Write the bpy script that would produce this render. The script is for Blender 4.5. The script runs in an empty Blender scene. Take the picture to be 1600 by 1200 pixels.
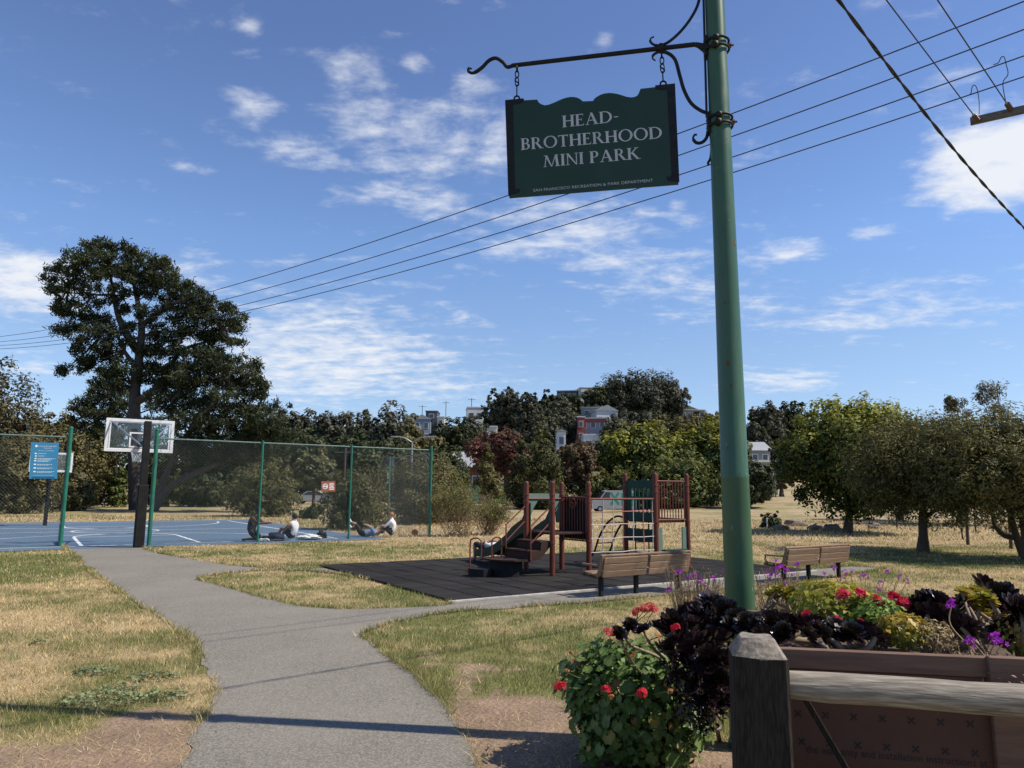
import bpy, bmesh, math, random
import numpy as np
from mathutils import Vector, Matrix

random.seed(7)
SC = bpy.context.scene
COL = SC.collection
R_ = math.radians

# ------------------------------------------------------------------ camera
F, CX, CY, HORIZON, EYE, ROLL = 1150.0, 800.0, 600.0, 768.0, 1.85, 0.007
PITCH = math.atan((HORIZON - CY) / F)
_fw = Vector((0, math.cos(PITCH), math.sin(PITCH)))
_u0 = Vector((0, -math.sin(PITCH), math.cos(PITCH)))
_x0 = Vector((1, 0, 0))
_c, _s = math.cos(ROLL), math.sin(ROLL)
CR = _x0 * _c + _u0 * _s
CU = _x0 * (-_s) + _u0 * _c
cam_data = bpy.data.cameras.new('camera')
cam_data.sensor_width = 36.0
cam_data.lens = F / 1600.0 * 36.0
cam_data.clip_start = 0.05
cam_data.clip_end = 12000
cam = bpy.data.objects.new('camera', cam_data)
COL.objects.link(cam)
M4 = Matrix((CR, CU, -_fw)).transposed().to_4x4()
M4.translation = (0, 0, EYE)
cam.matrix_world = M4
SC.camera = cam

def ray(px, py):
    return CR * ((px - CX) / F) + CU * ((CY - py) / F) + _fw
O_ = Vector((0, 0, EYE))
def G(px, py, z=0.0):
    d = ray(px, py)
    return O_ + d * ((z - EYE) / d.z)
def atY(px, py, Y):
    d = ray(px, py)
    return O_ + d * (Y / d.y)
def onplane(px, py, p0, n):
    d = ray(px, py)
    return O_ + d * ((p0 - O_).dot(n) / d.dot(n))

# ------------------------------------------------------------------ light
SUN_AZ, SUN_EL = 98.0, 50.0          # degrees clockwise from straight ahead (+Y), above the horizon
sd = Vector((math.sin(R_(SUN_AZ)) * math.cos(R_(SUN_EL)), math.cos(R_(SUN_AZ)) * math.cos(R_(SUN_EL)), math.sin(R_(SUN_EL))))
sun = bpy.data.lights.new('sun', 'SUN')
sun.energy = 5.0
sun.angle = R_(0.53)
sun.color = (1.0, 0.93, 0.82)
sun_o = bpy.data.objects.new('sun', sun)
COL.objects.link(sun_o)
sun_o.rotation_euler = sd.to_track_quat('Z', 'Y').to_euler()
sun_o.location = (30, 0, 40)
SC.view_settings.view_transform = 'Standard'
SC.view_settings.look = 'None'
SC.view_settings.gamma = 1.0
SC.view_settings.exposure = 0.28
SC.view_settings.use_curve_mapping = False

world = bpy.data.worlds.new('World')
SC.world = world
world.use_nodes = True
wt = world.node_tree
wt.nodes.clear()
def wn(t, **k):
    n = wt.nodes.new(t)
    for a, b in k.items():
        setattr(n, a, b)
    return n
def wl(a, b):
    wt.links.new(a, b)
def wmath(op, a, b=None, clamp=False):
    n = wn('ShaderNodeMath', operation=op, use_clamp=clamp)
    for i, v in enumerate((a, b)):
        if v is None:
            continue
        if isinstance(v, (int, float)):
            n.inputs[i].default_value = v
        else:
            wl(v, n.inputs[i])
    return n.outputs[0]
sky = wn('ShaderNodeTexSky', sky_type='NISHITA')
sky.sun_disc = False
sky.sun_elevation = R_(SUN_EL)
sky.sun_rotation = R_(SUN_AZ)
sky.air_density = 1.0
sky.dust_density = 0.0
sky.ozone_density = 1.2
tc = wn('ShaderNodeTexCoord')
nrm = wn('ShaderNodeVectorMath', operation='NORMALIZE')
wl(tc.outputs['Generated'], nrm.inputs[0])
sep = wn('ShaderNodeSeparateXYZ')
wl(nrm.outputs[0], sep.inputs[0])
den = wmath('ADD', wmath('MAXIMUM', sep.outputs[2], 0.0), 0.14)
qx = wmath('DIVIDE', sep.outputs[0], den)
qy = wmath('DIVIDE', sep.outputs[1], den)
q = wn('ShaderNodeCombineXYZ')
wl(qx, q.inputs[0]); wl(qy, q.inputs[1])
def qpt(px, py):
    d = ray(px, py).normalized()
    return d.x / (max(d.z, 0) + 0.14), d.y / (max(d.z, 0) + 0.14)
# cloud banks: where they stand in the sky (centre, far corner of the bank as seen from the park), strength
BANKS = [((30, 440), 170, 70, .30), ((560, 175), 70, 80, .17), ((480, 235), 90, 40, .17), ((395, 155), 50, 40, .17), ((392, 42), 25, 20, .16), ((650, 98), 25, 18, .14),
         ((700, 215), 120, 70, .18), ((760, 230), 70, 110, .15), ((650, 310), 110, 40, .20), ((900, 370), 190, 60, .20), ((1040, 430), 150, 50, .16), ((1380, 490), 220, 45, .17), ((1230, 390), 60, 40, .18),
         ((500, 565), 240, 90, .25), ((1560, 260), 130, 95, .42), ((1220, 595), 100, 22, .22), ((60, 575), 110, 30, .14), ((1500, 120), 60, 30, .12), ((945, 60), 20, 14, .14), ((600, 240), 70, 40, .15), ((1130, 480), 140, 40, .14), ((980, 400), 110, 40, .15), ((1450, 440), 80, 22, .15), ((1360, 365), 50, 14, .13), ((520, 300), 50, 22, .14), ((570, 210), 60, 40, .12), ((1060, 320), 22, 20, .16), ((660, 600), 160, 40, .16), ((300, 420), 60, 40, .16), ((300, 255), 40, 20, .13)]
bsum = None
for (c, rx, ry, amp) in BANKS:
    c0 = qpt(*c)
    cxp = qpt(c[0] + rx, c[1]); cyp = qpt(c[0], c[1] - ry); cym = qpt(c[0], c[1] + ry)
    ax = max(abs(cxp[0] - c0[0]), .02)
    ay = max(abs(cyp[1] - cym[1]) / 2, .02)
    # shear: banks follow the line of sight so they keep to their bearing
    s1 = wn('ShaderNodeVectorMath', operation='SUBTRACT'); wl(q.outputs[0], s1.inputs[0]); s1.inputs[1].default_value = (c0[0], c0[1], 0)
    mp = wn('ShaderNodeMapping', vector_type='POINT')
    wl(s1.outputs[0], mp.inputs[0])
    mp.inputs['Rotation'].default_value = (0, 0, math.atan2(c0[0], c0[1]))
    s2 = wn('ShaderNodeVectorMath', operation='MULTIPLY'); wl(mp.outputs[0], s2.inputs[0]); s2.inputs[1].default_value = (1 / ax, 1 / ay, 0)
    ln = wn('ShaderNodeVectorMath', operation='LENGTH'); wl(s2.outputs[0], ln.inputs[0])
    mr = wn('ShaderNodeMapRange', interpolation_type='SMOOTHSTEP'); wl(ln.outputs['Value'], mr.inputs[0])
    mr.inputs[1].default_value = 0.1; mr.inputs[2].default_value = 1.5; mr.inputs[3].default_value = amp * 1.05; mr.inputs[4].default_value = 0
    bsum = mr.outputs[0] if bsum is None else wmath('MAXIMUM', bsum, mr.outputs[0])
mpw = wn('ShaderNodeMapping'); wl(q.outputs[0], mpw.inputs[0])
mpw.inputs['Rotation'].default_value = (0, 0, R_(25)); mpw.inputs['Scale'].default_value = (1.0, 1.9, 1)
nz = wn('ShaderNodeTexNoise'); wl(mpw.outputs[0], nz.inputs['Vector'])
nz.inputs['Scale'].default_value = 4.6; nz.inputs['Detail'].default_value = 12; nz.inputs['Roughness'].default_value = .60; nz.inputs['Distortion'].default_value = .35
nz2 = wn('ShaderNodeTexNoise'); wl(q.outputs[0], nz2.inputs['Vector'])
nz2.inputs['Scale'].default_value = 14; nz2.inputs['Detail'].default_value = 9; nz2.inputs['Roughness'].default_value = .6
nmix = wmath('ADD', wmath('MULTIPLY', nz.outputs[0], .62), wmath('MULTIPLY', nz2.outputs[0], .38))
dens = wmath('ADD', nmix, bsum)
mrd = wn('ShaderNodeMapRange', interpolation_type='SMOOTHSTEP'); wl(dens, mrd.inputs[0])
mrd.inputs[1].default_value = .545; mrd.inputs[2].default_value = .90; mrd.inputs[3].default_value = 0; mrd.inputs[4].default_value = .93
mixc = wn('ShaderNodeMix', data_type='RGBA'); wl(mrd.outputs[0], mixc.inputs[0])
hsv = wn('ShaderNodeHueSaturation'); hsv.inputs['Saturation'].default_value = 1.0; hsv.inputs['Value'].default_value = 1.0
wl(sky.outputs[0], hsv.inputs['Color'])
hz_f = wn('ShaderNodeValToRGB'); wl(sep.outputs[2], hz_f.inputs[0])
_st = [(0.0, (.36, .42, .59)), (.10, (.46, .50, .62)), (.18, (.525, .555, .64)), (.32, (.55, .62, .75)), (.55, (.51, .54, .68))]
cr_ = hz_f.color_ramp
cr_.elements[0].position, cr_.elements[0].color = _st[0][0], (*_st[0][1], 1)
cr_.elements[1].position, cr_.elements[1].color = _st[-1][0], (*_st[-1][1], 1)
for _p, _c2 in _st[1:-1]:
    _e = cr_.elements.new(_p); _e.color = (*_c2, 1)
tnt = wn('ShaderNodeMix', data_type='RGBA', blend_type='MULTIPLY'); tnt.inputs[0].default_value = 1; wl(hz_f.outputs[0], tnt.inputs[6]); tnt.inputs[7].default_value = (2, 2, 2, 1)
mlt = wn('ShaderNodeMix', data_type='RGBA', blend_type='MULTIPLY'); mlt.inputs[0].default_value = 1; wl(hsv.outputs[0], mlt.inputs[6]); wl(tnt.outputs[2], mlt.inputs[7])
wl(mlt.outputs[2], mixc.inputs[6])
mixc.inputs[7].default_value = (8.0, 8.2, 8.6, 1)
bg = wn('ShaderNodeBackground'); wl(mixc.outputs[2], bg.inputs[0]); bg.inputs[1].default_value = .092
wo = wn('ShaderNodeOutputWorld'); wl(bg.outputs[0], wo.inputs[0])
world.cycles.sampling_method = 'MANUAL'
world.cycles.sample_map_resolution = 512

# ------------------------------------------------------------------ helpers
def link(o, parent=None):
    COL.objects.link(o)
    if parent is not None:
        o.parent = parent
    return o
def tag(o, label=None, cat=None, group=None, kind=None):
    if label: o['label'] = label
    if cat: o['category'] = cat
    if group: o['group'] = group
    if kind: o['kind'] = kind
    return o
def thing(name, label, cat, loc=(0, 0, 0), rz=0.0, group=None):
    o = bpy.data.objects.new(name, None)
    o.empty_display_size = .1
    link(o)
    o.location = loc
    o.rotation_euler = (0, 0, rz)
    return tag(o, label, cat, group)

class MB:
    def __init__(s):
        s.v = []; s.f = []; s.m = []
        s.mi = 0
    def face(s, *ix):
        s.f.append(ix); s.m.append(s.mi)
    def add(s, vs, fs):
        b = len(s.v)
        s.v.extend([tuple(v) for v in vs])
        for f in fs:
            s.f.append(tuple(b + i for i in f)); s.m.append(s.mi)
    def box(s, c, size, rot=None, bev=0.0):
        hx, hy, hz = size[0] / 2, size[1] / 2, size[2] / 2
        c = Vector(c)
        if bev <= 0:
            vs = [Vector((x, y, z)) for x in (-hx, hx) for y in (-hy, hy) for z in (-hz, hz)]
            fs = [(0, 1, 3, 2), (4, 6, 7, 5), (0, 4, 5, 1), (2, 3, 7, 6), (0, 2, 6, 4), (1, 5, 7, 3)]
        else:
            b = min(bev, hx * .9, hy * .9, hz * .9)
            vs = []; idx = {}
            for sx in (-1, 1):
                for sy in (-1, 1):
                    for sz in (-1, 1):
                        for k in range(3):
                            p = [sx * (hx - b), sy * (hy - b), sz * (hz - b)]
                            p[k] = (sx * hx, sy * hy, sz * hz)[k]
                            idx[(sx, sy, sz, k)] = len(vs); vs.append(Vector(p))
            fs = []
            def q(*a): fs.append(tuple(idx[t] for t in a))
            for sg in (-1, 1):
                o4 = [(-1, -1), (1, -1), (1, 1), (-1, 1)]
                if sg < 0: o4 = o4[::-1]
                q(*[(a, b_, sg, 2) for a, b_ in o4])
                q(*[(sg, a, b_, 0) for a, b_ in o4])
                q(*[(b_, sg, a, 1) for a, b_ in o4])
            for a in (-1, 1):
                for b_ in (-1, 1):
                    e = [(a, b_, -1, 0), (a, b_, -1, 1), (a, b_, 1, 1), (a, b_, 1, 0)]
                    q(*(e if a * b_ > 0 else e[::-1]))
                    e = [(a, -1, b_, 0), (a, -1, b_, 2), (a, 1, b_, 2), (a, 1, b_, 0)]
                    q(*(e[::-1] if a * b_ > 0 else e))
                    e = [(-1, a, b_, 1), (-1, a, b_, 2), (1, a, b_, 2), (1, a, b_, 1)]
                    q(*(e if a * b_ > 0 else e[::-1]))
                    for c_ in (-1, 1):
                        e = [(a, b_, c_, 0), (a, b_, c_, 1), (a, b_, c_, 2)]
                        q(*(e if a * b_ * c_ > 0 else e[::-1]))
        if rot is not None:
            vs = [rot @ v for v in vs]
        s.add([v + c for v in vs], fs)
        return s
    def beam(s, a, b, w, h, up=(0, 0, 1), bev=0.0):
        a, b = Vector(a), Vector(b)
        d = (b - a); L = d.length; d.normalize()
        up = Vector(up)
        if abs(d.dot(up)) > .99: up = Vector((0, 1, 0))
        y = up.cross(d).normalized(); z = d.cross(y)
        rot = Matrix((d, y, z)).transposed()
        return s.box((a + b) / 2, (L, w, h), rot, bev)
    def tube(s, pts, r, n=8, caps=True, closed=False):
        pts = [Vector(p) for p in pts]
        k = len(pts)
        rs = r if isinstance(r, (list, tuple)) else [r] * k
        base = len(s.v)
        prev = None
        for i, p in enumerate(pts):
            if closed:
                t = pts[(i + 1) % k] - pts[i - 1]
            else:
                t = pts[min(i + 1, k - 1)] - pts[max(i - 1, 0)]
            if t.length < 1e-9: t = Vector((0, 0, 1))
            t.normalize()
            if prev is None:
                a = Vector((0, 0, 1)) if abs(t.z) < .9 else Vector((1, 0, 0))
                nx = t.cross(a).normalized()
            else:
                nx = (prev - t * prev.dot(t))
                nx = nx.normalized() if nx.length > 1e-6 else t.orthogonal().normalized()
            prev = nx
            ny = t.cross(nx)
            for j in range(n):
                an = 2 * math.pi * j / n
                s.v.append(tuple(p + (nx * math.cos(an) + ny * math.sin(an)) * rs[i]))
        for i in range(k if closed else k - 1):
            i2 = (i + 1) % k
            for j in range(n):
                j2 = (j + 1) % n
                s.face(base + i * n + j, base + i * n + j2, base + i2 * n + j2, base + i2 * n + j)
        if caps and not closed:
            s.face(*[base + j for j in range(n)][::-1])
            s.face(*[base + (k - 1) * n + j for j in range(n)])
        return s
    def cyl(s, a, b, r, n=12, r2=None):
        return s.tube([a, b], [r, r if r2 is None else r2], n)
    def lathe(s, prof, c=(0, 0, 0), n=16, cap=True):
        base = len(s.v)
        for (r, z) in prof:
            for j in range(n):
                an = 2 * math.pi * j / n
                s.v.append((c[0] + r * math.cos(an), c[1] + r * math.sin(an), c[2] + z))
        for i in range(len(prof) - 1):
            for j in range(n):
                j2 = (j + 1) % n
                s.face(base + i * n + j, base + i * n + j2, base + (i + 1) * n + j2, base + (i + 1) * n + j)
        if cap:
            s.face(*[base + j for j in range(n)][::-1])
            s.face(*[base + (len(prof) - 1) * n + j for j in range(n)])
        return s
    def sphere(s, c, r, n=12, m=8):
        r3 = r if isinstance(r, (tuple, list)) else (r, r, r)
        base = len(s.v)
        for i in range(1, m):
            th = math.pi * i / m
            for j in range(n):
                an = 2 * math.pi * j / n
                s.v.append((c[0] + r3[0] * math.sin(th) * math.cos(an), c[1] + r3[1] * math.sin(th) * math.sin(an), c[2] + r3[2] * math.cos(th)))
        t = len(s.v); s.v.append((c[0], c[1], c[2] + r3[2])); s.v.append((c[0], c[1], c[2] - r3[2]))
        for j in range(n):
            j2 = (j + 1) % n
            s.face(t, base + j, base + j2)
            for i in range(m - 2):
                s.face(base + i * n + j, base + (i + 1) * n + j, base + (i + 1) * n + j2, base + i * n + j2)
            s.face(t + 1, base + (m - 2) * n + j2, base + (m - 2) * n + j)
        return s
    def prism(s, outline, p0, ex, ey, ez, depth):
        """outline (a,b) in the plane p0 + a*ex + b*ey, thickened by depth along ez (both ways half)."""
        p0, ex, ey, ez = Vector(p0), Vector(ex), Vector(ey), Vector(ez)
        n = len(outline); base = len(s.v)
        for sg in (-.5, .5):
            for a, b in outline:
                s.v.append(tuple(p0 + ex * a + ey * b + ez * (depth * sg)))
        s.face(*[base + i for i in range(n)][::-1]); s.face(*[base + n + i for i in range(n)])
        for i in range(n):
            j = (i + 1) % n
            s.face(base + i, base + j, base + n + j, base + n + i)
        return s
    def mesh(s, name, mats, smooth=None):
        me = bpy.data.meshes.new(name)
        me.from_pydata(s.v, [], s.f)
        if not isinstance(mats, (list, tuple)): mats = [mats]
        for m in mats: me.materials.append(m)
        if len(mats) > 1:
            me.polygons.foreach_set('material_index', s.m)
        if smooth is not None:
            me.shade_smooth()
            me.set_sharp_from_angle(angle=R_(smooth))
        me.update()
        return me
    def build(s, name, mats, parent=None, smooth=None):
        me = s.mesh(name, mats, smooth)
        return link(bpy.data.objects.new(name, me), parent)

def copy_tree(o, parent=None):
    c = o.copy()
    COL.objects.link(c)
    if parent is not None: c.parent = parent
    for ch in list(o.children):
        copy_tree(ch, c)
    return c

# ------------------------------------------------------------------ noise (numpy)
_tab = np.random.RandomState(3).rand(256, 256)
def vnoise(x, y, s=0):
    x = np.asarray(x, float) + s * 17.3; y = np.asarray(y, float) + s * 9.7
    xi = np.floor(x).astype(int); yi = np.floor(y).astype(int)
    fx = x - xi; fy = y - yi
    fx = fx * fx * (3 - 2 * fx); fy = fy * fy * (3 - 2 * fy)
    a = _tab[xi & 255, yi & 255]; b = _tab[(xi + 1) & 255, yi & 255]
    c = _tab[xi & 255, (yi + 1) & 255]; d = _tab[(xi + 1) & 255, (yi + 1) & 255]
    return (a * (1 - fx) + b * fx) * (1 - fy) + (c * (1 - fx) + d * fx) * fy
def fbm(x, y, o=4, s=0):
    t = 0; a = .5; n = 0
    for i in range(o):
        t = t + a * vnoise(x * 2 ** i, y * 2 ** i, s + i); n += a; a *= .5
    return t / n
def sstep(a, b, x):
    t = np.clip((x - a) / (b - a), 0, 1)
    return t * t * (3 - 2 * t)

# ------------------------------------------------------------------ materials
def nodes(m):
    m.use_nodes = True
    nt = m.node_tree
    nt.nodes.clear()
    return nt
def pm(name, col, col2=None, scale=4.0, rough=.7, metal=0.0, bump=0.0, bscale=60.0, spec=.4, stretch=(1, 1, 1), var=0.0, detail=6, lo=.35, hi=.65, coords='Object', speck=None, speck_scale=400, rough2=None):
    """procedural surface: two-tone noise, optional speckle, bump and per-object brightness variation"""
    m = bpy.data.materials.new(name)
    nt = nodes(m)
    N = nt.nodes.new; L = nt.links.new
    out = N('ShaderNodeOutputMaterial'); b = N('ShaderNodeBsdfPrincipled')
    L(b.outputs[0], out.inputs[0])
    b.inputs['Roughness'].default_value = rough
    b.inputs['Metallic'].default_value = metal
    b.inputs['Specular IOR Level'].default_value = spec
    tcn = N('ShaderNodeTexCoord'); mp = N('ShaderNodeMapping')
    L(tcn.outputs[coords], mp.inputs[0]); mp.inputs['Scale'].default_value = stretch
    if col2 is None:
        col2 = tuple(c * .82 for c in col)
    nz = N('ShaderNodeTexNoise'); L(mp.outputs[0], nz.inputs['Vector'])
    nz.inputs['Scale'].default_value = scale; nz.inputs['Detail'].default_value = detail; nz.inputs['Roughness'].default_value = .6
    mr = N('ShaderNodeMapRange'); L(nz.outputs[0], mr.inputs[0]); mr.inputs[1].default_value = lo; mr.inputs[2].default_value = hi
    mx = N('ShaderNodeMix'); mx.data_type = 'RGBA'; L(mr.outputs[0], mx.inputs[0])
    mx.inputs[6].default_value = (*col, 1); mx.inputs[7].default_value = (*col2, 1)
    c = mx.outputs[2]
    if rough2 is not None:
        mr2 = N('ShaderNodeMapRange'); L(nz.outputs[0], mr2.inputs[0]); mr2.inputs[1].default_value = lo; mr2.inputs[2].default_value = hi
        mr2.inputs[3].default_value = rough; mr2.inputs[4].default_value = rough2
        L(mr2.outputs[0], b.inputs['Roughness'])
    if speck:
        n2 = N('ShaderNodeTexNoise'); L(mp.outputs[0], n2.inputs['Vector']); n2.inputs['Scale'].default_value = speck_scale; n2.inputs['Detail'].default_value = 3
        m2 = N('ShaderNodeMapRange'); L(n2.outputs[0], m2.inputs[0]); m2.inputs[1].default_value = .4; m2.inputs[2].default_value = .66
        x2 = N('ShaderNodeMix'); x2.data_type = 'RGBA'; L(m2.outputs[0], x2.inputs[0]); L(c, x2.inputs[6]); x2.inputs[7].default_value = (*speck, 1)
        c = x2.outputs[2]
    if var:
        oi = N('ShaderNodeObjectInfo')
        v = N('ShaderNodeMapRange'); L(oi.outputs['Random'], v.inputs[0]); v.inputs[3].default_value = 1 - var; v.inputs[4].default_value = 1 + var
        hs = N('ShaderNodeHueSaturation'); L(c, hs.inputs['Color']); L(v.outputs[0], hs.inputs['Value'])
        c = hs.outputs[0]
    L(c, b.inputs['Base Color'])
    if bump:
        n3 = N('ShaderNodeTexNoise'); L(mp.outputs[0], n3.inputs['Vector']); n3.inputs['Scale'].default_value = bscale; n3.inputs['Detail'].default_value = 5
        bp = N('ShaderNodeBump'); L(n3.outputs[0], bp.inputs['Height']); bp.inputs['Strength'].default_value = min(1, bump); bp.inputs['Distance'].default_value = .01
        L(bp.outputs[0], b.inputs['Normal'])
    return m
def attr_mat(name, rough=.6, trans=.3, spec=.3, tint=(1, 1, 1), gloss_noise=False):
    """leaf / blade material: the leaf's own colour comes from the colour attribute; some light passes through"""
    m = bpy.data.materials.new(name)
    nt = nodes(m)
    N = nt.nodes.new; L = nt.links.new
    out = N('ShaderNodeOutputMaterial'); b = N('ShaderNodeBsdfPrincipled'); t = N('ShaderNodeBsdfTranslucent'); mx = N('ShaderNodeMixShader')
    at = N('ShaderNodeAttribute'); at.attribute_name = 'Col'
    oi = N('ShaderNodeObjectInfo'); v = N('ShaderNodeMapRange'); L(oi.outputs['Random'], v.inputs[0]); v.inputs[3].default_value = .9; v.inputs[4].default_value = 1.1
    hs = N('ShaderNodeHueSaturation'); L(at.outputs['Color'], hs.inputs['Color']); L(v.outputs[0], hs.inputs['Value'])
    L(hs.outputs[0], b.inputs['Base Color']); L(hs.outputs[0], t.inputs['Color'])
    b.inputs['Roughness'].default_value = rough; b.inputs['Specular IOR Level'].default_value = spec
    mx.inputs[0].default_value = trans
    L(b.outputs[0], mx.inputs[1]); L(t.outputs[0], mx.inputs[2]); L(mx.outputs[0], out.inputs[0])
    return m
def ground_mat(name):
    m = bpy.data.materials.new(name)
    nt = nodes(m)
    N = nt.nodes.new; L = nt.links.new
    out = N('ShaderNodeOutputMaterial'); b = N('ShaderNodeBsdfPrincipled'); L(b.outputs[0], out.inputs[0])
    b.inputs['Roughness'].default_value = .95; b.inputs['Specular IOR Level'].default_value = .1
    at = N('ShaderNodeAttribute'); at.attribute_name = 'Col'
    tcn = N('ShaderNodeTexCoord')
    n1 = N('ShaderNodeTexNoise'); L(tcn.outputs['Object'], n1.inputs['Vector']); n1.inputs['Scale'].default_value = 22; n1.inputs['Detail'].default_value = 8; n1.inputs['Roughness'].default_value = .7
    mr = N('ShaderNodeMapRange'); L(n1.outputs[0], mr.inputs[0]); mr.inputs[1].default_value = .3; mr.inputs[2].default_value = .7; mr.inputs[3].default_value = .68; mr.inputs[4].default_value = 1.3
    n2 = N('ShaderNodeTexNoise'); L(tcn.outputs['Object'], n2.inputs['Vector']); n2.inputs['Scale'].default_value = 2.3; n2.inputs['Detail'].default_value = 6
    mr2 = N('ShaderNodeMapRange'); L(n2.outputs[0], mr2.inputs[0]); mr2.inputs[1].default_value = .3; mr2.inputs[2].default_value = .7; mr2.inputs[3].default_value = .85; mr2.inputs[4].default_value = 1.15
    mu = N('ShaderNodeMath'); mu.operation = 'MULTIPLY'; L(mr.outputs[0], mu.inputs[0]); L(mr2.outputs[0], mu.inputs[1])
    hs = N('ShaderNodeHueSaturation'); L(at.outputs['Color'], hs.inputs['Color']); L(mu.outputs[0], hs.inputs['Value'])
    L(hs.outputs[0], b.inputs['Base Color'])
    n3 = N('ShaderNodeTexNoise'); L(tcn.outputs['Object'], n3.inputs['Vector']); n3.inputs['Scale'].default_value = 30; n3.inputs['Detail'].default_value = 6
    bp = N('ShaderNodeBump'); L(n3.outputs[0], bp.inputs['Height']); bp.inputs['Strength'].default_value = .8; bp.inputs['Distance'].default_value = .03
    L(bp.outputs[0], b.inputs['Normal'])
    return m
def glass_mat(name, col=(.9, .95, .95)):
    m = bpy.data.materials.new(name)
    nt = nodes(m)
    N = nt.nodes.new; L = nt.links.new
    out = N('ShaderNodeOutputMaterial'); tr = N('ShaderNodeBsdfTransparent'); gl = N('ShaderNodeBsdfGlossy'); mx = N('ShaderNodeMixShader'); df = N('ShaderNodeBsdfDiffuse'); mx2 = N('ShaderNodeMixShader')
    tr.inputs[0].default_value = (*col, 1); gl.inputs['Roughness'].default_value = .08; df.inputs[0].default_value = (.5, .52, .55, 1)
    mx.inputs[0].default_value = .05; mx2.inputs[0].default_value = .03
    L(tr.outputs[0], mx.inputs[1]); L(gl.outputs[0], mx.inputs[2]); L(mx.outputs[0], mx2.inputs[1]); L(df.outputs[0], mx2.inputs[2]); L(mx2.outputs[0], out.inputs[0])
    return m

MT = {}
MT['ground'] = ground_mat('dry_lawn')
MT['blade'] = attr_mat('grass_blade', .7, .3, .15)
MT['leaf'] = attr_mat('leaf', .6, .24, .22)
MT['needle'] = attr_mat('needle', .6, .12, .25)
MT['gloss_leaf'] = attr_mat('glossy_leaf', .48, .30, .35)
MT['dark_leaf'] = attr_mat('dark_leaf', .26, .05, .55)
MT['petal'] = attr_mat('petal', .6, .35, .2)
MT['asphalt'] = pm('asphalt', (.182, .163, .133), (.128, .115, .095), scale=.7, rough=.9, bump=.6, bscale=170, spec=.25, speck=(.275, .248, .205), speck_scale=62)
MT['rubber'] = pm('rubber_tile', (.016, .0145, .014), (.027, .025, .0235), scale=1.2, rough=.95, bump=.35, bscale=130, spec=.08, var=.2, speck=(.034, .031, .029), speck_scale=70)
MT['rubber_base'] = pm('rubber_joint', (.012, .012, .012), rough=.95)
MT['concrete'] = pm('concrete', (.42, .39, .35), (.33, .31, .28), scale=6, rough=.9, bump=.3, bscale=120)
MT['court'] = pm('court_blue', (.090, .140, .195), (.072, .115, .165), scale=.55, rough=.85, spec=.2, bump=.15, bscale=200, speck=(.105, .155, .21), speck_scale=9)
MT['paint'] = pm('white_line_paint', (.70, .70, .68), (.5, .52, .54), scale=3, rough=.8)
MT['pole'] = pm('green_pole_paint', (.032, .092, .043), (.052, .104, .062), scale=6.0, rough=.36, spec=.5, stretch=(1.6, 1.6, .35), lo=.52, hi=.66, speck=(.040, .10, .052), speck_scale=14, rough2=.5)
MT['rust'] = pm('rust_patch', (.16, .07, .03), (.10, .05, .03), scale=20, rough=.9)
MT['chip'] = pm('scuffed_paint', (.10, .17, .115), (.07, .13, .085), scale=30, rough=.7)
MT['iron'] = pm('black_iron', (.008, .008, .009), (.016, .015, .014), scale=12, rough=.55, spec=.25, bump=.2, bscale=40)
MT['steel'] = pm('galvanised_steel', (.42, .43, .44), (.33, .34, .35), scale=12, rough=.45, metal=.7)
MT['sign_green'] = pm('sign_green', (.015, .045, .022), (.012, .037, .018), scale=4, rough=.45, spec=.4)
MT['letter'] = pm('sign_letter_silver', (.50, .52, .52), (.42, .44, .44), scale=9, rough=.6)
MT['sign_blue'] = pm('sign_blue', (.03, .20, .36), (.03, .18, .33), scale=3, rough=.5)
MT['sign_blue_dark'] = pm('sign_blue_dark', (.015, .09, .18), rough=.5)
MT['sign_white'] = pm('sign_white', (.8, .8, .8), rough=.6)
MT['sign_brown'] = pm('sign_brown', (.27, .085, .05), (.24, .075, .045), scale=4, rough=.6)
MT['fence_green'] = pm('fence_green_paint', (.015, .145, .092), (.012, .11, .07), scale=7, rough=.5, spec=.4)
MT['wire'] = pm('chain_link_wire', (.15, .18, .17), (.11, .14, .13), scale=5, rough=.6, metal=.2)
MT['rail_green'] = pm('fence_rail_grey_green', (.13, .20, .17), (.10, .15, .13), scale=6, rough=.6)
MT['cable'] = pm('cable_black', (.02, .02, .022), (.035, .033, .03), scale=9, rough=.7)
MT['black'] = pm('black_pad', (.012, .012, .012), (.02, .019, .019), scale=5, rough=.75, spec=.15)
MT['white_metal'] = pm('white_frame', (.72, .72, .72), (.6, .6, .6), scale=5, rough=.5)
MT['net'] = pm('white_net', (.75, .75, .74), rough=.9)
MT['orange'] = pm('orange_paint', (.5, .11, .03), rough=.5)
MT['board_glass'] = glass_mat('clear_backboard')
MT['brown_post'] = pm('playground_brown', (.135, .034, .018), (.105, .028, .016), scale=6, rough=.5, spec=.3)
MT['brown_bar'] = pm('playground_brown_bar', (.17, .042, .027), (.13, .034, .022), scale=8, rough=.5)
MT['deck_brown'] = pm('playground_deck_brown', (.048, .026, .02), (.035, .02, .016), scale=8, rough=.8, spec=.15)
MT['slide_green'] = pm('slide_dark_green_plastic', (.004, .030, .021), (.0035, .024, .017), scale=4, rough=.5, spec=.25)
MT['play_green'] = pm('playground_green_plastic', (.006, .055, .038), (.005, .042, .03), scale=4, rough=.55, spec=.25)
MT['play_pale_green'] = pm('playground_pale_green', (.13, .19, .145), (.11, .16, .125), scale=4, rough=.55)
MT['rope_red'] = pm('rope_red', (.42, .07, .06), (.5, .22, .2), scale=40, rough=.9)
MT['rope_white'] = pm('rope_white', (.55, .5, .46), (.45, .36, .33), scale=40, rough=.9)
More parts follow.
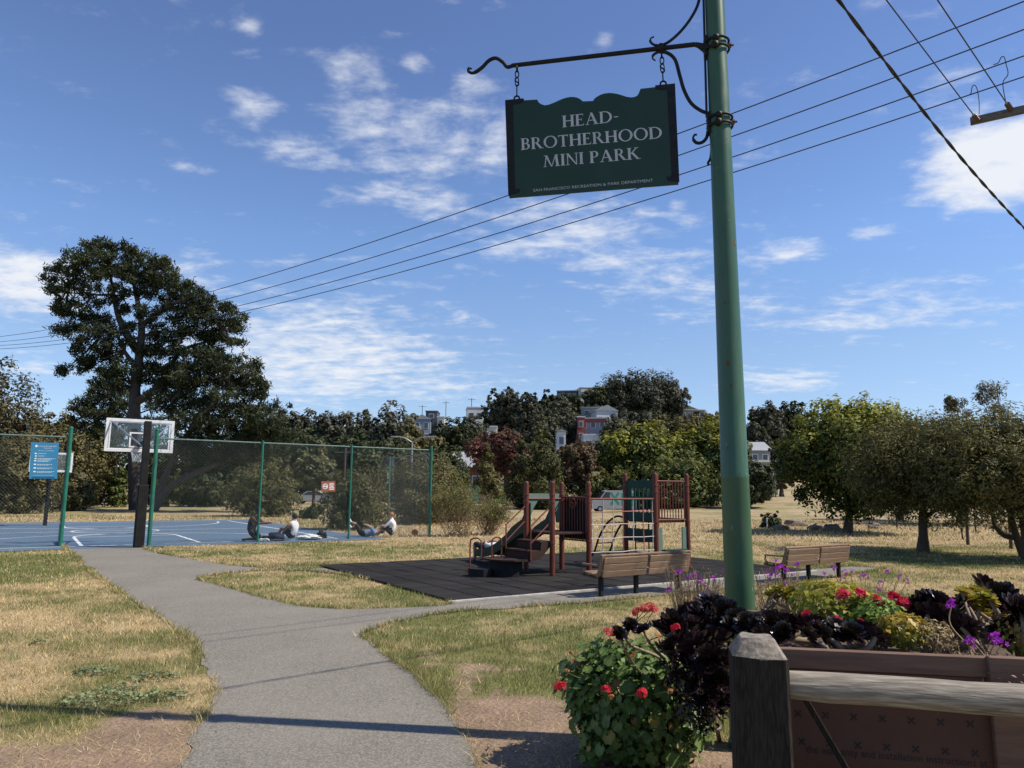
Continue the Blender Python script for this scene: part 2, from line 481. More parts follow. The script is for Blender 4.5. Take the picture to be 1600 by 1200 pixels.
MT['bench_wood'] = pm('bench_plank', (.26, .165, .098), (.175, .11, .065), scale=3, rough=.7, stretch=(.6, 6, 6), var=.14, bump=.25, bscale=25)
MT['bench_metal'] = pm('bench_bracket_brown', (.06, .03, .022), rough=.55)
MT['bench_leg'] = pm('bench_leg_dark', (.014, .017, .015), rough=.7, spec=.2)
MT['weathered'] = pm('weathered_timber', (.030, .024, .019), (.018, .015, .012), scale=5, rough=.96, spec=.1, stretch=(4, 4, .5), bump=.7, bscale=22, speck=(.042, .034, .028), speck_scale=30)
MT['end_grain'] = pm('weathered_end_grain', (.20, .17, .135), (.10, .085, .068), scale=18, rough=.95, bump=.9, bscale=35, stretch=(1, 1, 1), speck=(.27, .235, .19), speck_scale=45)
MT['rail_wood'] = pm('weathered_rail', (.25, .215, .17), (.13, .112, .09), scale=4, rough=.95, spec=.1, stretch=(.5, 5, 5), bump=.8, bscale=14, speck=(.33, .29, .235), speck_scale=16)
MT['sheathing'] = pm('red_sheathing', (.105, .050, .032), (.084, .040, .026), scale=3, rough=.8, bump=.15, bscale=80)
MT['plank_warm'] = pm('planter_plank', (.19, .108, .070), (.12, .066, .043), scale=3.5, rough=.75, stretch=(.7, 5, 9), bump=.3, bscale=20)
MT['print'] = pm('black_print', (.03, .022, .02), rough=.8)
MT['soil'] = pm('soil', (.07, .045, .03), (.11, .07, .045), scale=14, rough=1, bump=1, bscale=30)
MT['stem'] = pm('plant_stem', (.30, .22, .15), (.20, .15, .10), scale=10, rough=.85)
MT['green_stem'] = pm('green_stem', (.13, .16, .05), rough=.7)
MT['dry_stem'] = pm('dry_stem', (.32, .23, .13), (.25, .17, .09), scale=12, rough=.9)
MT['bark'] = pm('bark', (.10, .075, .055), (.06, .045, .034), scale=5, rough=.95, stretch=(3, 3, .6), bump=1, bscale=10)
MT['bark_grey'] = pm('bark_grey', (.085, .070, .058), (.05, .042, .036), scale=4, rough=.95, stretch=(2, 2, .4), bump=1, bscale=6)
MT['rock'] = pm('rock', (.24, .20, .155), (.15, .125, .10), scale=3, rough=.95, bump=1, bscale=8)
MT['skin_dark'] = pm('skin_dark', (.13, .07, .045), rough=.6)
MT['skin_light'] = pm('skin_light', (.52, .31, .22), rough=.6)
MT['skin_tan'] = pm('skin_tan', (.38, .21, .14), rough=.6)
MT['cloth_black'] = pm('cloth_black', (.018, .018, .02), rough=.9)
MT['cloth_white'] = pm('cloth_white', (.75, .74, .72), rough=.9)
MT['cloth_blue'] = pm('cloth_blue_grey', (.16, .22, .34), rough=.9)
MT['cloth_navy'] = pm('cloth_navy', (.02, .025, .05), rough=.9)
MT['hair_black'] = pm('hair_black', (.012, .01, .01), rough=.6)
MT['hair_ginger'] = pm('hair_ginger', (.35, .14, .05), rough=.6)
MT['hair_brown'] = pm('hair_brown', (.08, .045, .03), rough=.6)
MT['ball'] = pm('basketball_orange', (.42, .12, .035), rough=.7, bump=.3, bscale=300)
MT['window'] = pm('window_glass_dark', (.03, .04, .05), (.05, .06, .07), scale=1, rough=.12, spec=.6)
MT['wire_insul'] = pm('insulator_brown', (.10, .055, .035), rough=.3)
MT['arm_wood'] = pm('crossarm_wood', (.15, .145, .138), (.10, .097, .092), scale=4, rough=.9, stretch=(.5, 5, 5), bump=.4, bscale=20)

# ================================================================== THE SETTING
UD = Vector((math.cos(R_(33)), math.sin(R_(33)), 0))      # the park's own grid: along the kerb ...
VD = Vector((-math.sin(R_(33)), math.cos(R_(33)), 0))     # ... and away from the street
def hgt(x, y):
    x = np.asarray(x, float); y = np.asarray(y, float)
    h = 32 * np.exp(-((x - 42) / 58) ** 2 - ((y - 330) / 105) ** 2)
    h = h + 20 * np.exp(-((x + 40) / 130) ** 2 - ((y - 340) / 120) ** 2)
    h = h + 150 * np.exp(-((x + 2250) / 420) ** 2 - ((y - 3400) / 500) ** 2)
    h = h + 1.15 * sstep(50, 95, y) * sstep(5, 30, x)
    h = h + 6 * sstep(100, 200, y) * sstep(20, 90, x)
    return h * sstep(45, 75, y)
def hz(x, y):
    return float(hgt(x, y))

def poly_px(lst):
    return [G(a, b).to_2d() for a, b in lst]
def inpoly(px, py, poly):
    r = np.zeros(px.shape, bool)
    n = len(poly)
    for i in range(n):
        x1, y1 = poly[i]; x2, y2 = poly[(i + 1) % n]
        c = ((y1 > py) != (y2 > py)) & (px < (x2 - x1) * (py - y1) / (y2 - y1 + 1e-12) + x1)
        r ^= c
    return r
def smooth_loop(pts, k=3):
    out = []
    n = len(pts)
    for i in range(n):
        p0, p1, p2, p3 = pts[i - 1], pts[i], pts[(i + 1) % n], pts[(i + 2) % n]
        for j in range(k):
            t = j / k
            out.append(0.5 * ((2 * p1) + (p2 - p0) * t + (2 * p0 - 5 * p1 + 4 * p2 - p3) * t * t + (3 * p1 - p0 - 3 * p2 + p3) * t ** 3))
    return out

# ---- outlines on the ground
left_edge = poly_px([(282, 1205), (300, 1160), (318, 1125), (336, 1080), (330, 1055), (318, 1038), (300, 1000), (270, 978), (240, 958), (186, 925), (150, 900), (120, 872), (104, 859)])
right_top = poly_px([(229, 858), (250, 865), (300, 874), (365, 884), (420, 888), (492, 889)])
south_edge = poly_px([(1420, 893), (1390, 889), (1340, 890)])
kerb_south = poly_px([(1330, 899), (1230, 911), (1130, 922), (1040, 931), (900, 943), (800, 951), (740, 953), (680, 960), (620, 972), (580, 984), (566, 992), (572, 1003), (590, 1015), (622, 1036), (660, 1062), (692, 1096), (716, 1130), (733, 1165), (742, 1205)])
rub_A, rub_B = G(488, 888), G(703, 941)
TS = 0.615
NU, NV = 16, 11
RUB0 = rub_B                                              # south-west corner of the rubber surface
def uv(P, a, b, z=0.0):
    return Vector((P.x + UD.x * a + VD.x * b, P.y + UD.y * a + VD.y * b, z))
rub_poly = [uv(RUB0, 0, 0).to_2d(), uv(RUB0, NU * TS, 0).to_2d(), uv(RUB0, NU * TS, NV * TS).to_2d(), uv(RUB0, 0, NV * TS).to_2d()]
near = [Vector((.2, 3.2)), Vector((.9, 1.2)), Vector((1.6, -6)), Vector((-3.2, -6)), Vector((-2.9, 1.0)), Vector((-2.35, 3.6))]
walk_outer = left_edge + [G(100, 853).to_2d(), G(231, 853).to_2d()] + right_top + [uv(RUB0, .1, NV * TS - .35).to_2d(), uv(RUB0, NU * TS, .3).to_2d(), uv(RUB0, NU * TS + 1.9, .25).to_2d(), uv(RUB0, NU * TS + 2.3, -.5).to_2d()] + kerb_south + near
island = smooth_loop(poly_px([(311, 905), (335, 899), (385, 893), (440, 891), (492, 893), (560, 903), (620, 917), (680, 934), (708, 943), (660, 948), (590, 951), (530, 952), (470, 947), (400, 931), (345, 915)]), 3)
C0 = G(604, 843)                                          # court corner by the fence
court_poly = [uv(C0, 0, 0).to_2d(), uv(C0, 0, 21.5).to_2d(), uv(C0, -30, 21.5).to_2d(), uv(C0, -30, 0).to_2d()]

def sheet(name, outer, z, mat, holes=(), wob=0.0, res=None):
    bm = bmesh.new()
    for lp in [outer] + list(holes):
        vs = [bm.verts.new((p[0], p[1], z)) for p in lp]
        for i in range(len(vs)):
            bm.edges.new((vs[i], vs[(i + 1) % len(vs)]))
    bmesh.ops.triangle_fill(bm, use_beauty=True, use_dissolve=False, edges=bm.edges[:], normal=(0, 0, 1))
    for f in bm.faces:
        if f.normal.z < 0: f.normal_flip()
    me = bpy.data.meshes.new(name); bm.to_mesh(me); bm.free()
    me.materials.append(mat)
    o = link(bpy.data.objects.new(name, me))
    return tag(o, kind='structure')
def ragged(poly, amp, seed=0, step=.12):
    out = []
    for i in range(len(poly)):
        a, b = poly[i], poly[(i + 1) % len(poly)]
        n = max(1, int((b - a).length / step)) if (b - a).length < 9 else 1
        for j in range(n):
            p = a.lerp(b, j / n)
            d = float(fbm(p.x * 3.1, p.y * 3.1, 3, seed)) - .5
            e = float(fbm(p.x * 3.1 + 40, p.y * 3.1, 3, seed)) - .5
            out.append(Vector((p.x + d * amp, p.y + e * amp)))
    return out
walk_rag = ragged(walk_outer, .13, 1)
island_rag = ragged(island, .12, 2)
sheet('path', walk_rag, .006, MT['asphalt'], [island_rag])
court = sheet('court', court_poly, .010, MT['court'])

# ---- lawn colour fields shared by the ground sheet and the blades
def near_pt(x, y, p, r, sx=1.0, sy=1.0):
    return np.exp(-(((x - p[0]) / (r * sx)) ** 2 + ((y - p[1]) / (r * sy)) ** 2))
dA = G(120, 1175); dB = G(790, 1120); dC = G(720, 1040); dD = G(690, 1000); dE = G(240, 1120)
gA = G(190, 1085); gB = G(250, 1000); gC = G(640, 1080); gD = G(790, 1075); gE = G(700, 1085)
def fields(x, y):
    big = fbm(x * .42, y * .42, 4, 5); mid = fbm(x * 1.7, y * 1.7, 4, 9); fine = fbm(x * 6, y * 6, 3, 12)
    dirt = near_pt(x, y, dA, 1.0, 2.1, .7) * .80 + near_pt(x, y, dB, .75, .75, 1.15) * 1.15 + near_pt(x, y, dC, .6, 1.2, 1) * .45 + near_pt(x, y, dE, .35) * .7 + near_pt(x, y, dD, .5) * .2 + near_pt(x, y, (1.0, 4.6), 1.3) * 1.2
    dirt = np.clip(sstep(.42, .62, dirt + (mid - .5) * .9 + (fine - .5) * .5), 0, 1)
    green = .26 + (big - .5) * 2.3 + (mid - .5) * 1.9 + (fine - .5) * .8
    green = green + .30 * near_pt(x, y, gA, .8) + .35 * near_pt(x, y, gB, 1.0) + .5 * near_pt(x, y, gC, .9) + .45 * near_pt(x, y, gD, .5)
    green = green + .30 * sstep(9, 14, y) * (1 - sstep(23, 29, y))                 # watered strip round the playground
    green = green - .34 * sstep(25, 31, y) + .35 * sstep(50, 66, y) + .3 * sstep(34, 44, y) * (1 - sstep(-12, -4, x))                # straw field beyond
    green = np.clip(green, 0, 1)
    return dirt, green, mid, fine
STRAW = np.array((.53, .40, .205)); GREEN = np.array((.150, .155, .050)); DIRT = np.array((.235, .165, .112)); THATCH = np.array((.36, .27, .145))
def grid_axis(segs):
    out = []
    for a, b, st in segs:
        n = max(1, int(round((b - a) / st)))
        out += list(np.linspace(a, b, n, endpoint=False))
    return np.array(out + [segs[-1][1]])
gx = grid_axis([(-5200, -600, 230), (-600, -150, 22), (-150, -40, 4), (-40, -14, .8), (-14, 12, .11), (12, 40, .7), (40, 150, 4), (150, 600, 22), (600, 5200, 230)])
gy = grid_axis([(-900, -60, 120), (-60, -4, 6), (-4, 3, .6), (3, 14, .10), (14, 32, .2), (32, 90, .9), (90, 460, 6), (460, 2600, 90), (2600, 4500, 90), (4500, 9000, 900)])
XX, YY = np.meshgrid(gx, gy)
ZZ = hgt(XX, YY)
ZZ = ZZ + np.where((YY > 3) & (YY < 32) & (np.abs(XX) < 14), (fbm(XX * 2.2, YY * 2.2, 3, 4) - .75) * .012, 0)
nx_, ny_ = len(gx), len(gy)
gme = bpy.data.meshes.new('ground')
gv = np.stack([XX.ravel(), YY.ravel(), ZZ.ravel()], 1)
ii = (np.arange(ny_ - 1)[:, None] * nx_ + np.arange(nx_ - 1)[None, :]).ravel()
gf = np.stack([ii, ii + 1, ii + nx_ + 1, ii + nx_], 1)
def np_mesh(me, verts, faces, k):
    me.vertices.add(len(verts)); me.vertices.foreach_set('co', np.asarray(verts, np.float32).ravel())
    nf = len(faces)
    me.loops.add(nf * k); me.loops.foreach_set('vertex_index', np.asarray(faces, np.int32).ravel())
    me.polygons.add(nf); me.polygons.foreach_set('loop_start', np.arange(0, nf * k, k, dtype=np.int32))
    try: me.polygons.foreach_set('loop_total', np.full(nf, k, np.int32))
    except Exception: pass
    me.update(calc_edges=True)
def set_col(me, cols):
    a = me.color_attributes.new('Col', 'FLOAT_COLOR', 'POINT')
    c = np.ones((len(cols), 4), np.float32); c[:, :3] = cols
    a.data.foreach_set('color', c.ravel())
np_mesh(gme, gv, gf, 4)
di, gr, mi, fi = fields(gv[:, 0], gv[:, 1])
gcol = THATCH[None] * (1 - gr[:, None]) + (GREEN * .9)[None] * gr[:, None]
farm = sstep(24, 32, gv[:, 1])[:, None]
gcol = gcol * (1 - farm) + farm * (np.array((.34, .26, .155))[None] * (1 - .7 * gr[:, None]) + GREEN[None] * .7 * gr[:, None]) * (.78 + .5 * fbm(gv[:, 0] * .35, gv[:, 1] * .9, 5, 21))[:, None]
gcol = gcol * (1 - di[:, None]) + DIRT[None] * di[:, None] * (.8 + .4 * fi[:, None])
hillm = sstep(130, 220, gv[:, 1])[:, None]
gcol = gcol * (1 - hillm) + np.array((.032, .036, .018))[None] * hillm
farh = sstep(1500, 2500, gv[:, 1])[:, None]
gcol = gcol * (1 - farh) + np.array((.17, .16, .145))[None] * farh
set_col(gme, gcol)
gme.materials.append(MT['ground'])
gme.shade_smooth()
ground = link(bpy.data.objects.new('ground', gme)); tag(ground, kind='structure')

# ---- blades of grass (nobody could count them)
PLANTER0 = Vector((1.08, 3.33))
def blades():
    rs = np.random.RandomState(11)
    P = []; S = []
    for (y0, y1, dens, hgt_, wid) in [(3.8, 6.5, 3300, .055, .0042), (6.5, 9.5, 1900, .052, .0055), (9.5, 14, 950, .05, .008), (14, 20, 420, .05, .013), (20, 30, 170, .055, .02), (30, 52, 34, .12, .04)]:
        xl, xr = -.74 * y1 - .6, .74 * y1 + .6
        n = int((xr - xl) * (y1 - y0) * dens)
        x = rs.uniform(xl, xr, n); y = rs.uniform(y0, y1, n)
        ok = np.abs(x) < .74 * y + .5
        x, y = x[ok], y[ok]
        bad = inpoly(x, y, [tuple(p) for p in walk_rag]) & ~inpoly(x, y, [tuple(p) for p in island_rag])
        bad |= inpoly(x, y, [tuple(p) for p in rub_poly]) | inpoly(x, y, [tuple(p) for p in court_poly])
        di, gr, mi, fi = fields(x, y)
        keep = ~bad & (rs.rand(len(x)) > di * .80) & (rs.rand(len(x)) < .35 + 1.1 * fi)
        keep &= ~((x > .85) & (y < 5.6) & (y > 2.5))
        x, y, gr, fi, mi, di = [a[keep] for a in (x, y, gr, fi, mi, di)]
        n = len(x)
        hh = hgt_ * (.45 + .9 * rs.rand(n)) * (.6 + .9 * mi) * (1 - .4 * di)
        ww = wid * (.7 + .7 * rs.rand(n))
        an = rs.uniform(0, 2 * np.pi, n); lean = rs.uniform(.15, 1.35, n) * (1.2 - .6 * gr) + di * 1.6; la = rs.uniform(0, 2 * np.pi, n)
        isg = rs.rand(n) < gr * .85 * (1 - .8 * di)
        c = np.where(isg[:, None], GREEN[None] * (.7 + 1.0 * rs.rand(n, 1)), STRAW[None] * (.45 + 1.1 * rs.rand(n, 1)))
        c = c * (1 + .14 * (rs.rand(n, 3) - .5))
        b = np.stack([x, y, np.full(n, -.004)], 1)
        dx = np.stack([np.cos(an) * ww / 2, np.sin(an) * ww / 2, np.zeros(n)], 1)
        tip = b + np.stack([np.cos(la) * lean * hh, np.sin(la) * lean * hh, hh], 1)
        P.append(np.stack([b - dx, b + dx, tip], 1)); S.append(c)
    for lp, sg in ((walk_rag, 1), (island_rag, -1)):
        for i in range(len(lp)):
            a, b = lp[i], lp[(i + 1) % len(lp)]
            if (b - a).length > .5 or a.y < 3.6 or a.y > 24: continue
            if inpoly(np.array([a.x]), np.array([a.y]), [tuple(q_) for q_ in rub_poly])[0]: continue
            tn = (b - a).normalized() if (b - a).length > 1e-6 else Vector((1, 0)); nr_ = Vector((-tn.y, tn.x))
            dens_ = float(fbm(a.x * 1.3, a.y * 1.3, 3, 31)); dd_, gg_, _, _ = fields(np.array([a.x]), np.array([a.y]))
            n = int((b - a).length * (520 if a.y < 10 else 260) * max(0, dens_ - .22) * 2 * (1 - .8 * dd_[0]))
            if n < 1: continue
            t_ = rs.rand(n); o_ = rs.normal(0, .028, n)
            x = a.x + (b.x - a.x) * t_ + nr_.x * o_; y = a.y + (b.y - a.y) * t_ + nr_.y * o_
            wd = .0045 if a.y < 8 else .0009 * a.y
            hh = .065 * (.4 + .9 * rs.rand(n)) * (.6 + dens_); ww = wd * (.7 + .7 * rs.rand(n)); an = rs.uniform(0, 6.28, n); la = rs.uniform(0, 6.28, n); lean = rs.uniform(.3, 1.5, n)
            isg = rs.rand(n) < .30 + .5 * gg_[0]
            c = np.where(isg[:, None], GREEN[None] * (1.0 + .5 * rs.rand(n, 1)), STRAW[None] * (.75 + .6 * rs.rand(n, 1)))
            bq = np.stack([x, y, np.full(n, .008)], 1); dx = np.stack([np.cos(an) * ww / 2, np.sin(an) * ww / 2, np.zeros(n)], 1)
            P.append(np.stack([bq - dx, bq + dx, bq + np.stack([np.cos(la) * lean * hh, np.sin(la) * lean * hh, hh], 1)], 1)); S.append(c)
    V = np.concatenate(P).reshape(-1, 3); C = np.repeat(np.concatenate(S), 3, 0)
    me = bpy.data.meshes.new('grass')
    np_mesh(me, V, np.arange(len(V)).reshape(-1, 3), 3)
    set_col(me, C)
    me.materials.append(MT['blade'])
    o = link(bpy.data.objects.new('grass', me))
    tag(o, 'short half-dried lawn grass around the path and playground', 'grass', kind='stuff')
blades()

# ---- broad-leaved weeds in the lawn left of the path
def leafcloud(centers, normals, size, aspect, cols, rs, fold=.25):
    """leaf-shaped quads (kite) around centres; returns verts, faces, colours"""
    n = len(centers)
    nn = normals / np.maximum(np.linalg.norm(normals, axis=1, keepdims=True), 1e-6)
    r = rs.normal(size=(n, 3)); t = r - nn * np.sum(r * nn, 1, keepdims=True); t /= np.maximum(np.linalg.norm(t, axis=1, keepdims=True), 1e-6)
    b = np.cross(nn, t)
    sz = np.asarray(size)[:, None] if np.ndim(size) else size
    L = t * sz; W = b * sz * aspect
    v = np.stack([centers - L, centers + W * .9 - L * .1 + nn * sz * fold, centers + L, centers - W * .9 - L * .1 + nn * sz * fold], 1).reshape(-1, 3)
    f = np.arange(n * 4).reshape(-1, 4)
    return v, f, np.repeat(cols, 4, 0)
def leaf_obj(name, v, f, c, mat, parent=None):
    me = bpy.data.meshes.new(name)
    np_mesh(me, v, f, 4)
    set_col(me, c)
    me.materials.append(mat)
    return link(bpy.data.objects.new(name, me), parent)
def weed_patch(px, py, rad, n, seed, label):
    rs = np.random.RandomState(seed)
    p = G(px, py)
    a = rs.uniform(0, 2 * np.pi, n); r = rad * np.sqrt(rs.rand(n))
    c = np.stack([p.x + np.cos(a) * r * 1.5, p.y + np.sin(a) * r, .008 + .075 * rs.rand(n) * (1 - r / rad * .6)], 1)
    nr = np.stack([rs.normal(0, .5, n), rs.normal(0, .5, n), np.ones(n)], 1)
    col = np.array((.20, .235, .115))[None] * (.7 + .6 * rs.rand(n, 1))
    v, f, cc = leafcloud(c, nr, .012 + .014 * rs.rand(n), .8, col, rs)
    o = leaf_obj('weed_clump', v, f, cc, MT['leaf'])
    tag(o, label, 'weed', kind='stuff')
weed_patch(160, 1095, .24, 330, 1, 'largest grey-green clump of weeds beside the bare soil left of the path')
weed_patch(185, 1080, .14, 110, 5, 'flat weeds creeping at the rim of the biggest weed clump in the lawn')
weed_patch(150, 1052, .15, 140, 2, 'small weed clump in the dry grass, next to the largest weed clump')
weed_patch(238, 1060, .17, 150, 3, 'grey-green weeds among long grass blades near the edge of the asphalt')
weed_patch(255, 1090, .15, 130, 4, 'low weeds on the soil closest to the asphalt edge')
weed_patch(60, 1006, .10, 70, 6, 'lone green weed rosette in the straw-coloured lawn')

# ---- leaf litter and wood chips under the geraniums
def litter():
    rs = np.random.RandomState(5)
    n = 2600
    x = rs.uniform(-.1, 1.9, n); y = rs.uniform(3.9, 5.3, n)
    k = (x > .15 + .5 * fbm(y * 2, x * 2, 3, 3))
    k &= ~((x > 1.15) & (y < 4.4))
    x, y = x[k], y[k]; n = len(x)
    c = np.stack([x, y, .012 + .012 * rs.rand(n)], 1)
    nr = np.stack([rs.normal(0, .45, n), rs.normal(0, .45, n), np.ones(n)], 1)
    pal = np.array([(.20, .12, .07), (.30, .19, .11), (.12, .07, .05), (.36, .24, .15)])
    col = pal[rs.randint(0, 4, n)] * (.7 + .5 * rs.rand(n, 1))
    v, f, cc = leafcloud(c, nr, .010 + .016 * rs.rand(n), .5, col, rs)
    tag(leaf_obj('leaf_litter', v, f, cc, MT['leaf']), 'brown dead leaves and bark chips under the geranium bush', 'litter', kind='stuff')
litter()

def path_litter():
    rs = np.random.RandomState(15); n = 900
    y = 4.2 + 9 * rs.rand(n) ** 1.6; x = rs.uniform(-3.6, 1.2, n)
    ok = inpoly(x, y, [tuple(p) for p in walk_rag]) & ~inpoly(x, y, [tuple(p) for p in island_rag])
    # gathers along the edges
    ed = np.array([(p.x, p.y) for p in walk_rag]); dmin = np.array([np.min(np.hypot(ed[:, 0] - a, ed[:, 1] - b)) for a, b in zip(x, y)])
    ok &= rs.rand(n) < np.exp(-dmin / .16) + .05
    x, y = x[ok], y[ok]; n = len(x)
    c = np.stack([x, y, np.full(n, .010)], 1); nr = np.stack([rs.normal(0, .3, n), rs.normal(0, .3, n), np.ones(n)], 1)
    pal = np.array([(.40, .31, .18), (.16, .10, .06), (.30, .22, .13), (.11, .08, .06)])
    v, f, cc = leafcloud(c, nr, .006 + .012 * rs.rand(n), .35, pal[rs.randint(0, 4, n)] * (.7 + .5 * rs.rand(n, 1)), rs)
    tag(leaf_obj('path_litter', v, f, cc, MT['leaf']), 'dry leaf bits and straw scattered along the asphalt edges', 'litter', kind='stuff')
path_litter()

# ---- rubber safety surface: joint bed and every tile
bed = sheet('play_surface', rub_poly, .016, MT['rubber_base'])
tile_me = MB().box((0, 0, 0), (TS - .024, TS - .024, .03), bev=.008).mesh('tile', MT['rubber'])
rt = random.Random(4)
for i in range(NU):
    for j in range(NV):
        o = link(bpy.data.objects.new('tile', tile_me), bed)
        p = uv(RUB0, (i + .5) * TS, (j + .5) * TS)
        o.location = (p.x, p.y, .026 + rt.uniform(0, .006))
        o.rotation_euler = (rt.uniform(-.006, .006), rt.uniform(-.006, .006), R_(33) + rt.uniform(-.004, .004))
# concrete kerb strip along the street side of the rubber
kb = MB()
a = uv(RUB0, -.05, -.055); b = uv(RUB0, NU * TS + .1, -.055)
kb.beam((a.x, a.y, .01), (b.x, b.y, .01), .06, .05, bev=.008)
tag(kb.build('kerb', MT['concrete']), kind='structure')

# ---- painted court lines
def line_sheet(pts, w, name='court_line', closed=False):
    mb = MB()
    P = [Vector((p[0], p[1], 0)) for p in pts]
    n = len(P)
    L = []; Rr = []
    for i in range(n):
        t = (P[(i + 1) % n] - P[i - 1]) if closed else (P[min(i + 1, n - 1)] - P[max(i - 1, 0)])
        t.normalize(); s = Vector((-t.y, t.x, 0)) * w / 2
        L.append(P[i] + s); Rr.append(P[i] - s)
    mb.v = [(p.x, p.y, .0145) for p in L] + [(p.x, p.y, .0145) for p in Rr]
    for i in range(n if closed else n - 1):
        j = (i + 1) % n
        mb.face(n + i, n + j, j, i)
    return mb.build(name, MT['paint'], court)
K0 = uv(C0, -1.5, 1.2); LW = .11
CL, CW = 18.8, 13.5       # court length away from the fence, width along it
def cp(a, b): return uv(K0, -a, b)
line_sheet([cp(0, 0), cp(CW, 0)], LW); line_sheet([cp(0, CL), cp(CW, CL)], LW)
line_sheet([cp(0, LW * .6), cp(0, CL - LW * .6)], LW); line_sheet([cp(CW, LW * .6), cp(CW, CL - LW * .6)], LW)
line_sheet([cp(LW * .6, CL / 2), cp(CW - LW * .6, CL / 2)], LW)
mid = CW / 2
line_sheet([cp(mid + 1.7 * math.cos(t), CL / 2 + 1.7 * math.sin(t)) for t in np.linspace(.07, math.pi - .07, 22)], LW)
line_sheet([cp(mid + 1.7 * math.cos(t), CL / 2 - 1.7 * math.sin(t)) for t in np.linspace(.07, math.pi - .07, 22)], LW)
for sgn, b0 in ((1, 0), (-1, CL)):
    for e in (-1.8, 1.8):
        line_sheet([cp(mid + e, b0 + sgn * LW * .6), cp(mid + e, b0 + sgn * 5.0)], LW)
    line_sheet([cp(mid - 1.85, b0 + sgn * 5.06), cp(mid + 1.85, b0 + sgn * 5.06)], LW)
    line_sheet([cp(mid + 5.9 * math.cos(t), b0 + sgn * (1.0 + 5.9 * math.sin(t))) for t in np.linspace(.02, math.pi - .02, 40)], LW)
    line_sheet([cp(mid + 1.8 * math.cos(t), b0 + sgn * (5.13 + 1.8 * math.sin(t))) for t in np.linspace(.04, math.pi - .04, 22)], LW)

# ================================================================== FOREGROUND
# ---- green pole with wrought iron sign bracket
PB = G(1166, 1168)
pole_top = atY(1114, -60, PB.y + .03)
def axis(z):
    t = z / pole_top.z
    return Vector((PB.x + (pole_top.x - PB.x) * t, PB.y + (pole_top.y - PB.y) * t, z))
def zc(p):
    return (p - O_).dot(_fw)
pole = thing('sign_pole', 'tall tapered green steel pole carrying a black iron scroll bracket', 'pole', (0, 0, 0))
mb = MB()
zs = [0, .05, .06, 1.95, 1.96, 1.99, 2.0, 3.5, 7.4]
rr = [.125, .125, .1155, .1045, .1065, .1065, .1035, .0935, .072]
mb.tube([axis(z) for z in zs], rr, 32)
mb.build('shaft', MT['pole'], pole, 40)
mb = MB(); mb.tube([axis(7.39), axis(7.47), axis(7.52)], [.078, .07, .02], 24); mb.build('cap', MT['pole'], pole, 40)
rc_ = random.Random(12)
def pole_r(z): return float(np.interp(z, zs, rr))
for k in range(22):                                         # chipped and scuffed paint
    z0 = rc_.choice([rc_.uniform(1.3, 2.3), rc_.uniform(.9, 5)]); a0 = R_(rc_.uniform(-150, -20)); sz = rc_.uniform(.006, .022); n_ = 7
    m = MB(); c_ = axis(z0); r_ = pole_r(z0) + .0012
    for j in range(n_):
        t_ = 6.2832 * j / n_; q_ = sz * rc_.uniform(.5, 1.1); an_ = a0 + math.cos(t_) * q_ / r_ * .8; zz_ = math.sin(t_) * q_ * 1.5
        c2_ = axis(z0 + zz_); rz_2 = pole_r(z0 + zz_) + .0012
        m.v.append((c2_.x + math.cos(an_) * rz_2, c2_.y + math.sin(an_) * rz_2, c2_.z))
    m.v.append((c_.x + math.cos(a0) * r_, c_.y + math.sin(a0) * r_, c_.z))
    for j in range(n_): m.face(n_, j, (j + 1) % n_)
    m.build('paint_chip', MT['rust' if k % 3 == 0 else 'chip'], pole)
mb = MB()
pr = axis(1.53) + Vector((.03, -.1055, 0))
bar_z = atY(1100, 70, PB.y).z
barL = G(805, 105, bar_z)
barR = axis(bar_z)
BD = (barL - barR); BD.z = 0; BD.normalize()
BN = Vector((-BD.y, BD.x, 0))
if BN.dot(O_ - barR) < 0: BN = -BN
def Z1(zx, zy): return onplane(700 + zx * .3125, zy * .3125, barR, BN)
def curve_pts(pts, k=5):
    P = [Vector(p) for p in pts]; out = []
    for i in range(len(P) - 1):
        p0, p1, p2, p3 = P[max(i - 1, 0)], P[i], P[i + 1], P[min(i + 2, len(P) - 1)]
        for j in range(k):
            t = j / k
            out.append(0.5 * ((2 * p1) + (p2 - p0) * t + (2 * p0 - 5 * p1 + 4 * p2 - p3) * t * t + (3 * p1 - p0 - 3 * p2 + p3) * t ** 3))
    out.append(P[-1])
    return out
arm = MB()
a0 = barR + BD * .07; a1 = Z1(1235, 222); a2 = Z1(320, 328)
arm.tube([a0, barR + BD * .1, a1 + (a0 - a1) * .3, a1], [.036, .036, .024, .02], 10)
arm.tube([a1, a2], [.0205, .0195], 10)
arm.build('bracket_arm', MT['iron'], pole, 40)
sc = MB()
sc.tube(curve_pts([Z1(*p) for p in [(325, 328), (296, 335), (275, 312), (240, 291), (205, 303), (170, 338), (130, 364), (106, 360), (102, 347), (110, 341), (118, 345)]]), [.017] * 30 + [.014] * 15 + [.008] * 6, 8)
sc.build('end_scroll', MT['iron'], pole, 60)
ub = MB()
ub.tube(curve_pts([Z1(*p) for p in [(1030, 184), (1014, 192), (1013, 210), (1035, 226), (1068, 226), (1110, 205), (1165, 155), (1215, 90), (1250, 20), (1262, -60), (1268, -160)]]), [.007] * 8 + [.011] * 8 + [.013] * 35, 8)
ub.build('upper_brace', MT['iron'], pole, 60)
lb = MB()
lb.tube(curve_pts([Z1(*p) for p in [(1037, 303), (1023, 292), (1028, 274), (1055, 260), (1095, 264), (1135, 298), (1158, 375), (1180, 450), (1215, 515), (1262, 552), (1300, 566)]]), [.007] * 8 + [.012] * 8 + [.0155] * 35, 8)
lb.build('lower_brace', MT['iron'], pole, 60)
hk = MB()
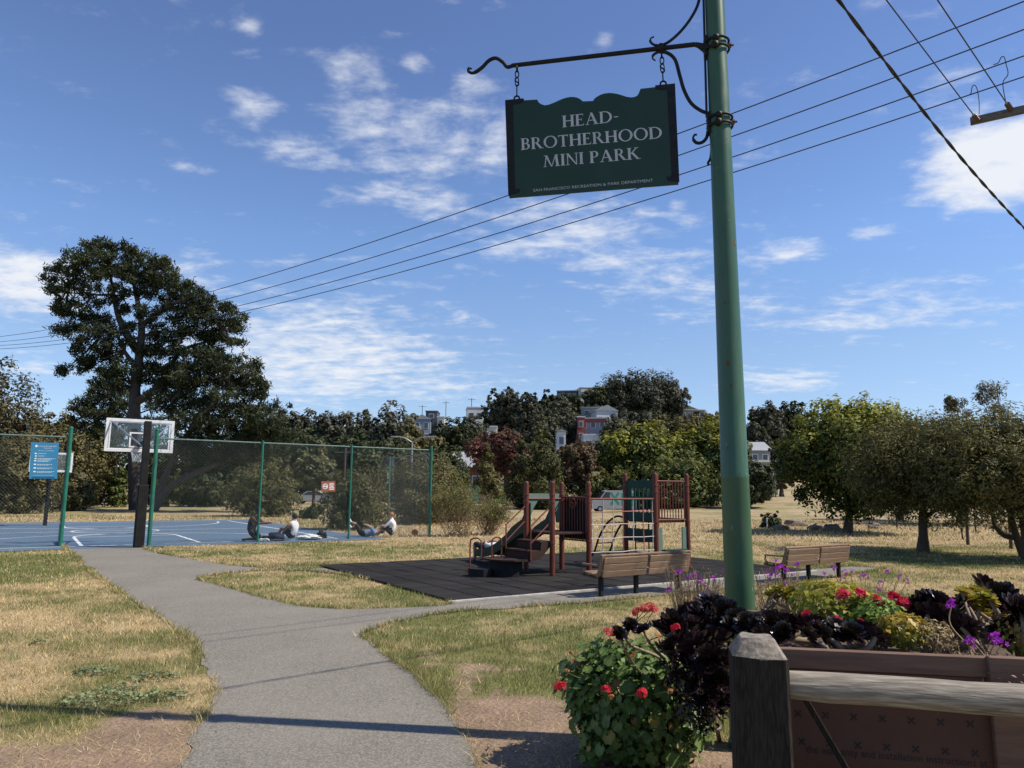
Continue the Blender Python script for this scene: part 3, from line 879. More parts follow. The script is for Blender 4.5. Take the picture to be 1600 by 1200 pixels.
hk.tube(curve_pts([Z1(*p) for p in [(1300, 655), (1292, 690), (1270, 712), (1243, 714), (1226, 695), (1232, 675), (1245, 674)]]), [.014] * 20 + [.009] * 11, 8)
hk.tube(curve_pts([Z1(*p) for p in [(1312, 660), (1316, 740), (1312, 790), (1300, 815), (1306, 826)]]), .010, 8)
hk.build('lower_hook', MT['iron'], pole, 60)
kn = MB(); p = Z1(1065, 238); kn.sphere(p, (.035, .035, .04), 10, 7); kn.build('collar_knot', MT['iron'], pole, 60)
st = MB()
for za in (0,):
    p1 = axis(bar_z - .62) + BD * .104; p2 = axis(6.6) + BD * .085
    st.beam(p1, p2, .05, .016, up=BD)
st.build('mounting_strap', MT['iron'], pole)
for zz in (bar_z, atY(1112, 190, PB.y).z):
    cb = MB()
    cpt = axis(zz); rad = .0955
    for (dz) in (-.035, .035):
        cb.tube([cpt + Vector((math.cos(t) * rad * 1.06, math.sin(t) * rad * 1.06, dz)) for t in np.linspace(0, 2 * math.pi, 25)[:-1]], .011, 6, closed=True)
    cb.beam(cpt + BD * .09 + Vector((0, 0, -.09)), cpt + BD * .09 + Vector((0, 0, .09)), .09, .03, up=BD)
    pf = cpt + BD * .03 - Vector((0, rad, 0))
    cb.sphere(pf + Vector((0, 0, .03)), .03, 8, 6); cb.sphere(pf + Vector((-.01, 0, -.035)), .034, 8, 6)
    cl = cb.build('clamp', MT['iron'], pole, 50)
    bo = MB(); e = cpt - BD * .09
    bo.cyl(e, e - BD * .05, .009, 8); bo.tube([e - BD * .012, e - BD * .03], .021, 6); bo.build('bolt', MT['rust'], cl)

# ---- hanging sign board
sgn = thing('hanging_sign', 'dark green park name sign hanging on two chains from the iron bracket', 'sign')
tl, tr, br_, bl = Z1(292, 510), Z1(1130, 428), Z1(1152, 922), Z1(308, 990)
def SB(s, d, off=0.0):
    return (tl * (1 - s) + tr * s) * (1 - d) + (bl * (1 - s) + br_ * s) * d + BN * off
top = [(0, 0), (.19, .012), (.20, .045), (.215, .066), (.236, .081), (.26, .078), (.296, .06), (.32, .045), (.344, .031), (.368, .023), (.391, .019), (.412, .023), (.433, .034), (.452, .054), (.465, .078), (.525, .084), (.536, .06), (.5525, .042), (.572, .027), (.594, .018), (.62, .017), (.642, .022), (.67, .035), (.70, .056), (.725, .075), (.749, .085), (.768, .085), (.785, .075), (.795, .053), (.80, .032), (.807, .006), (1, 0)]
outl = top + [(1, 1), (0, 1)]
mb = MB()
n = len(outl)
mb.v = [tuple(SB(s, d, .011)) for s, d in outl] + [tuple(SB(s, d, -.011)) for s, d in outl]
mb.face(*range(n)); mb.face(*[n + i for i in range(n)][::-1])
for i in range(n):
    j = (i + 1) % n; mb.face(i, n + i, n + j, j)
mb.build('board', MT['sign_green'], sgn)
def strip(poly, name, par, mat, o0, o1):
    m = MB(); k = len(poly)
    m.v = [tuple(SB(s, d, o1)) for s, d in poly] + [tuple(SB(s, d, o0)) for s, d in poly]
    m.face(*range(k)); m.face(*[k + i for i in range(k)][::-1])
    for i in range(k):
        j = (i + 1) % k; m.face(i, k + i, k + j, j)
    return m.build(name, mat, par)
for sd_ in (0, 1):
    f = (lambda s: s) if sd_ == 0 else (lambda s: 1 - s)
    pol = [(f(-.006), -.012), (f(.108), -.012), (f(.108), .018), (f(.085), .035), (f(.04), .04), (f(.036), .90), (f(.05), .93), (f(.062), .915), (f(.066), .945), (f(.05), .965), (f(-.006), .975)]
    if sd_: pol = pol[::-1]
    sp = strip(pol, 'edge_strap', sgn, MT['iron'], -.015, .016)
    for k in range(8):
        rv = MB(); rv.sphere(SB(f(.016), .09 + k * .105, .0165), .0055, 6, 5); rv.build('rivet', MT['iron'], sp)
def chain(top_p, bot_p):
    d = bot_p - top_p; L = d.length; d.normalize()
    sx = BD; sy = BN
    def ring(c, rx, rz, ax, r=.0055):
        m = MB(); m.tube([c + ax * (math.cos(t) * rx) + d * (math.sin(t) * rz) for t in np.linspace(0, 2 * math.pi, 17)[:-1]], r, 6, closed=True); return m
    ring(top_p + d * .012, .026, .026, sy, .007).build('chain_ring', MT['iron'], sgn, 60)
    ring(top_p + d * .065, .016, .035, sx).build('chain_link', MT['iron'], sgn, 60)
    m = MB(); m.tube([top_p + d * (.095 + .085 * t) + sx * (.017 * math.sin(t * 2 * math.pi)) for t in np.linspace(0, 1, 15)], .0065, 6); m.build('s_hook', MT['iron'], sgn, 60)
    ring(top_p + d * (.095 + .04), .016, .045, sx, .005).build('chain_link', MT['iron'], sgn, 60)
    m = MB(); m.cyl(top_p + d * .165, bot_p - d * .03, .006, 6); m.build('chain_rod', MT['iron'], sgn)
    ring(bot_p + d * .002, .024, .024, sx, .008).build('eye_ring', MT['iron'], sgn, 60)
chain(Z1(345, 338), Z1(344, 492)); chain(Z1(1068, 268), Z1(1076, 418))

# ---- incised serif capitals drawn stroke by stroke
def glyphs():
    T, t, s = .185, .085, .05
    def rc(x0, y0, x1, y1): return [(x0, y0), (x1, y0), (x1, y1), (x0, y1)]
    def stem(x, w=T, o=.07):
        return [rc(x, 0, x + w, 1), rc(x - o, 0, x + w + o, s), rc(x - o, 1 - s, x + w + o, 1), [(x - o * .4, s), (x, s), (x, .10)], [(x + w, s), (x + w + o * .4, s), (x + w, .10)]]
    def arc(cx, cy, rx, ry, wx, wy, a0, a1, n=16):
        o = []; i_ = []
        for k in range(n + 1):
            a = R_(a0 + (a1 - a0) * k / n)
            o.append((cx + rx * math.cos(a), cy + ry * math.sin(a)))
            i_.append((cx + (rx - wx) * math.cos(a), cy + (ry - wy) * math.sin(a)))
        return [[o[k], o[k + 1], i_[k + 1], i_[k]] for k in range(n)]
    g = {}
    g['H'] = (stem(.08) + stem(.66) + [rc(.245, .48, .66, .555)], .93)
    g['I'] = (stem(.08), .34)
    g['E'] = (stem(.08) + [rc(.245, .93, .60, 1), [(.53, .93), (.60, .79), (.60, .93)], rc(.245, .48, .50, .55), [(.47, .40), (.50, .40), (.50, .63), (.47, .63)], rc(.245, 0, .63, .07), [(.63, .0), (.66, .24), (.57, .07)]], .70)
    g['A'] = ([[(.43, 1.02), (.50, 1.02), (.17, .04), (.10, .04)], [(.38, 1.02), (.54, 1.02), (.90, .04), (.70, .04)], rc(.02, 0, .28, s), rc(.60, 0, 1.0, s), rc(.25, .33, .66, .40)], .99)
    g['D'] = (stem(.08) + arc(.38, .5, .56, .5, .17, .07, -90, 90) + [rc(.245, .93, .38, 1), rc(.245, 0, .38, .07)], 1.0)
    g['B'] = (stem(.08) + arc(.36, .755, .26, .245, .14, .06, -90, 90) + arc(.36, .275, .33, .275, .16, .065, -90, 90) + [rc(.245, .94, .36, 1), rc(.245, .49, .36, .55), rc(.245, 0, .36, .065)], .74)
    g['P'] = (stem(.08) + arc(.36, .725, .30, .275, .16, .06, -90, 90) + [rc(.245, .94, .36, 1), rc(.245, .45, .36, .51)], .72)
    g['R'] = (stem(.08) + arc(.36, .745, .29, .255, .15, .06, -90, 90) + [rc(.245, .94, .36, 1), rc(.245, .49, .36, .55), [(.34, .50), (.52, .50), (.86, .0), (.66, .0)], rc(.66, 0, .95, s)], .90)
    g['O'] = (arc(.53, .5, .51, .53, .17, .07, 0, 360, 30), 1.06)
    g['T'] = ([rc(.31, 0, .475, 1), rc(.22, 0, .56, s), rc(.03, .925, .755, 1), [(.03, .925), (.03, .76), (.10, .925)], [(.685, .925), (.755, .76), (.755, .925)]], .79)
    g['M'] = ([[(.20, 1), (.27, 1), (.16, .04), (.09, .04)], rc(.01, 0, .26, s), [(.13, 1), (.31, 1), (.66, .0), (.57, .0)], [(.90, 1), (.97, 1), (.66, 0), (.60, 0)], [(.88, 1), (1.05, 1), (1.15, .04), (.97, .04)], rc(.88, 0, 1.24, s), rc(.06, 1 - s, .22, 1), rc(.98, 1 - s, 1.13, 1)], 1.25)
    g['N'] = ([rc(.12, 0, .19, .95), rc(.02, 0, .29, s), [(.04, 1), (.24, 1), (.84, .0), (.76, -.02)], rc(.77, 0, .84, 1), rc(.67, 1 - s, .94, 1)], .95)
    g['K'] = (stem(.08) + [[(.245, .50), (.66, 1), (.76, 1), (.33, .48)], rc(.54, 1 - s, .84, 1), [(.31, .53), (.44, .62), (.88, .0), (.68, .0)], rc(.68, 0, .98, s)], .96)
    g['-'] = ([rc(.05, .40, .36, .48)], .40)
    g[' '] = ([], .36)
    return g
GL = glyphs()
def serif_line(text, zbl, zbr, ztl, par, name):
    W = sum(GL[c][1] + .035 for c in text)
    BL, BR, TL = Z1(*zbl), Z1(*zbr), Z1(*ztl)
    ex = (BR - BL) / W; ey = (TL - BL)
    x = 0
    for c in text:
        polys, adv = GL[c]
        if polys:
            m = MB()
            for k, pl in enumerate(polys):
                off = BN * (.0130 + .00012 * k)
                P = [BL + ex * (x + a) + ey * b + off for a, b in pl]
                nn = (P[1] - P[0]).cross(P[2] - P[0])
                if nn.dot(BN) < 0: P = P[::-1]
                m.add(P, [tuple(range(len(P)))])
            m.build(name, MT['letter'], par)
        x += adv + .035
serif_line('HEAD-', (572, 641), (858, 612), (570, 583), sgn, 'letter')
serif_line('BROTHERHOOD', (366, 754), (1078, 694), (364, 697), sgn, 'letter')
serif_line('MINI PARK', (478, 839), (966, 797), (476, 782), sgn, 'letter')
def text_mesh(body, name, mat, par, P0, ex, ey, width, align='LEFT', height=None, off=None):
    """flat lettering: the text's own outline turned into a mesh, laid on P0 + x*ex + y*ey"""
    cu = bpy.data.curves.new(name, 'FONT'); cu.body = body; cu.size = 1.0; cu.align_x = 'LEFT'; cu.resolution_u = 2
    to = bpy.data.objects.new(name, cu); COL.objects.link(to)
    dg = bpy.context.evaluated_depsgraph_get()
    me = bpy.data.meshes.new_from_object(to.evaluated_get(dg))
    bpy.data.objects.remove(to, do_unlink=True)
    xs = [v.co.x for v in me.vertices]
    x0, x1 = min(xs), max(xs)
    sx = width / (x1 - x0); sy = sx if height is None else height / .70
    for v in me.vertices:
        a = (v.co.x - x0) * sx; b = v.co.y * sy
        v.co = P0 + ex * a + ey * b + (off or Vector((0, 0, 0)))
    me.materials.clear(); me.materials.append(mat)
    me.name = name
    return link(bpy.data.objects.new(name, me), par)
fL, fR, fT = Z1(428, 962), Z1(1026, 911), Z1(427, 947)
text_mesh('SAN FRANCISCO RECREATION & PARK DEPARTMENT', 'footer_lettering', MT['letter'], sgn, fL, (fR - fL).normalized(), (fT - fL).normalized(), (fR - fL).length, height=(fT - fL).length * .92, off=BN * .0135)

# ---- timber fence: heavy post and round rails
FA = R_(-11)
FD = Vector((math.cos(FA), math.sin(FA), 0)); FN = Vector((math.sin(FA), -math.cos(FA), 0))   # FN looks to the street
PC = Vector((.985, 3.06, 0))
fence = thing('rail_fence', 'weathered timber fence, square post with two round rails', 'fence', PC, FA)
def post_mesh(h, hw):
    mb = MB()
    lv = [(-.02, hw), (.4, hw * 1.01), (.8, hw), (h - .07, hw * .985), (h - .065, hw * .97), (h - .005, hw * .62), (h, hw * .58)]
    n = 12
    rs = random.Random(3)
    def sq(k, w, z):
        pts = []
        for sx, sy in ((-1, -1), (1, -1), (1, 1), (-1, 1)):
            nxs, nys = {(-1, -1): (1, -1), (1, -1): (1, 1), (1, 1): (-1, 1), (-1, 1): (-1, -1)}[(sx, sy)]
            ch = .012
            a = (sx * w, sy * w); b = (nxs * w, nys * w)
            dx, dy = (b[0] - a[0]), (b[1] - a[1]); L = math.hypot(dx, dy)
            for t in (ch / L, .5, 1 - ch / L):
                j = rs.uniform(-.0035, .0035)
                pts.append((a[0] + dx * t + j, a[1] + dy * t + rs.uniform(-.0035, .0035), z + (rs.uniform(-.004, .004) if z > .9 else 0)))
        return pts
    rings = []
    for z, w in lv:
        rings.append(len(mb.v)); mb.v += sq(n, w, z)
    for r in range(len(rings) - 1):
        mb.mi = 1 if r >= 4 else 0
        for j in range(n):
            j2 = (j + 1) % n
            mb.face(rings[r] + j, rings[r] + j2, rings[r + 1] + j2, rings[r + 1] + j)
    mb.mi = 1
    mb.face(*[rings[-1] + j for j in range(n)])
    return mb
post_mesh(1.285, .104).build('post', [MT['weathered'], MT['end_grain']], fence, 35)
p2 = post_mesh(1.285, .104).build('post', [MT['weathered'], MT['end_grain']], fence, 35); p2.location = (2.55, 0, 0)
def rail(z, r, seed):
    rs = random.Random(seed); mb = MB()
    pts = []; rad = []
    for k in range(15):
        t = k / 14
        pts.append((.09 + t * 2.37, rs.uniform(-.003, .003), z + rs.uniform(-.003, .003) - .012 * math.sin(t * math.pi)))
        rad.append(r * (1 + rs.uniform(-.03, .03)) * (.88 if k in (0, 14) else 1))
    mb.tube(pts, rad, 16)
    return mb.build('rail', MT['rail_wood'], fence, 50)
rail(1.105, .058, 1); rail(.715, .058, 2)

# ---- raised planter of printed sheathing
PO = PC + FD * .12 - FN * .30
planter = thing('planter_box', 'raised planter box of reddish printed sheathing boards behind the timber rail', 'planter', PO, FA)
PH, PLN, PDP = 1.185, 2.7, 1.05
m = MB(); m.box((PLN / 2, .02, (PH - .085) / 2), (PLN, .025, PH - .085)); m.build('front_panel', MT['sheathing'], planter)
m = MB(); m.box((PLN / 2, PDP, (PH - .085) / 2), (PLN, .025, PH - .085)); m.build('back_panel', MT['sheathing'], planter)
for x in (0.0145, PLN - .0145):
    m = MB(); m.box((x, PDP / 2 + .01, (PH - .085) / 2), (.025, PDP - .05, PH - .085)); m.build('end_panel', MT['sheathing'], planter)
for y, nm in ((.018, 'top_plank'), (PDP + .002, 'top_plank')):
    m = MB(); m.box((PLN / 2, y, PH - .041), (PLN + .01, .036, .082), bev=.004); m.build(nm, MT['plank_warm'], planter)
m = MB(); m.box((PLN / 2, PDP / 2 + .01, PH - .16), (PLN - .06, PDP - .04, .06)); so = m.build('soil', MT['soil'], planter)
tx = 0.905
m = MB(); m.box((tx, -.012, PH / 2 + .004), (.165, .034, PH + .008), bev=.004); m.build('corner_board', MT['plank_warm'], planter)
def xmark(x, z, s=.017, y=.0062):
    m = MB()
    for k, sg in enumerate((-1, 1)):
        d = Vector((s, 0, sg * s)); pn = Vector((-sg * .0026, 0, .0026)) if sg > 0 else Vector((.0026, 0, .0026))
        c = Vector((x, y - .0004 * k, z))
        P = [c - d - pn, c + d - pn, c + d + pn, c - d + pn]
        nn = (P[1] - P[0]).cross(P[2] - P[0])
        if nn.y > 0: P = P[::-1]
        m.add(P, [(0, 1, 2, 3)])
    m.build('printed_cross', MT['print'], planter)
for k in range(16):
    xmark(.10 + k * .0535, PH - .115, .012)
def pz(y): return onplane(1350, y, PO, FN).z
for row, z in enumerate((pz(1122), pz(1166))):
    for k in range(7):
        xmark(.075 + k * .112 + (.01 if row else 0), z, .0125)
text_mesh('the warranty and installation instructions at', 'printed_lettering', MT['print'], planter, Vector((.10, .0058, pz(1183))), Vector((1, 0, -.012)).normalized(), Vector((0, 0, 1)), .70, height=.030)
# leaning stake
stk = MB(); a = PC + FD * .175 - FN * .12; b = PC + FD * .62 - FN * .17
stk.beam((a.x, a.y, 1.06), (b.x - .02, b.y, .30), .022, .062, up=FN, bev=.003)
tag(stk.build('wooden_stake', MT['weathered']), 'thin grey wooden stake slanting behind the round fence rail', 'stake')

# ---- plants -------------------------------------------------------
def rosette_mesh(name, n, R, col, col2, mat, seed, cup=.55, wid=.36):
    rs = random.Random(seed)
    V = []; Fc = []; C = []
    ga = math.pi * (3 - math.sqrt(5))
    for k in range(n):
        t = (k + .5) / n
        an = k * ga + rs.uniform(-.1, .1)
        L = R * (.35 + .65 * t) * rs.uniform(.9, 1.1)
        el = R_(78 - 82 * t + rs.uniform(-6, 6))
        d = Vector((math.cos(an) * math.cos(el), math.sin(an) * math.cos(el), math.sin(el)))
        s = Vector((-math.sin(an), math.cos(an), 0)); u = d.cross(s) * -1
        if u.z < 0: u = -u
        w = L * wid
        b = len(V)
        V += [d * L * .08 - s * w * .22, d * L * .08 + s * w * .22, d * L * .6 + s * w * .75 + u * L * .03, d * L * .88 + s * w * .6 + u * L * .06, d * L * 1.0 + u * L * .10, d * L * .88 - s * w * .6 + u * L * .06, d * L * .6 - s * w * .75 + u * L * .03, d * L * .62 - u * L * .05]
        Fc += [(b, b + 1, b + 7), (b + 1, b + 2, b + 7), (b + 2, b + 3, b + 7), (b + 3, b + 4, b + 7), (b + 4, b + 5, b + 7), (b + 5, b + 6, b + 7), (b + 6, b, b + 7)]
        f = rs.uniform(.75, 1.25)
        mixk = (1 - t) ** 1.5
        c = [(col[i] * (1 - mixk) + col2[i] * mixk) * f for i in range(3)]
        C += [c] * 8
    me = bpy.data.meshes.new(name)
    me.from_pydata([tuple(v) for v in V], [], Fc)
    set_col(me, np.array(C))
    me.materials.append(mat)
    return me
DARK = [rosette_mesh('rosette', 84, .118, (.018, .008, .013), (.04, .032, .014), MT['dark_leaf'], k, wid=.25) for k in range(3)]
YEL = [rosette_mesh('rosette', 26, .055, (.34, .24, .03), (.30, .34, .05), MT['gloss_leaf'], 10 + k, wid=.5) for k in range(2)]
def stem_curve(a, b, rs, sag=.12):
    a, b = Vector(a), Vector(b)
    m1 = a.lerp(b, .35) + Vector((rs.uniform(-sag, sag), rs.uniform(-sag, sag), -sag * .3)); m2 = a.lerp(b, .75) + Vector((rs.uniform(-sag, sag) * .6, rs.uniform(-sag, sag) * .6, -sag * .2))
    return curve_pts([a, m1, m2, b], 5)
def succulent(label, base, heads, meshes, scale, seed, rad=.014, cat='succulent', group=None, stemmat='stem'):
    rs = random.Random(seed)
    t = thing('succulent', label, cat, base, 0, group)
    base = Vector(base)
    for (p_, s, tilt) in heads:
        p = Vector(p_)
        o = link(bpy.data.objects.new('rosette', meshes[rs.randrange(len(meshes))]), t)
        o.location = p - base; o.scale = (s * scale,) * 3
        o.rotation_euler = (R_(rs.uniform(-18, 18) + tilt[0]), R_(rs.uniform(-18, 18) + tilt[1]), rs.uniform(0, 6.28))
        mb = MB()
        st = Vector((rs.uniform(-.05, .05), rs.uniform(-.05, .05), 0))
        nh = heads.index((p_, s, tilt))
        if nh % 4: st = (p - base).lerp(st, .35) + Vector((rs.uniform(-.04, .04), .03, -.03))
        pts = stem_curve(st, p - base, rs)
        mb.tube(pts, [rad * (1.25 - .5 * k / (len(pts) - 1)) for k in range(len(pts))], 7)
        mb.build('stem', MT[stemmat], t, 60)
    return t
def H_(lst, Y, jit=.0, sc=1.12, tilt=(42, 0)):
    return [(atY(a, b, Y + dy), s * sc, tilt) for (a, b, dy, s) in lst]
# dark aeonium thicket (dark leaves added below as its inner shade) between the geranium and the post
succulent('dark purple-black succulent thicket with bare stems between geranium bush and square post', G(1095, 1140) , H_([(966, 990, 0, .5), (985, 977, .1, .5), (1005, 985, 0, .55), (1030, 985, .1, .8), (1050, 972, .1, .8), (1076, 962, .15, .95), (1076, 985, -.05, .9), (1098, 972, .1, .9), (1055, 1005, -.1, .9), (1085, 1010, -.15, .95), (1115, 1000, -.1, .95), (1105, 1030, -.2, .9), (1075, 1040, -.1, .85), (1128, 1035, -.2, .9), (1120, 1065, -.2, .8), (1090, 1065, -.1, .8), (1105, 1090, -.1, .7), (1130, 1095, -.1, .7), (1040, 1020, .1, .8), (1062, 1060, .1, .7)], 4.75), DARK, 1.0, 1, .010)
succulent('large black rosette succulent standing tall at the foot of the green pole', G(1120, 1160), H_([(1117, 947, .15, 1.15), (1105, 958, .1, .9), (1132, 960, 0, .95), (1150, 972, -.1, .85)], 4.8), DARK, 1.0, 2)
_th = [o for o in bpy.data.objects if o.name.startswith('succulent') and o.get('label', '').startswith('dark purple-black')][0]
_r = np.random.RandomState(77); _n = 1500
_c = np.array(atY(1095, 1040, 4.85) - _th.location)
_d = _r.normal(size=(_n, 3)); _d /= np.linalg.norm(_d, axis=1, keepdims=True)
_p = _c[None] + _d * np.cbrt(_r.rand(_n, 1)) * np.array((.24, .2, .42))[None]
_p = _p[_p[:, 2] > .08]
_v, _f, _cc = leafcloud(_p, _r.normal(size=_p.shape) + np.array((0, -.6, .5)), .018 + .02 * _r.rand(len(_p)), .32, np.array((.014, .008, .011))[None] * (.6 + .8 * _r.rand(len(_p), 1)), _r)
leaf_obj('shade_fill_leaves', _v, _f, _cc, MT['dark_leaf'], _th)['kind'] = 'stuff'  # dark leaf cloud added to stand in for shade inside the thicket
PS = PH - .13
def inpl(px, d): # a spot on the planter soil below pixel column px at depth d behind the front
    p0 = PO - FN * d; q = onplane(px, 1000, p0, FN); return Vector((q.x, q.y, PS))
def H2(lst, tilt=(42, 0)):
    return [(onplane(a, b, PO - FN * d, FN), s, tilt) for (a, b, d, s) in lst]
succulent('low black succulent row along the planter rim right behind the square post', inpl(1215, .5), H2([(1165, 972, .55, .75), (1185, 976, .5, .75), (1205, 972, .45, .8), (1228, 974, .4, .8), (1222, 990, .25, .7), (1250, 975, .4, .85), (1196, 990, .3, .7)]), DARK, .82, 3)
succulent('glossy black succulent with grey-sheened leaves along the planter rim below the red flowers', inpl(1310, .35), H2([(1268, 978, .3, .85), (1285, 990, .2, .8), (1308, 986, .25, .85), (1330, 990, .2, .8), (1350, 988, .3, .85), (1368, 996, .2, .7), (1262, 996, .15, .7)]), DARK, .85, 4)
succulent('black succulent with a glinting crown beside the yellow tree-like succulent', inpl(1480, .6), H2([(1432, 951, .7, 1.25), (1452, 945, .75, 1.0), (1470, 946, .6, 1.2), (1490, 958, .6, 1.25), (1502, 980, .45, 1.0), (1478, 968, .5, 1.0), (1450, 962, .55, .9)]), DARK, .88, 5)
succulent('tall black succulent head rising above the yellow tree-like succulent', inpl(1560, .7), H2([(1540, 920, .9, .95), (1562, 934, .8, 1.05), (1556, 948, .8, .9), (1572, 985, .5, .95)]), DARK, .9, 6, .012)
succulent('black succulent on a pale bent stem beside the corner board', inpl(1588, .35), H2([(1595, 957, .5, 1.0), (1640, 970, .4, 1.1)]), DARK, .9, 7, .012)
succulent('yellow and bronze tree-like succulent with upright woody stem in the planter', inpl(1520, .5), H2([(a, b, .6 + .1 * ((a * 7) % 3), 1.0) for a, b in [(1503, 925), (1511, 930), (1520, 922), (1527, 936), (1534, 926), (1542, 933), (1548, 940), (1515, 938), (1506, 936), (1524, 945), (1536, 945), (1550, 958), (1540, 960), (1556, 962), (1530, 956)]], (10, 0)), YEL, 1.0, 8, .009)
succulent('small pale yellow succulent shrub just right of the green pole', inpl(1225, .95), H2([(a, b, 1.0, 1.0) for a, b in [(1203, 930), (1210, 924), (1219, 920), (1228, 926), (1236, 922), (1222, 932), (1230, 936), (1213, 938), (1240, 932)]], (10, 0)), YEL, .95, 9, .008)

def leafy_mound(name, label, cat, base, ctr, rad, n, size, cols, mat, seed, aspect=.7, group=None, up=.6):
    """a low plant: stem tuft and a mound of small leaves"""
    rs = np.random.RandomState(seed)
    t = thing(name, label, cat, base, 0, group)
    b = Vector(base); c0 = np.array(Vector(ctr) - b)
    d = rs.normal(size=(n, 3)); d /= np.linalg.norm(d, axis=1, keepdims=True)
    r = np.cbrt(.25 + .75 * rs.rand(n, 1)) * (1 + .28 * (fbm(d[:, :1] * 2.6 + seed, d[:, 1:2] * 2.6 + d[:, 2:] * 2.1, 3, seed) - .5) * 2)
    p = d * r * np.array(rad)[None] + c0[None]
    p = p[p[:, 2] > .0]; d = d[:len(p)]
    d = (p - c0[None]); n = len(p)
    nr = d / np.linalg.norm(d, axis=1, keepdims=True) + np.array((0, 0, up))[None] + rs.normal(0, .5, (n, 3))
    ct = np.array(cols); hk = np.clip((p[:, 2:] - c0[2]) / rad[2] * .5 + .5 + rs.normal(0, .2, (n, 1)), 0, 1)
    col = ct[0][None] * (1 - hk) + ct[1][None] * hk
    col = col * (.7 + .6 * rs.rand(n, 1))
    v, f, cc = leafcloud(p, nr, size * (.6 + .7 * rs.rand(n)), aspect, col, rs)
    o = leaf_obj('foliage', v, f, cc, mat, t); o['kind'] = 'stuff'
    mb = MB(); rr = random.Random(seed)
    for k in range(7):
        q = Vector((rr.uniform(-1, 1) * rad[0] * .6, rr.uniform(-1, 1) * rad[1] * .6, c0[2] + rr.uniform(-.2, .5) * rad[2]))
        mb.tube(stem_curve((rr.uniform(-.02, .02), rr.uniform(-.02, .02), 0), q, rr, .03), .006, 5)
    mb.build('stems', MT['stem'], t)
    return t
def on_d(px, py, d): return onplane(px, py, PO - FN * d, FN)
JG = [(.10, .17, .02), (.36, .31, .03)]
c = on_d(1300, 948, .75)
leafy_mound('jade_plant', 'rounded jade-like bush with golden leaf tips in the middle of the planter', 'succulent', (c.x, c.y, PS), c, (.235, .2, .13), 1500, .017, JG, MT['gloss_leaf'], 21)
c = on_d(1370, 962, .6)
leafy_mound('geranium', 'fresh green geranium mound bearing the crimson flowers in the planter', 'flower plant', (c.x, c.y, PS), c, (.15, .15, .09), 800, .017, [(.08, .17, .025), (.22, .30, .05)], MT['gloss_leaf'], 22)
c = on_d(1412, 986, .35)
leafy_mound('jade_plant', 'small amber-tipped jade-like mound at the planter rim', 'succulent', (c.x, c.y, PS), c, (.13, .13, .08), 700, .015, [(.12, .17, .02), (.42, .27, .03)], MT['gloss_leaf'], 23)
c = on_d(1455, 992, .3)
leafy_mound('dry_plant', 'withered straw-coloured plant tuft at the planter rim', 'plant', (c.x, c.y, PS), c, (.10, .1, .07), 500, .012, [(.28, .20, .10), (.38, .29, .15)], MT['leaf'], 24, .35)
c = on_d(1600, 990, .5)
leafy_mound('jade_plant', 'orange and green leafy mound behind the corner board', 'succulent', (c.x, c.y, PS), c, (.14, .14, .10), 600, .016, [(.12, .18, .03), (.42, .22, .05)], MT['gloss_leaf'], 25)

# geranium bush on the ground: each showing leaf is a leaf
def ger_leaf(seed):
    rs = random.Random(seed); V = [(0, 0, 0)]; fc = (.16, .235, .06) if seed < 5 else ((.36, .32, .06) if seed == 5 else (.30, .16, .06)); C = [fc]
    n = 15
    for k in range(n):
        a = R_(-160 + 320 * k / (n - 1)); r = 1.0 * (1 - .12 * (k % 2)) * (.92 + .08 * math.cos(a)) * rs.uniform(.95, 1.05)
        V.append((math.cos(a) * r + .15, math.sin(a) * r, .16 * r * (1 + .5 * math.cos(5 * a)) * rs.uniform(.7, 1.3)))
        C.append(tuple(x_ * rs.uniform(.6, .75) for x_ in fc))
    Fc = [(0, k + 1, k + 2) for k in range(n - 1)]
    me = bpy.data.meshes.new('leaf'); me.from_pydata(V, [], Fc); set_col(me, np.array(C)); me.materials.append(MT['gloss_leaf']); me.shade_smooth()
    return me
GLF = [ger_leaf(k) for k in range(7)]
gb = G(988, 1186)
ger = thing('geranium_bush', 'dense round-leaved green geranium bush on the soil beside the square post', 'flower plant', gb)
gc = Vector((0, 0, .36)); GR = (.52, .42, .50)
rs = random.Random(31)
mb_s = MB()
cnt = 0
ga = math.pi * (3 - math.sqrt(5))
for k in range(620):
    zz = 1 - 2 * (k + .5) / 620
    an = k * ga
    rr_ = math.sqrt(1 - zz * zz)
    d = Vector((rr_ * math.cos(an), rr_ * math.sin(an), zz))
    if d.y > .35 or d.z < -.75 or cnt >= 290: continue
    rad = rs.uniform(.80, 1.05) * (1 + .40 * (float(fbm(d.x * 1.9 + 5, d.z * 1.9 + d.y, 3, 41)) - .5) * 2)
    p = gc + Vector((d.x * GR[0], d.y * GR[1], d.z * GR[2])) * rad
    if p.z < .05: continue
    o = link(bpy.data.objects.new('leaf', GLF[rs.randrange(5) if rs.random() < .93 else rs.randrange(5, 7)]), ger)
    o.location = p
    s = rs.uniform(.026, .055); o.scale = (s, s * rs.uniform(.8, 1.1), s * rs.uniform(.6, 1.8))
    nr = (d + Vector((rs.uniform(-.5, .5), rs.uniform(-.5, .5) - .1, rs.uniform(.1, .9)))).normalized()
    o.rotation_euler = nr.to_track_quat('Z', 'Y').to_euler()
    o.rotation_euler.rotate_axis('Z', rs.uniform(0, 6.28))
    mb_s.tube([p * .45 + gc * .5, p], .0022, 4, caps=False)
    cnt += 1
mb_s.build('stalks', MT['green_stem'], ger)['kind'] = 'stuff'
rsn = np.random.RandomState(8)
n = 5200
d = rsn.normal(size=(n, 3)); d /= np.linalg.norm(d, axis=1, keepdims=True)
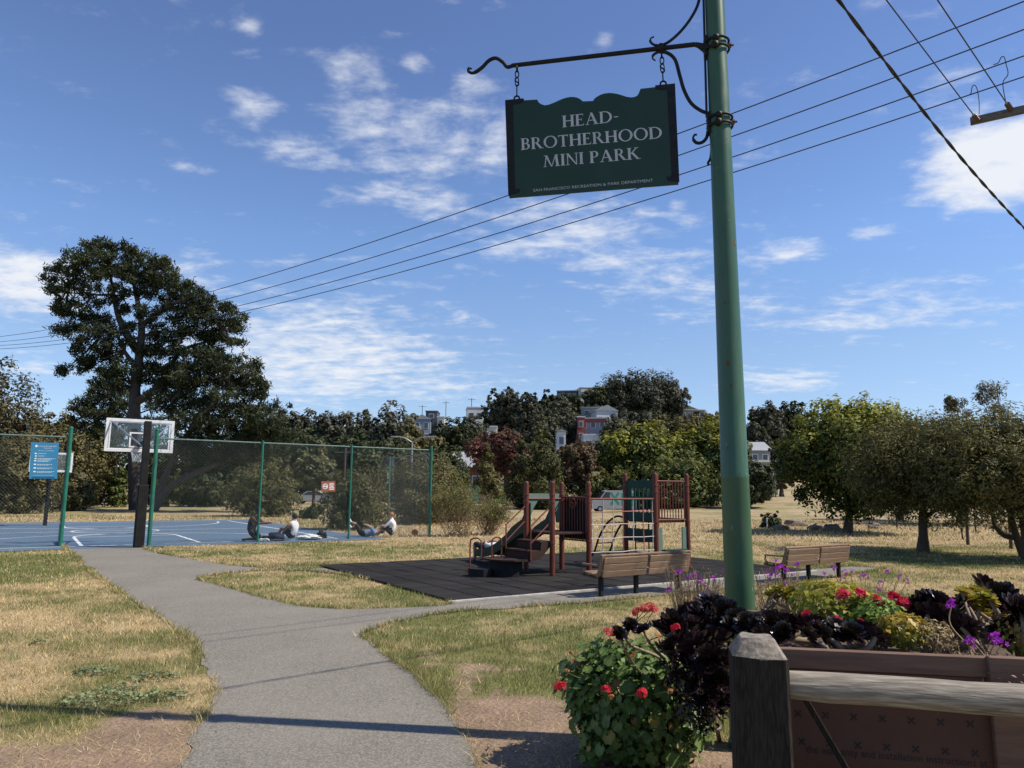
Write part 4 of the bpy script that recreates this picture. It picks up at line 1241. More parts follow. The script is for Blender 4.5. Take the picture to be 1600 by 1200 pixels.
p = d * np.cbrt(.2 + .8 * rsn.rand(n, 1)) * (1 + .40 * (fbm(d[:, :1] * 1.9 + 5, d[:, 2:] * 1.9 + d[:, 1:2], 3, 41) - .5) * 2) * np.array(GR)[None] * .93 + np.array(gc)[None]
p = p[p[:, 2] > .03]; d = p - np.array(gc)[None]; n = len(p)
v, f, cc = leafcloud(p, d + rsn.normal(0, .25, (n, 3)) + np.array((0, 0, .25)), .018 + .022 * rsn.rand(n), .9, np.array((.12, .20, .04))[None] * (.6 + .6 * rsn.rand(n, 1)), rsn)
o = leaf_obj('inner_foliage', v, f, cc, MT['gloss_leaf'], ger); o['kind'] = 'stuff'
mb = MB()
for k in range(9):
    mb.tube(stem_curve((rs.uniform(-.05, .05), rs.uniform(-.05, .05), 0), (rs.uniform(-.3, .3), rs.uniform(-.25, .2), rs.uniform(.3, .7)), rs, .08), .008, 5)
mb.build('woody_stems', MT['stem'], ger)
# flower heads: clusters of small five-petalled florets
def flower_head(seed, col, R=.028, n=16):
    rs = random.Random(seed); V = []; Fc = []; C = []
    for k in range(n):
        d = Vector((rs.gauss(0, 1), rs.gauss(0, 1), abs(rs.gauss(.3, .8)))).normalized()
        c = d * R * rs.uniform(.7, 1)
        a = d.orthogonal().normalized(); b = d.cross(a)
        ph = rs.uniform(0, 6)
        for j in range(5):
            t = ph + j * 1.2566
            e = a * math.cos(t) + b * math.sin(t); s = d.cross(e)
            i0 = len(V); r = R * .52
            V += [c, c + e * r * .6 + s * r * .34 + d * r * .2, c + e * r + d * r * .12, c + e * r * .6 - s * r * .34 + d * r * .2]
            Fc.append((i0, i0 + 1, i0 + 2, i0 + 3))
            f = rs.uniform(.75, 1.2); C += [tuple(min(.9, x * f) for x in col)] * 4
    me = bpy.data.meshes.new('flower_head'); me.from_pydata([tuple(v) for v in V], [], Fc); set_col(me, np.array(C)); me.materials.append(MT['petal'])
    return me
FH = {'coral': [flower_head(k, (.72, .13, .11)) for k in range(2)], 'red': [flower_head(10 + k, (.60, .025, .045)) for k in range(2)], 'crimson': [flower_head(20 + k, (.62, .02, .07)) for k in range(2)], 'purple': [flower_head(30 + k, (.42, .035, .48), .016, 6) for k in range(2)], 'orange': [flower_head(40 + k, (.6, .25, .09), .018, 10) for k in range(2)]}
def flowers(par, base, lst, kind, s=1.0, foot=None, r=.003, stem='green_stem'):
    rs = random.Random(len(lst) + int(base[0] * 100))
    b = Vector(base)
    for p in lst:
        o = link(bpy.data.objects.new('flower_head', FH[kind][rs.randrange(2)]), par)
        o.location = p - b; o.scale = (s * rs.uniform(.85, 1.2),) * 3; o.rotation_euler = (rs.uniform(-.5, .5), rs.uniform(-.5, .5), rs.uniform(0, 6))
        ft = foot(p) if foot else Vector((b.x, b.y, b.z))
        mb = MB(); mb.tube(stem_curve(ft - b, p - b, rs, .03), r, 4); mb.build('flower_stem', MT[stem], par)
ft = lambda p: Vector((gb.x + (p.x - gb.x) * .6, gb.y, max(.2, p.z - .25)))
flowers(ger, gb, [atY(a, b, 4.75) for a, b in [(1008, 952), (1022, 954), (997, 957), (1016, 948), (951, 990)]], 'coral', 1.15, ft)
flowers(ger, gb, [atY(a, b, 4.5) for a, b in [(875, 1074), (946, 1079), (1003, 1084)]] + [atY(1056, 982, 4.6)], 'red', 1.15, ft)
flowers(ger, gb, [atY(a, b, 4.55) for a, b in [(891, 1021), (886, 1050), (1027, 995), (990, 1025), (1048, 1080), (955, 1090)]], 'orange', .9, ft)
c = on_d(1362, 968, .65)
gp = thing('geranium', 'crimson-flowered geranium stems rising through the golden jade bush', 'flower plant', (c.x, c.y, PS))
flowers(gp, (c.x, c.y, PS), [on_d(a, b, .62) for a, b in [(1317, 931), (1341, 929), (1366, 938), (1374, 943), (1397, 935), (1404, 944), (1411, 950), (1369, 950), (1400, 951), (1413, 943)]], 'crimson', 1.05)
flowers(gp, (c.x, c.y, PS), [on_d(a, b, .35) for a, b in [(1307, 972), (1345, 976), (1262, 960)]], 'crimson', .95)

def wild_flower(label, base, heads, seed, spread, hmax, nst, Y):
    rs = random.Random(seed)
    t = thing('wildflower', label, 'flower plant', base)
    b = Vector(base)
    for p in heads:
        o = link(bpy.data.objects.new('flower_head', FH['purple'][rs.randrange(2)]), t)
        o.location = p - b; o.rotation_euler = (rs.uniform(-.6, .6), rs.uniform(-.6, .6), 0); o.scale = (rs.uniform(1.3, 2.0),) * 3
        mb = MB(); mb.tube(stem_curve((rs.uniform(-.06, .06), rs.uniform(-.06, .06), 0), p - b, rs, .05), .003, 4); mb.build('flower_stem', MT['dry_stem'], t)
    mb = MB()
    for k in range(nst):
        q = Vector((rs.uniform(-spread, spread), rs.uniform(-.18, .18), rs.uniform(.5, 1.12) * hmax))
        pts = stem_curve((rs.uniform(-spread, spread) * .4, rs.uniform(-.05, .05), 0), q, rs, .06)
        mb.tube(pts, .003, 3, caps=False)
        for j in range(3):
            i = rs.randrange(6, len(pts)); e = pts[i] + Vector((rs.uniform(-.06, .06), rs.uniform(-.06, .06), rs.uniform(.02, .08)))
            mb.tube([pts[i], e], .0016, 3, caps=False); mb.sphere(e, .005, 5, 4)
    mb.build('dry_stalks', MT['dry_stem'], t)['kind'] = 'stuff'
    n = 2200; r2 = np.random.RandomState(seed)
    p = np.stack([r2.normal(0, spread * .5, n), r2.normal(0, .1, n), hmax * (.40 + .62 * r2.rand(n))], 1)
    v, f, cc = leafcloud(p, r2.normal(size=(n, 3)) + np.array((0, 0, .4)), .007 + .009 * r2.rand(n), .35, np.array([(.34, .25, .15), (.24, .21, .09), (.36, .22, .20)])[r2.randint(0, 3, n)] * (.6 + .7 * r2.rand(n, 1)), r2)
    leaf_obj('foliage', v, f, cc, MT['leaf'], t)['kind'] = 'stuff'
    return t
Yw = 6.0
b0 = G(1092, 1115)
wild_flower('dry purple-flowered wildflower clump between the green pole and the back of the bench', (b0.x, b0.y, 0), [atY(a, b, b0.y - .1) for a, b in [(1062, 895), (1087, 901), (1095, 908), (1102, 914), (1132, 894), (1114, 905), (1046, 923), (1106, 928), (1090, 911), (1140, 917), (1075, 903)]], 3, .27, 1.08, 190, Yw)
b0 = G(1225, 1105)
wild_flower('purple wildflowers on thin dry stalks just right of the green pole', (b0.x, b0.y, 0), [atY(a, b, b0.y - .1) for a, b in [(1214, 889), (1210, 894), (1219, 886), (1229, 892), (1226, 914), (1245, 883), (1212, 876), (1238, 897), (1204, 901), (1216, 899), (1198, 893)]], 4, .25, 1.05, 130, Yw)
b0 = G(1350, 1100)
wild_flower('scattered pale purple wildflowers behind the crimson geraniums', (b0.x, b0.y, 0), [atY(a, b, b0.y - .1) for a, b in [(1302, 888), (1331, 893), (1345, 900), (1352, 902), (1386, 894), (1406, 901), (1417, 909), (1373, 922), (1318, 908), (1288, 897), (1375, 910), (1320, 895)]], 5, .40, .98, 80, Yw)
c = inpl(1540, .2)
wild_flower('bright purple flowers at the planter rim by the corner board', c, [on_d(a, b, .2) for a, b in [(1517, 1001), (1514, 1008), (1552, 997), (1558, 1000), (1566, 1007), (1487, 946)]], 6, .10, .08, 12, 3.5)

# ================================================================== PARK FURNITURE
# ---- benches (x along the bench, y toward the seat front, z up)
def make_bench(label, arm):
    t = thing('park_bench', label, 'bench', group='park benches by the playground')
    L = 2.2
    lean = Vector((0, -.22, 1)).normalized()
    hp = L / 2 - .06
    for k in range(3):
        z0 = .40 + k * .118
        for h in range(2):
            x0 = .03 + h * (L / 2)
            c = Vector((x0 + hp / 2, -.03, 0)) + lean * (z0 - .02)
            c.z = z0
            rot = Matrix(((1, 0, 0), (0, lean.z, lean.y), (0, -lean.y, lean.z)))
            m = MB(); m.box((0, 0, 0), (hp, .038, .108), bev=.006)
            o = m.build('back_slat', MT['bench_wood'], t); o.location = c; o.rotation_euler = (math.atan2(.22, 1), 0, 0)
    m = MB(); m.box((0, 0, 0), (L + .02, .052, .034), bev=.006); o = m.build('top_rail', MT['bench_wood'], t)
    o.location = (L / 2, -.128, .722); o.rotation_euler = (math.atan2(.22, 1), 0, 0)
    for k in range(4):
        m = MB(); m.box((0, 0, 0), (L - .02, .088, .036), bev=.006); o = m.build('seat_slat', MT['bench_wood'], t); o.location = (L / 2, .09 + k * .1, .375 + .006 * k)
    for x in (.015, L / 2 - .015, L - .015):
        m = MB()
        m.tube(curve_pts([(x, -.125, .72), (x, -.075, .52), (x, -.03, .38), (x, .03, .335), (x, .2, .335), (x, .44, .355)], 4), .02, 6)
        m.build('bracket', MT['bench_metal'], t, 50)
    for x in (.015, L - .015):
        m = MB(); m.prism([(-.125, .735), (-.175, .72), (-.10, .42), (-.02, .34), (.04, .36), (-.03, .45)], (x, 0, 0), (0, 1, 0), (0, 0, 1), (1, 0, 0), .045); m.build('end_cheek', MT['bench_wood'], t)
    for x in (.14, L / 2 - .12, L - .14):
        m = MB(); m.box((x, .06, .16), (.075, .075, .34), bev=.008); m.build('leg', MT['bench_leg'], t)
        m = MB(); m.box((x, .17, .33), (.05, .34, .03)); m.build('seat_support', MT['bench_leg'], t)
    if arm:
        m = MB(); m.box((.0, .17, .545), (.06, .46, .034), bev=.008); m.build('armrest', MT['bench_wood'], t)
        m = MB(); m.tube(curve_pts([(0, .38, .53), (0, .40, .45), (0, .34, .40), (0, .36, .36)], 4), .015, 6); m.build('arm_bracket', MT['bench_metal'], t, 50)
    return t
b1 = make_bench('slatted brown park bench with a dark diagonal shadow on its back, at the rubber edge', True)
p = G(933, 934); b1.location = (p.x, p.y, 0.012); b1.rotation_euler = (0, 0, R_(33))
b2 = make_bench('slatted brown park bench with armrest between wildflowers and the shaded trees', True)
p = G(1222, 912); b2.location = (p.x, p.y, 0.012); b2.rotation_euler = (0, 0, R_(33))

# ---- playground climbing structure, local x = along kerb, y = away from street
P1 = G(863, 903)
play = thing('playground_structure', 'brown and green playground climber with slide, rope net and two decks', 'playground', (P1.x, P1.y, .03), R_(33))
S1, NET, S2 = 1.02, 2.08, 1.08
ux2 = S1 + NET
def pst(x, y, h):
    m = MB()
    m.lathe([(.061, 0), (.061, h - .06), (.058, h - .03), (.044, h - .008), (.014, h)], (x, y, 0), 14)
    o = m.build('post', MT['brown_post'], play, 40)
    for z in (h - .30, h - .46, .72 if h < 2.2 else 1.12):
        c = MB(); c.lathe([(.062, z - .022), (.07, z - .02), (.07, z + .02), (.062, z + .022)], (x, y, 0), 14); c.build('collar', MT['brown_bar'], o, 40)
H1, H2 = 2.06, 2.30
for x, y in ((0, 0), (0, S1), (S1, S1), (S1, 0)): pst(x, y, H1)
for x, y in ((ux2, 0), (ux2 + S2, 0), (ux2, S2), (ux2 + S2, S2)): pst(x, y, H2)
DK1, DK2 = .93, 1.14
m = MB(); m.box((S1 / 2, S1 / 2, DK1 - .025), (S1 - .1, S1 - .1, .05), bev=.008); m.build('deck', MT['deck_brown'], play)
m = MB(); m.box((ux2 + S2 / 2, S2 / 2, DK2 - .025), (S2 - .1, S2 - .1, .05), bev=.008); m.build('deck', MT['deck_brown'], play)
# steps
for (a0, a1, y0, y1, z, skirt) in ((-.30, .0, .0, 1.02, .755, .19), (-.60, -.27, .0, 1.02, .565, .19)):
    m = MB(); m.box(((a0 + a1) / 2, (y0 + y1) / 2, z - .02), (a1 - a0, y1 - y0 - .1, .04), bev=.01); st = m.build('step', MT['deck_brown'], play)
    m = MB(); m.box((a0 + .03, (y0 + y1) / 2, z - .04 - skirt / 2), (.03, y1 - y0 - .14, skirt), bev=.006); m.build('riser', MT['deck_brown'], st)
# kidney landing
m = MB()
kid = [(-.56, .06), (-.72, .02), (-.95, .05), (-1.14, .20), (-1.26, .45), (-1.27, .75), (-1.16, 1.0), (-.95, 1.08), (-.72, 1.02), (-.56, .98)]
m.prism(kid, (0, 0, .362), (1, 0, 0), (0, 1, 0), (0, 0, 1), .035); m.build('landing', MT['deck_brown'], play)
m = MB(); m.prism([(a * .72 - .25, b * .72 + .15) for a, b in kid], (0, 0, .17), (1, 0, 0), (0, 1, 0), (0, 0, 1), .34); m.build('landing_base', MT['black'], play)
m = MB(); m.prism([(a * .5 - .98, b * .5 + .45) for a, b in kid], (0, 0, .09), (1, 0, 0), (0, 1, 0), (0, 0, 1), .18); m.build('lower_landing', MT['black'], play)
# stringer cheeks
for y in (.03, .99):
    m = MB(); m.prism([(0, DK1), (0, .68), (-.30, .38), (-.58, .33), (-.58, .53), (-.30, .56), (-.28, .74), (-.02, .76)], (0, y, 0), (1, 0, 0), (0, 0, 1), (0, 1, 0), .03); m.build('stringer', MT['deck_brown'], play)
# handrails
for y in (.02, 1.0):
    m = MB(); r = .0165
    m.tube(curve_pts([(-.56, y, .36), (-.56, y, 1.02), (-.53, y, 1.10), (-.03, y, 1.50)], 4), r, 8)
    m.build('handrail', MT['brown_bar'], play, 60)
    m = MB(); m.tube([(-.55, y, .72), (-.06, y, 1.14)], r, 8); m.build('handrail', MT['brown_bar'], play)
for (ax, ay, bx, by, z0) in ((-1.42, 1.12, -1.22, .98, .0), (-.86, 1.12, -.62, 1.10, .36)):
    m = MB(); hh = .80
    m.tube(curve_pts([(ax, ay, z0), (ax, ay, hh - .12), (ax * .85 + bx * .15, ay * .85 + by * .15, hh - .03), ((ax + bx) / 2, (ay + by) / 2, hh), (ax * .15 + bx * .85, ay * .15 + by * .85, hh - .03), (bx, by, hh - .12), (bx, by, .36)], 4), .0175, 8)
    m.build('grab_hoop', MT['brown_bar'], play, 60)
# slide (runs away from the street from the far edge of the low deck)
sx0, sx1 = .10, .74
prof = [(S1 - .05, .95), (S1 + .22, .93), (S1 + .55, .80), (S1 + 1.35, .42), (S1 + 1.85, .27), (S1 + 2.25, .235), (S1 + 2.45, .22)]
m = MB()
pr2 = curve_pts([Vector((0, a, b)) for a, b in prof], 4)
for p in pr2:
    m.v += [(sx0, p.y, p.z), (sx1, p.y, p.z), (sx1, p.y, p.z - .03), (sx0, p.y, p.z - .03)]
for i in range(len(pr2) - 1):
    for j in range(4):
        m.face(i * 4 + j, i * 4 + (j + 1) % 4, i * 4 + 4 + (j + 1) % 4, i * 4 + 4 + j)
m.build('slide_bed', MT['slide_green'], play, 40)
for x in (sx0 - .02, sx1 + .02):
    up = [(p.y, p.z + (.26 if p.y < S1 + .9 else .20 - .05 * (p.y - S1 - .9))) for p in pr2]; dn = [(p.y, p.z - .06) for p in pr2]
    up[0] = (up[0][0], up[0][1] + .36); up[1] = (up[1][0], up[1][1] + .33); up[2] = (up[2][0], up[2][1] + .26); up[3] = (up[3][0], up[3][1] + .16); up[4] = (up[4][0], up[4][1] + .07)
    m = MB()
    k = len(pr2)
    for dx in (-.018, .018):
        m.v += [(x + dx, a, b) for a, b in up] + [(x + dx, a, b) for a, b in dn]
    for i in range(k - 1):
        m.face(i, i + 1, k + i + 1, k + i); m.face(2 * k + i, 3 * k + i, 3 * k + i + 1, 2 * k + i + 1)
        m.face(i, 2 * k + i, 2 * k + i + 1, i + 1); m.face(k + i, k + i + 1, 3 * k + i + 1, 3 * k + i)
    m.face(0, k, 3 * k, 2 * k); m.face(k - 1, 3 * k - 1, 4 * k - 1, 2 * k - 1)
    m.build('slide_wall', MT['slide_green'], play)
m = MB(); m.cyl(((sx0 + sx1) / 2, S1 + 2.1, 0), ((sx0 + sx1) / 2, S1 + 2.1, .2), .03, 8); m.build('slide_foot', MT['brown_bar'], play)
m = MB()
hood = [(.05, 1.78), (S1 - .05, 1.78), (S1 - .05, 1.10), (S1 - .16, 1.10), (S1 - .20, 1.45), (S1 - .33, 1.62), (.33, 1.62), (.20, 1.45), (.14, 1.30), (.05, 1.25)]
m.prism(hood, (0, S1, 0), (1, 0, 0), (0, 0, 1), (0, 1, 0), .03); m.build('slide_hood', MT['play_pale_green'], play)
m = MB(); m.cyl((.05, S1 - .03, 1.66), (S1 - .05, S1 - .03, 1.66), .016, 8); m.build('sit_bar', MT['brown_bar'], play)
# barred barrier panels
def barrier(a, b, z0, z1, nb, wheel=False):
    a, b = Vector(a), Vector(b)
    d = (b - a).normalized(); a = a + d * .055; b = b - d * .055
    for z in (z0, z1):
        m = MB(); m.cyl((a.x, a.y, z), (b.x, b.y, z), .018, 8); m.build('barrier_rail', MT['brown_bar'], play)
    for k in range(nb):
        p = a.lerp(b, (k + .5) / nb)
        m = MB(); m.cyl((p.x, p.y, z0), (p.x, p.y, z1), .0115, 6); m.build('barrier_bar', MT['brown_bar'], play)
    if wheel:
        c = a.lerp(b, .5); c.z = z1 - .15; nrm_ = d.cross(Vector((0, 0, 1)))
        m = MB(); m.tube([c - nrm_ * .05 + d * (.11 * math.cos(t)) + Vector((0, 0, .11 * math.sin(t))) for t in np.linspace(0, 6.2832, 21)[:-1]], .014, 6, closed=True)
        for t in (0.5, 2.6, 4.7): m.cyl(c - nrm_ * .05, c - nrm_ * .05 + d * (.11 * math.cos(t)) + Vector((0, 0, .11 * math.sin(t))), .012, 6)
        m.build('steering_wheel', MT['brown_bar'], play, 50)
barrier((S1, 0, 0), (S1, S1, 0), .72, 1.70, 9, True)
barrier((ux2, 0, 0), (ux2 + S2, 0, 0), 1.16, 2.10, 10)
barrier((ux2 + S2, 0, 0), (ux2 + S2, S2, 0), 1.16, 2.10, 10)
m = MB(); m.box((S1 + .035, S1 / 2, 1.21), (.02, S1 - .16, .94), bev=.006); m.build('dark_panel', MT['black'], play)
# rope net
m = MB(); m.cyl((S1 + .05, 0, 1.665), (ux2 - .05, 0, 1.665), .024, 10); m.build('net_beam', MT['brown_bar'], play)
nxs = [S1 + .10 + k * (NET - .20) / 6 for k in range(7)]
rsn_ = random.Random(5)
for k, x in enumerate(nxs):
    m = MB(); m.tube([(x + rsn_.uniform(-.012, .012), rsn_.uniform(-.01, .01), z) for z in (1.65, 1.37, 1.08, .77, .46)], .011, 6); m.build('net_rope', MT['rope_red' if k in (3, 5) else 'rope_white'], play, 60)
for k, z in enumerate((1.37, 1.08, .77, .46)):
    m = MB(); m.tube([(x, rsn_.uniform(-.006, .006), z + rsn_.uniform(-.012, .012)) for x in [S1 + .05] + nxs + [ux2 - .05]], .0118, 6); m.build('net_rope', MT['rope_red' if k == 0 else 'rope_white'], play, 60)
# slotted green wall between low side posts of the high deck (faces the net)
def slotted(y0, y1, z0, z1, x):
    m = MB()
    w = y1 - y0; n = 5
    cols_ = [y0 + w * (.12 + .152 * k) for k in range(6)]
    for (za, zb) in ((z0, z0 + .22), (z0 + .52, z0 + .60), (z1 - .18, z1)):
        m.box((x, (y0 + y1) / 2, (za + zb) / 2), (.03, w, zb - za))
    for (za, zb) in ((z0 + .22, z0 + .52), (z0 + .60, z1 - .18)):
        ed = [y0] + sum([[c - .03 + .03, c + .06 + .03] for c in cols_[:-1]], []) + [y1]
        for i in range(0, len(ed) - 1, 2):
            m.box((x, (ed[i] + ed[i + 1]) / 2, (za + zb) / 2), (.028, ed[i + 1] - ed[i], zb - za + .002))
    m.build('slotted_panel', MT['play_green'], play)
slotted(.055, S2 - .055, 1.12, 2.12, ux2)
m = MB(); wav = [(.055, .62), (S2 - .055, .62), (S2 - .055, .92)] + [(S2 - .055 - (S2 - .11) * k / 12, .92 + (.02 if k % 2 else 0)) for k in range(1, 12)] + [(.055, .92)]
m.prism(wav, (ux2, 0, 0), (0, 1, 0), (0, 0, 1), (1, 0, 0), .03); m.build('wavy_panel', MT['play_green'], play)
# shop counter panel under the high deck
m = MB()
m.prism([(.055, 0.02), (S2 - .055, .02), (S2 - .055, .98), (S2 - .20, .98), (S2 - .20, .42), (.20, .42), (.20, .98), (.055, .98)], (ux2, .0, 0), (1, 0, 0), (0, 0, 1), (0, 1, 0), .03); cpn = m.build('counter_panel', MT['play_pale_green'], play)
m = MB(); m.box((ux2 + S2 / 2, -.06, .44), (S2 - .34, .17, .03), bev=.006); m.build('counter_shelf', MT['play_green'], cpn)
# ladder on the far side
for x in (ux2 + .34, ux2 + .80):
    m = MB(); m.cyl((x, S2 + .02, 0), (x, S2 + .02, 1.14), .019, 8); m.build('ladder_rail', MT['brown_bar'], play)
for z in (.28, .56, .84):
    m = MB(); m.cyl((ux2 + .34, S2 + .02, z), (ux2 + .80, S2 + .02, z), .015, 8); m.build('rung', MT['brown_bar'], play)
# arched climber
arcs = []
for x in (ux2 - .02, ux2 + .52):
    pts = curve_pts([(x, S2 + .03, 1.18), (x, S2 + .35, 1.20), (x, S2 + .75, .98), (x, S2 + 1.05, .62), (x, S2 + 1.22, .28), (x, S2 + 1.45, .05)], 5)
    arcs.append(pts)
    m = MB(); m.tube(pts, .026, 8); m.build('arch_rail', MT['black'], play, 60)
for k in (5, 9, 13, 17, 21):
    m = MB(); m.cyl(arcs[0][k], arcs[1][k], .015, 8); m.build('rung', MT['brown_bar'], play)
m = MB(); m.prism([(.0, 1.12), (.03, 2.1), (S2 - .03, 2.1), (S2, 1.12)], (ux2 + .05, S2, 0), (.9, 0, 0), (0, 0, 1), (0, 1, 0), .02)

# ---- chain link fences
WIRE_R = .0022
def chain_fence(label, pts, h, posts, wr=WIRE_R):
    """pts: base line on the ground; posts: positions along (metres); returns thing"""
    A, B = pts
    d = (B - A); L = d.length; d.normalize()
    t = thing('chain_link_fence', label, 'fence', (A.x, A.y, 0), math.atan2(d.y, d.x))
    for k, (s, hh, r) in enumerate(posts):
        m = MB(); m.cyl((s, 0, 0), (s, 0, hh), r, 10); m.sphere((s, 0, hh), (r * 1.1, r * 1.1, r * .8), 10, 6); po = m.build('post', MT['fence_green'], t, 50)
    m = MB(); m.cyl((0, .05, h), (L, .05, h), .026, 8); m.build('top_rail', MT['rail_green'], t, 60)
    m = MB(); m.cyl((0, .05, .06), (L, .05, .06), .006, 5); m.build('tension_wire', MT['wire'], t)
    for s in (.07, L - .07):
        m = MB(); m.cyl((s, .03, .06), (s, .03, h), .008, 6); m.build('tension_bar', MT['wire'], t)
    m = MB(); pitch = .105; zb = .05; HH = h - zb
    def wire(a, b):
        m.tube([(a[0], .045, a[1]), (b[0], .045, b[1])], wr, 3, caps=False)
    n = int((L + HH) / pitch) + 1
    for i in range(n):
        x0 = -HH + i * pitch
        xa, za = max(x0, 0), zb + max(0, -x0)
        xb = min(x0 + HH, L); zb2 = zb + (xb - x0)
        if xb > xa + .01: wire((xa, za), (xb, zb2))
        x0 = i * pitch
        xa = min(x0, L); za = zb + (x0 - xa)
        xb = max(x0 - HH, 0); zb2 = zb + (x0 - xb)
        if xa > xb + .01: wire((xa, za), (xb, zb2))
    o = m.build('chain_link_mesh', MT['wire'], t); o['kind'] = 'stuff'
    return t
fA, fB = G(232, 853), G(671, 838.5)
fh = (atY(232, 690, fA.y).z + atY(671, 699, fB.y).z) / 2
Lf = (fB - fA).length
def along(px):
    d_ = (fB - fA); n_ = Vector((-d_.y, d_.x, 0)); q_ = onplane(px, 800, fA, n_); return (q_ - fA).dot(d_.normalized())
posts = [(0, fh + .28, .062), (along(405), fh + .05, .04), (along(546), fh + .05, .04), (Lf, fh + .12, .055)]
cf = chain_fence('long green chain-link fence between the sitting group and the lawn', (fA, fB), fh, posts)
fC = uv(fB, -.15, 8.0) ; fB2 = uv(fB, 0, .12)
pc2 = atY(605, 835, fB.y + 6)
q2 = G(606, 826)
fC = Vector((q2.x, q2.y, 0))
chain_fence('short return of the green chain-link fence at the corner beside the bushes', (fB2, fC), fh - .12, [((fC - fB2).length, fh - .05, .045)], .0009)
lA, lB = G(-120, 861), G(94, 854.5)
lh = atY(94, 683, lB.y).z
chain_fence('green chain-link fence carrying the blue rules sign', (lA, lB), lh, [((lB - lA).length, lh + .30, .062), ((lB - lA).length - 4.2, lh + .05, .04)])

# ---- signs on the fences
def flat_sign(name, label, quad, Yd, dirv, mat, thick=.012):
    t = thing(name, label, 'sign')
    return t
ld = (lB - lA).normalized(); ln_ = Vector((ld.y, -ld.x, 0)); 
lp0 = lB + ln_ * .09
def LS(px, py): return onplane(px, py, lp0, ln_)
bs = thing('rules_sign', 'blue park rules sign with white lettering and pictograms on the fence', 'sign')
q = [LS(48.5, 691), LS(92.5, 692), LS(89, 748), LS(45.5, 748)]
m = MB(); m.v = [tuple(p) for p in q] + [tuple(p - ln_ * .012) for p in q]; m.f = [(3, 2, 1, 0), (4, 5, 6, 7), (0, 1, 5, 4), (1, 2, 6, 5), (2, 3, 7, 6), (3, 0, 4, 7)]; m.m = [0] * 6
m.build('panel', MT['sign_blue'], bs)
def BSq(a, b, off=.004): return (q[0] * (1 - a) + q[1] * a) * (1 - b) + (q[3] * (1 - a) + q[2] * a) * b + ln_ * off
def bar_on(fn, a0, a1, b0, b1, mat, par, name, off=.004):
    m = MB(); m.add([fn(a0, b1, off), fn(a1, b1, off), fn(a1, b0, off), fn(a0, b0, off)], [(0, 1, 2, 3)]); return m.build(name, mat, par)
ex_ = (q[1] - q[0]).normalized(); ey_ = (q[0] - q[3]).normalized(); Ws = (q[1] - q[0]).length; Hs = (q[0] - q[3]).length
text_mesh('San Francisco Recreation & Park', 'lettering', MT['sign_white'], bs, BSq(.25, .115), ex_, ey_, Ws * .66, height=Hs * .030)
text_mesh('Welcomes You', 'lettering', MT['sign_white'], bs, BSq(.46, .165), ex_, ey_, Ws * .28, height=Hs * .026)
text_mesh('Park Hours - 5am to Midnight', 'lettering', MT['sign_white'], bs, BSq(.26, .235), ex_, ey_, Ws * .56, height=Hs * .022)
rr = random.Random(9)
bar_on(BSq, .16, .23, .07, .13, MT['sign_white'], bs, 'pictogram')
for b, l2 in ((.30, .55), (.37, .52), (.44, .9), (.50, .72), (.60, .80), (.70, .82), (.80, .88)):
    bar_on(BSq, .15 + rr.uniform(-.02, .02), .22, b - .012, b + .022, MT['sign_white'], bs, 'pictogram')
    x = .26
    while x < l2:
        w = rr.uniform(.03, .08); bar_on(BSq, x, min(x + w, l2), b, b + .010, MT['sign_white'], bs, 'print_line'); x += w + .015
    if l2 > .7:
        x = .26
        while x < l2 - .12:
            w = rr.uniform(.03, .08); bar_on(BSq, x, min(x + w, l2), b + .02, b + .030, MT['sign_white'], bs, 'print_line'); x += w + .015
bar_on(BSq, .10, .90, .945, .990, MT['sign_blue_dark'], bs, 'footer_band', .003); bar_on(BSq, .12, .88, .905, .909, MT['sign_white'], bs, 'print_line')
fd_ = (fB - fA).normalized(); fn2 = Vector((fd_.y, -fd_.x, 0)); fp0 = fA + fn2 * .02
q2_ = [onplane(a, b, fp0, fn2) for a, b in ((502, 752), (524, 752), (524, 768), (502, 768))]
ns = thing('no_smoking_sign', 'small brown no-smoking sign wired to the chain-link fence', 'sign')
m = MB(); m.v = [tuple(p) for p in q2_] + [tuple(p - fn2 * .01) for p in q2_]; m.f = [(3, 2, 1, 0), (4, 5, 6, 7), (0, 1, 5, 4), (1, 2, 6, 5), (2, 3, 7, 6), (3, 0, 4, 7)]; m.m = [0] * 6
m.build('panel', MT['sign_brown'], ns)
def NSq(a, b, off=.004): return (q2_[0] * (1 - a) + q2_[1] * a) * (1 - b) + (q2_[3] * (1 - a) + q2_[2] * a) * b + fn2 * off
cN = NSq(.28, .5); exn = (q2_[1] - q2_[0]).normalized(); eyn = Vector((0, 0, 1)); rN = (q2_[0] - q2_[3]).length * .27
m = MB(); nn_ = 20
for k in range(nn_):
    t0, t1 = 2 * math.pi * k / nn_, 2 * math.pi * (k + 1) / nn_
    f_ = lambda t, r: cN + exn * (math.cos(t) * r) + eyn * (math.sin(t) * r)
    m.add([f_(t0, rN), f_(t1, rN), f_(t1, rN * .78), f_(t0, rN * .78)], [(3, 2, 1, 0)])
m.add([cN + (exn * -.6 + eyn * .72) * rN * 1.0 + fn2 * .001, cN + (exn * -.72 + eyn * .6) * rN + fn2 * .001, cN + (exn * .6 - eyn * .72) * rN + fn2 * .001, cN + (exn * .72 - eyn * .6) * rN + fn2 * .001], [(0, 1, 2, 3)])
m.build('no_smoking_symbol', MT['sign_white'], ns)
bar_on(NSq, .14, .42, .46, .54, MT['sign_white'], ns, 'cigarette', .0045)
for (b, a0, a1) in ((.22, .58, .88), (.36, .55, .90), (.50, .60, .86), (.64, .54, .92), (.78, .56, .90)):
    bar_on(NSq, a0, a1, b - .035, b + .035, MT['sign_white'], ns, 'print_line')

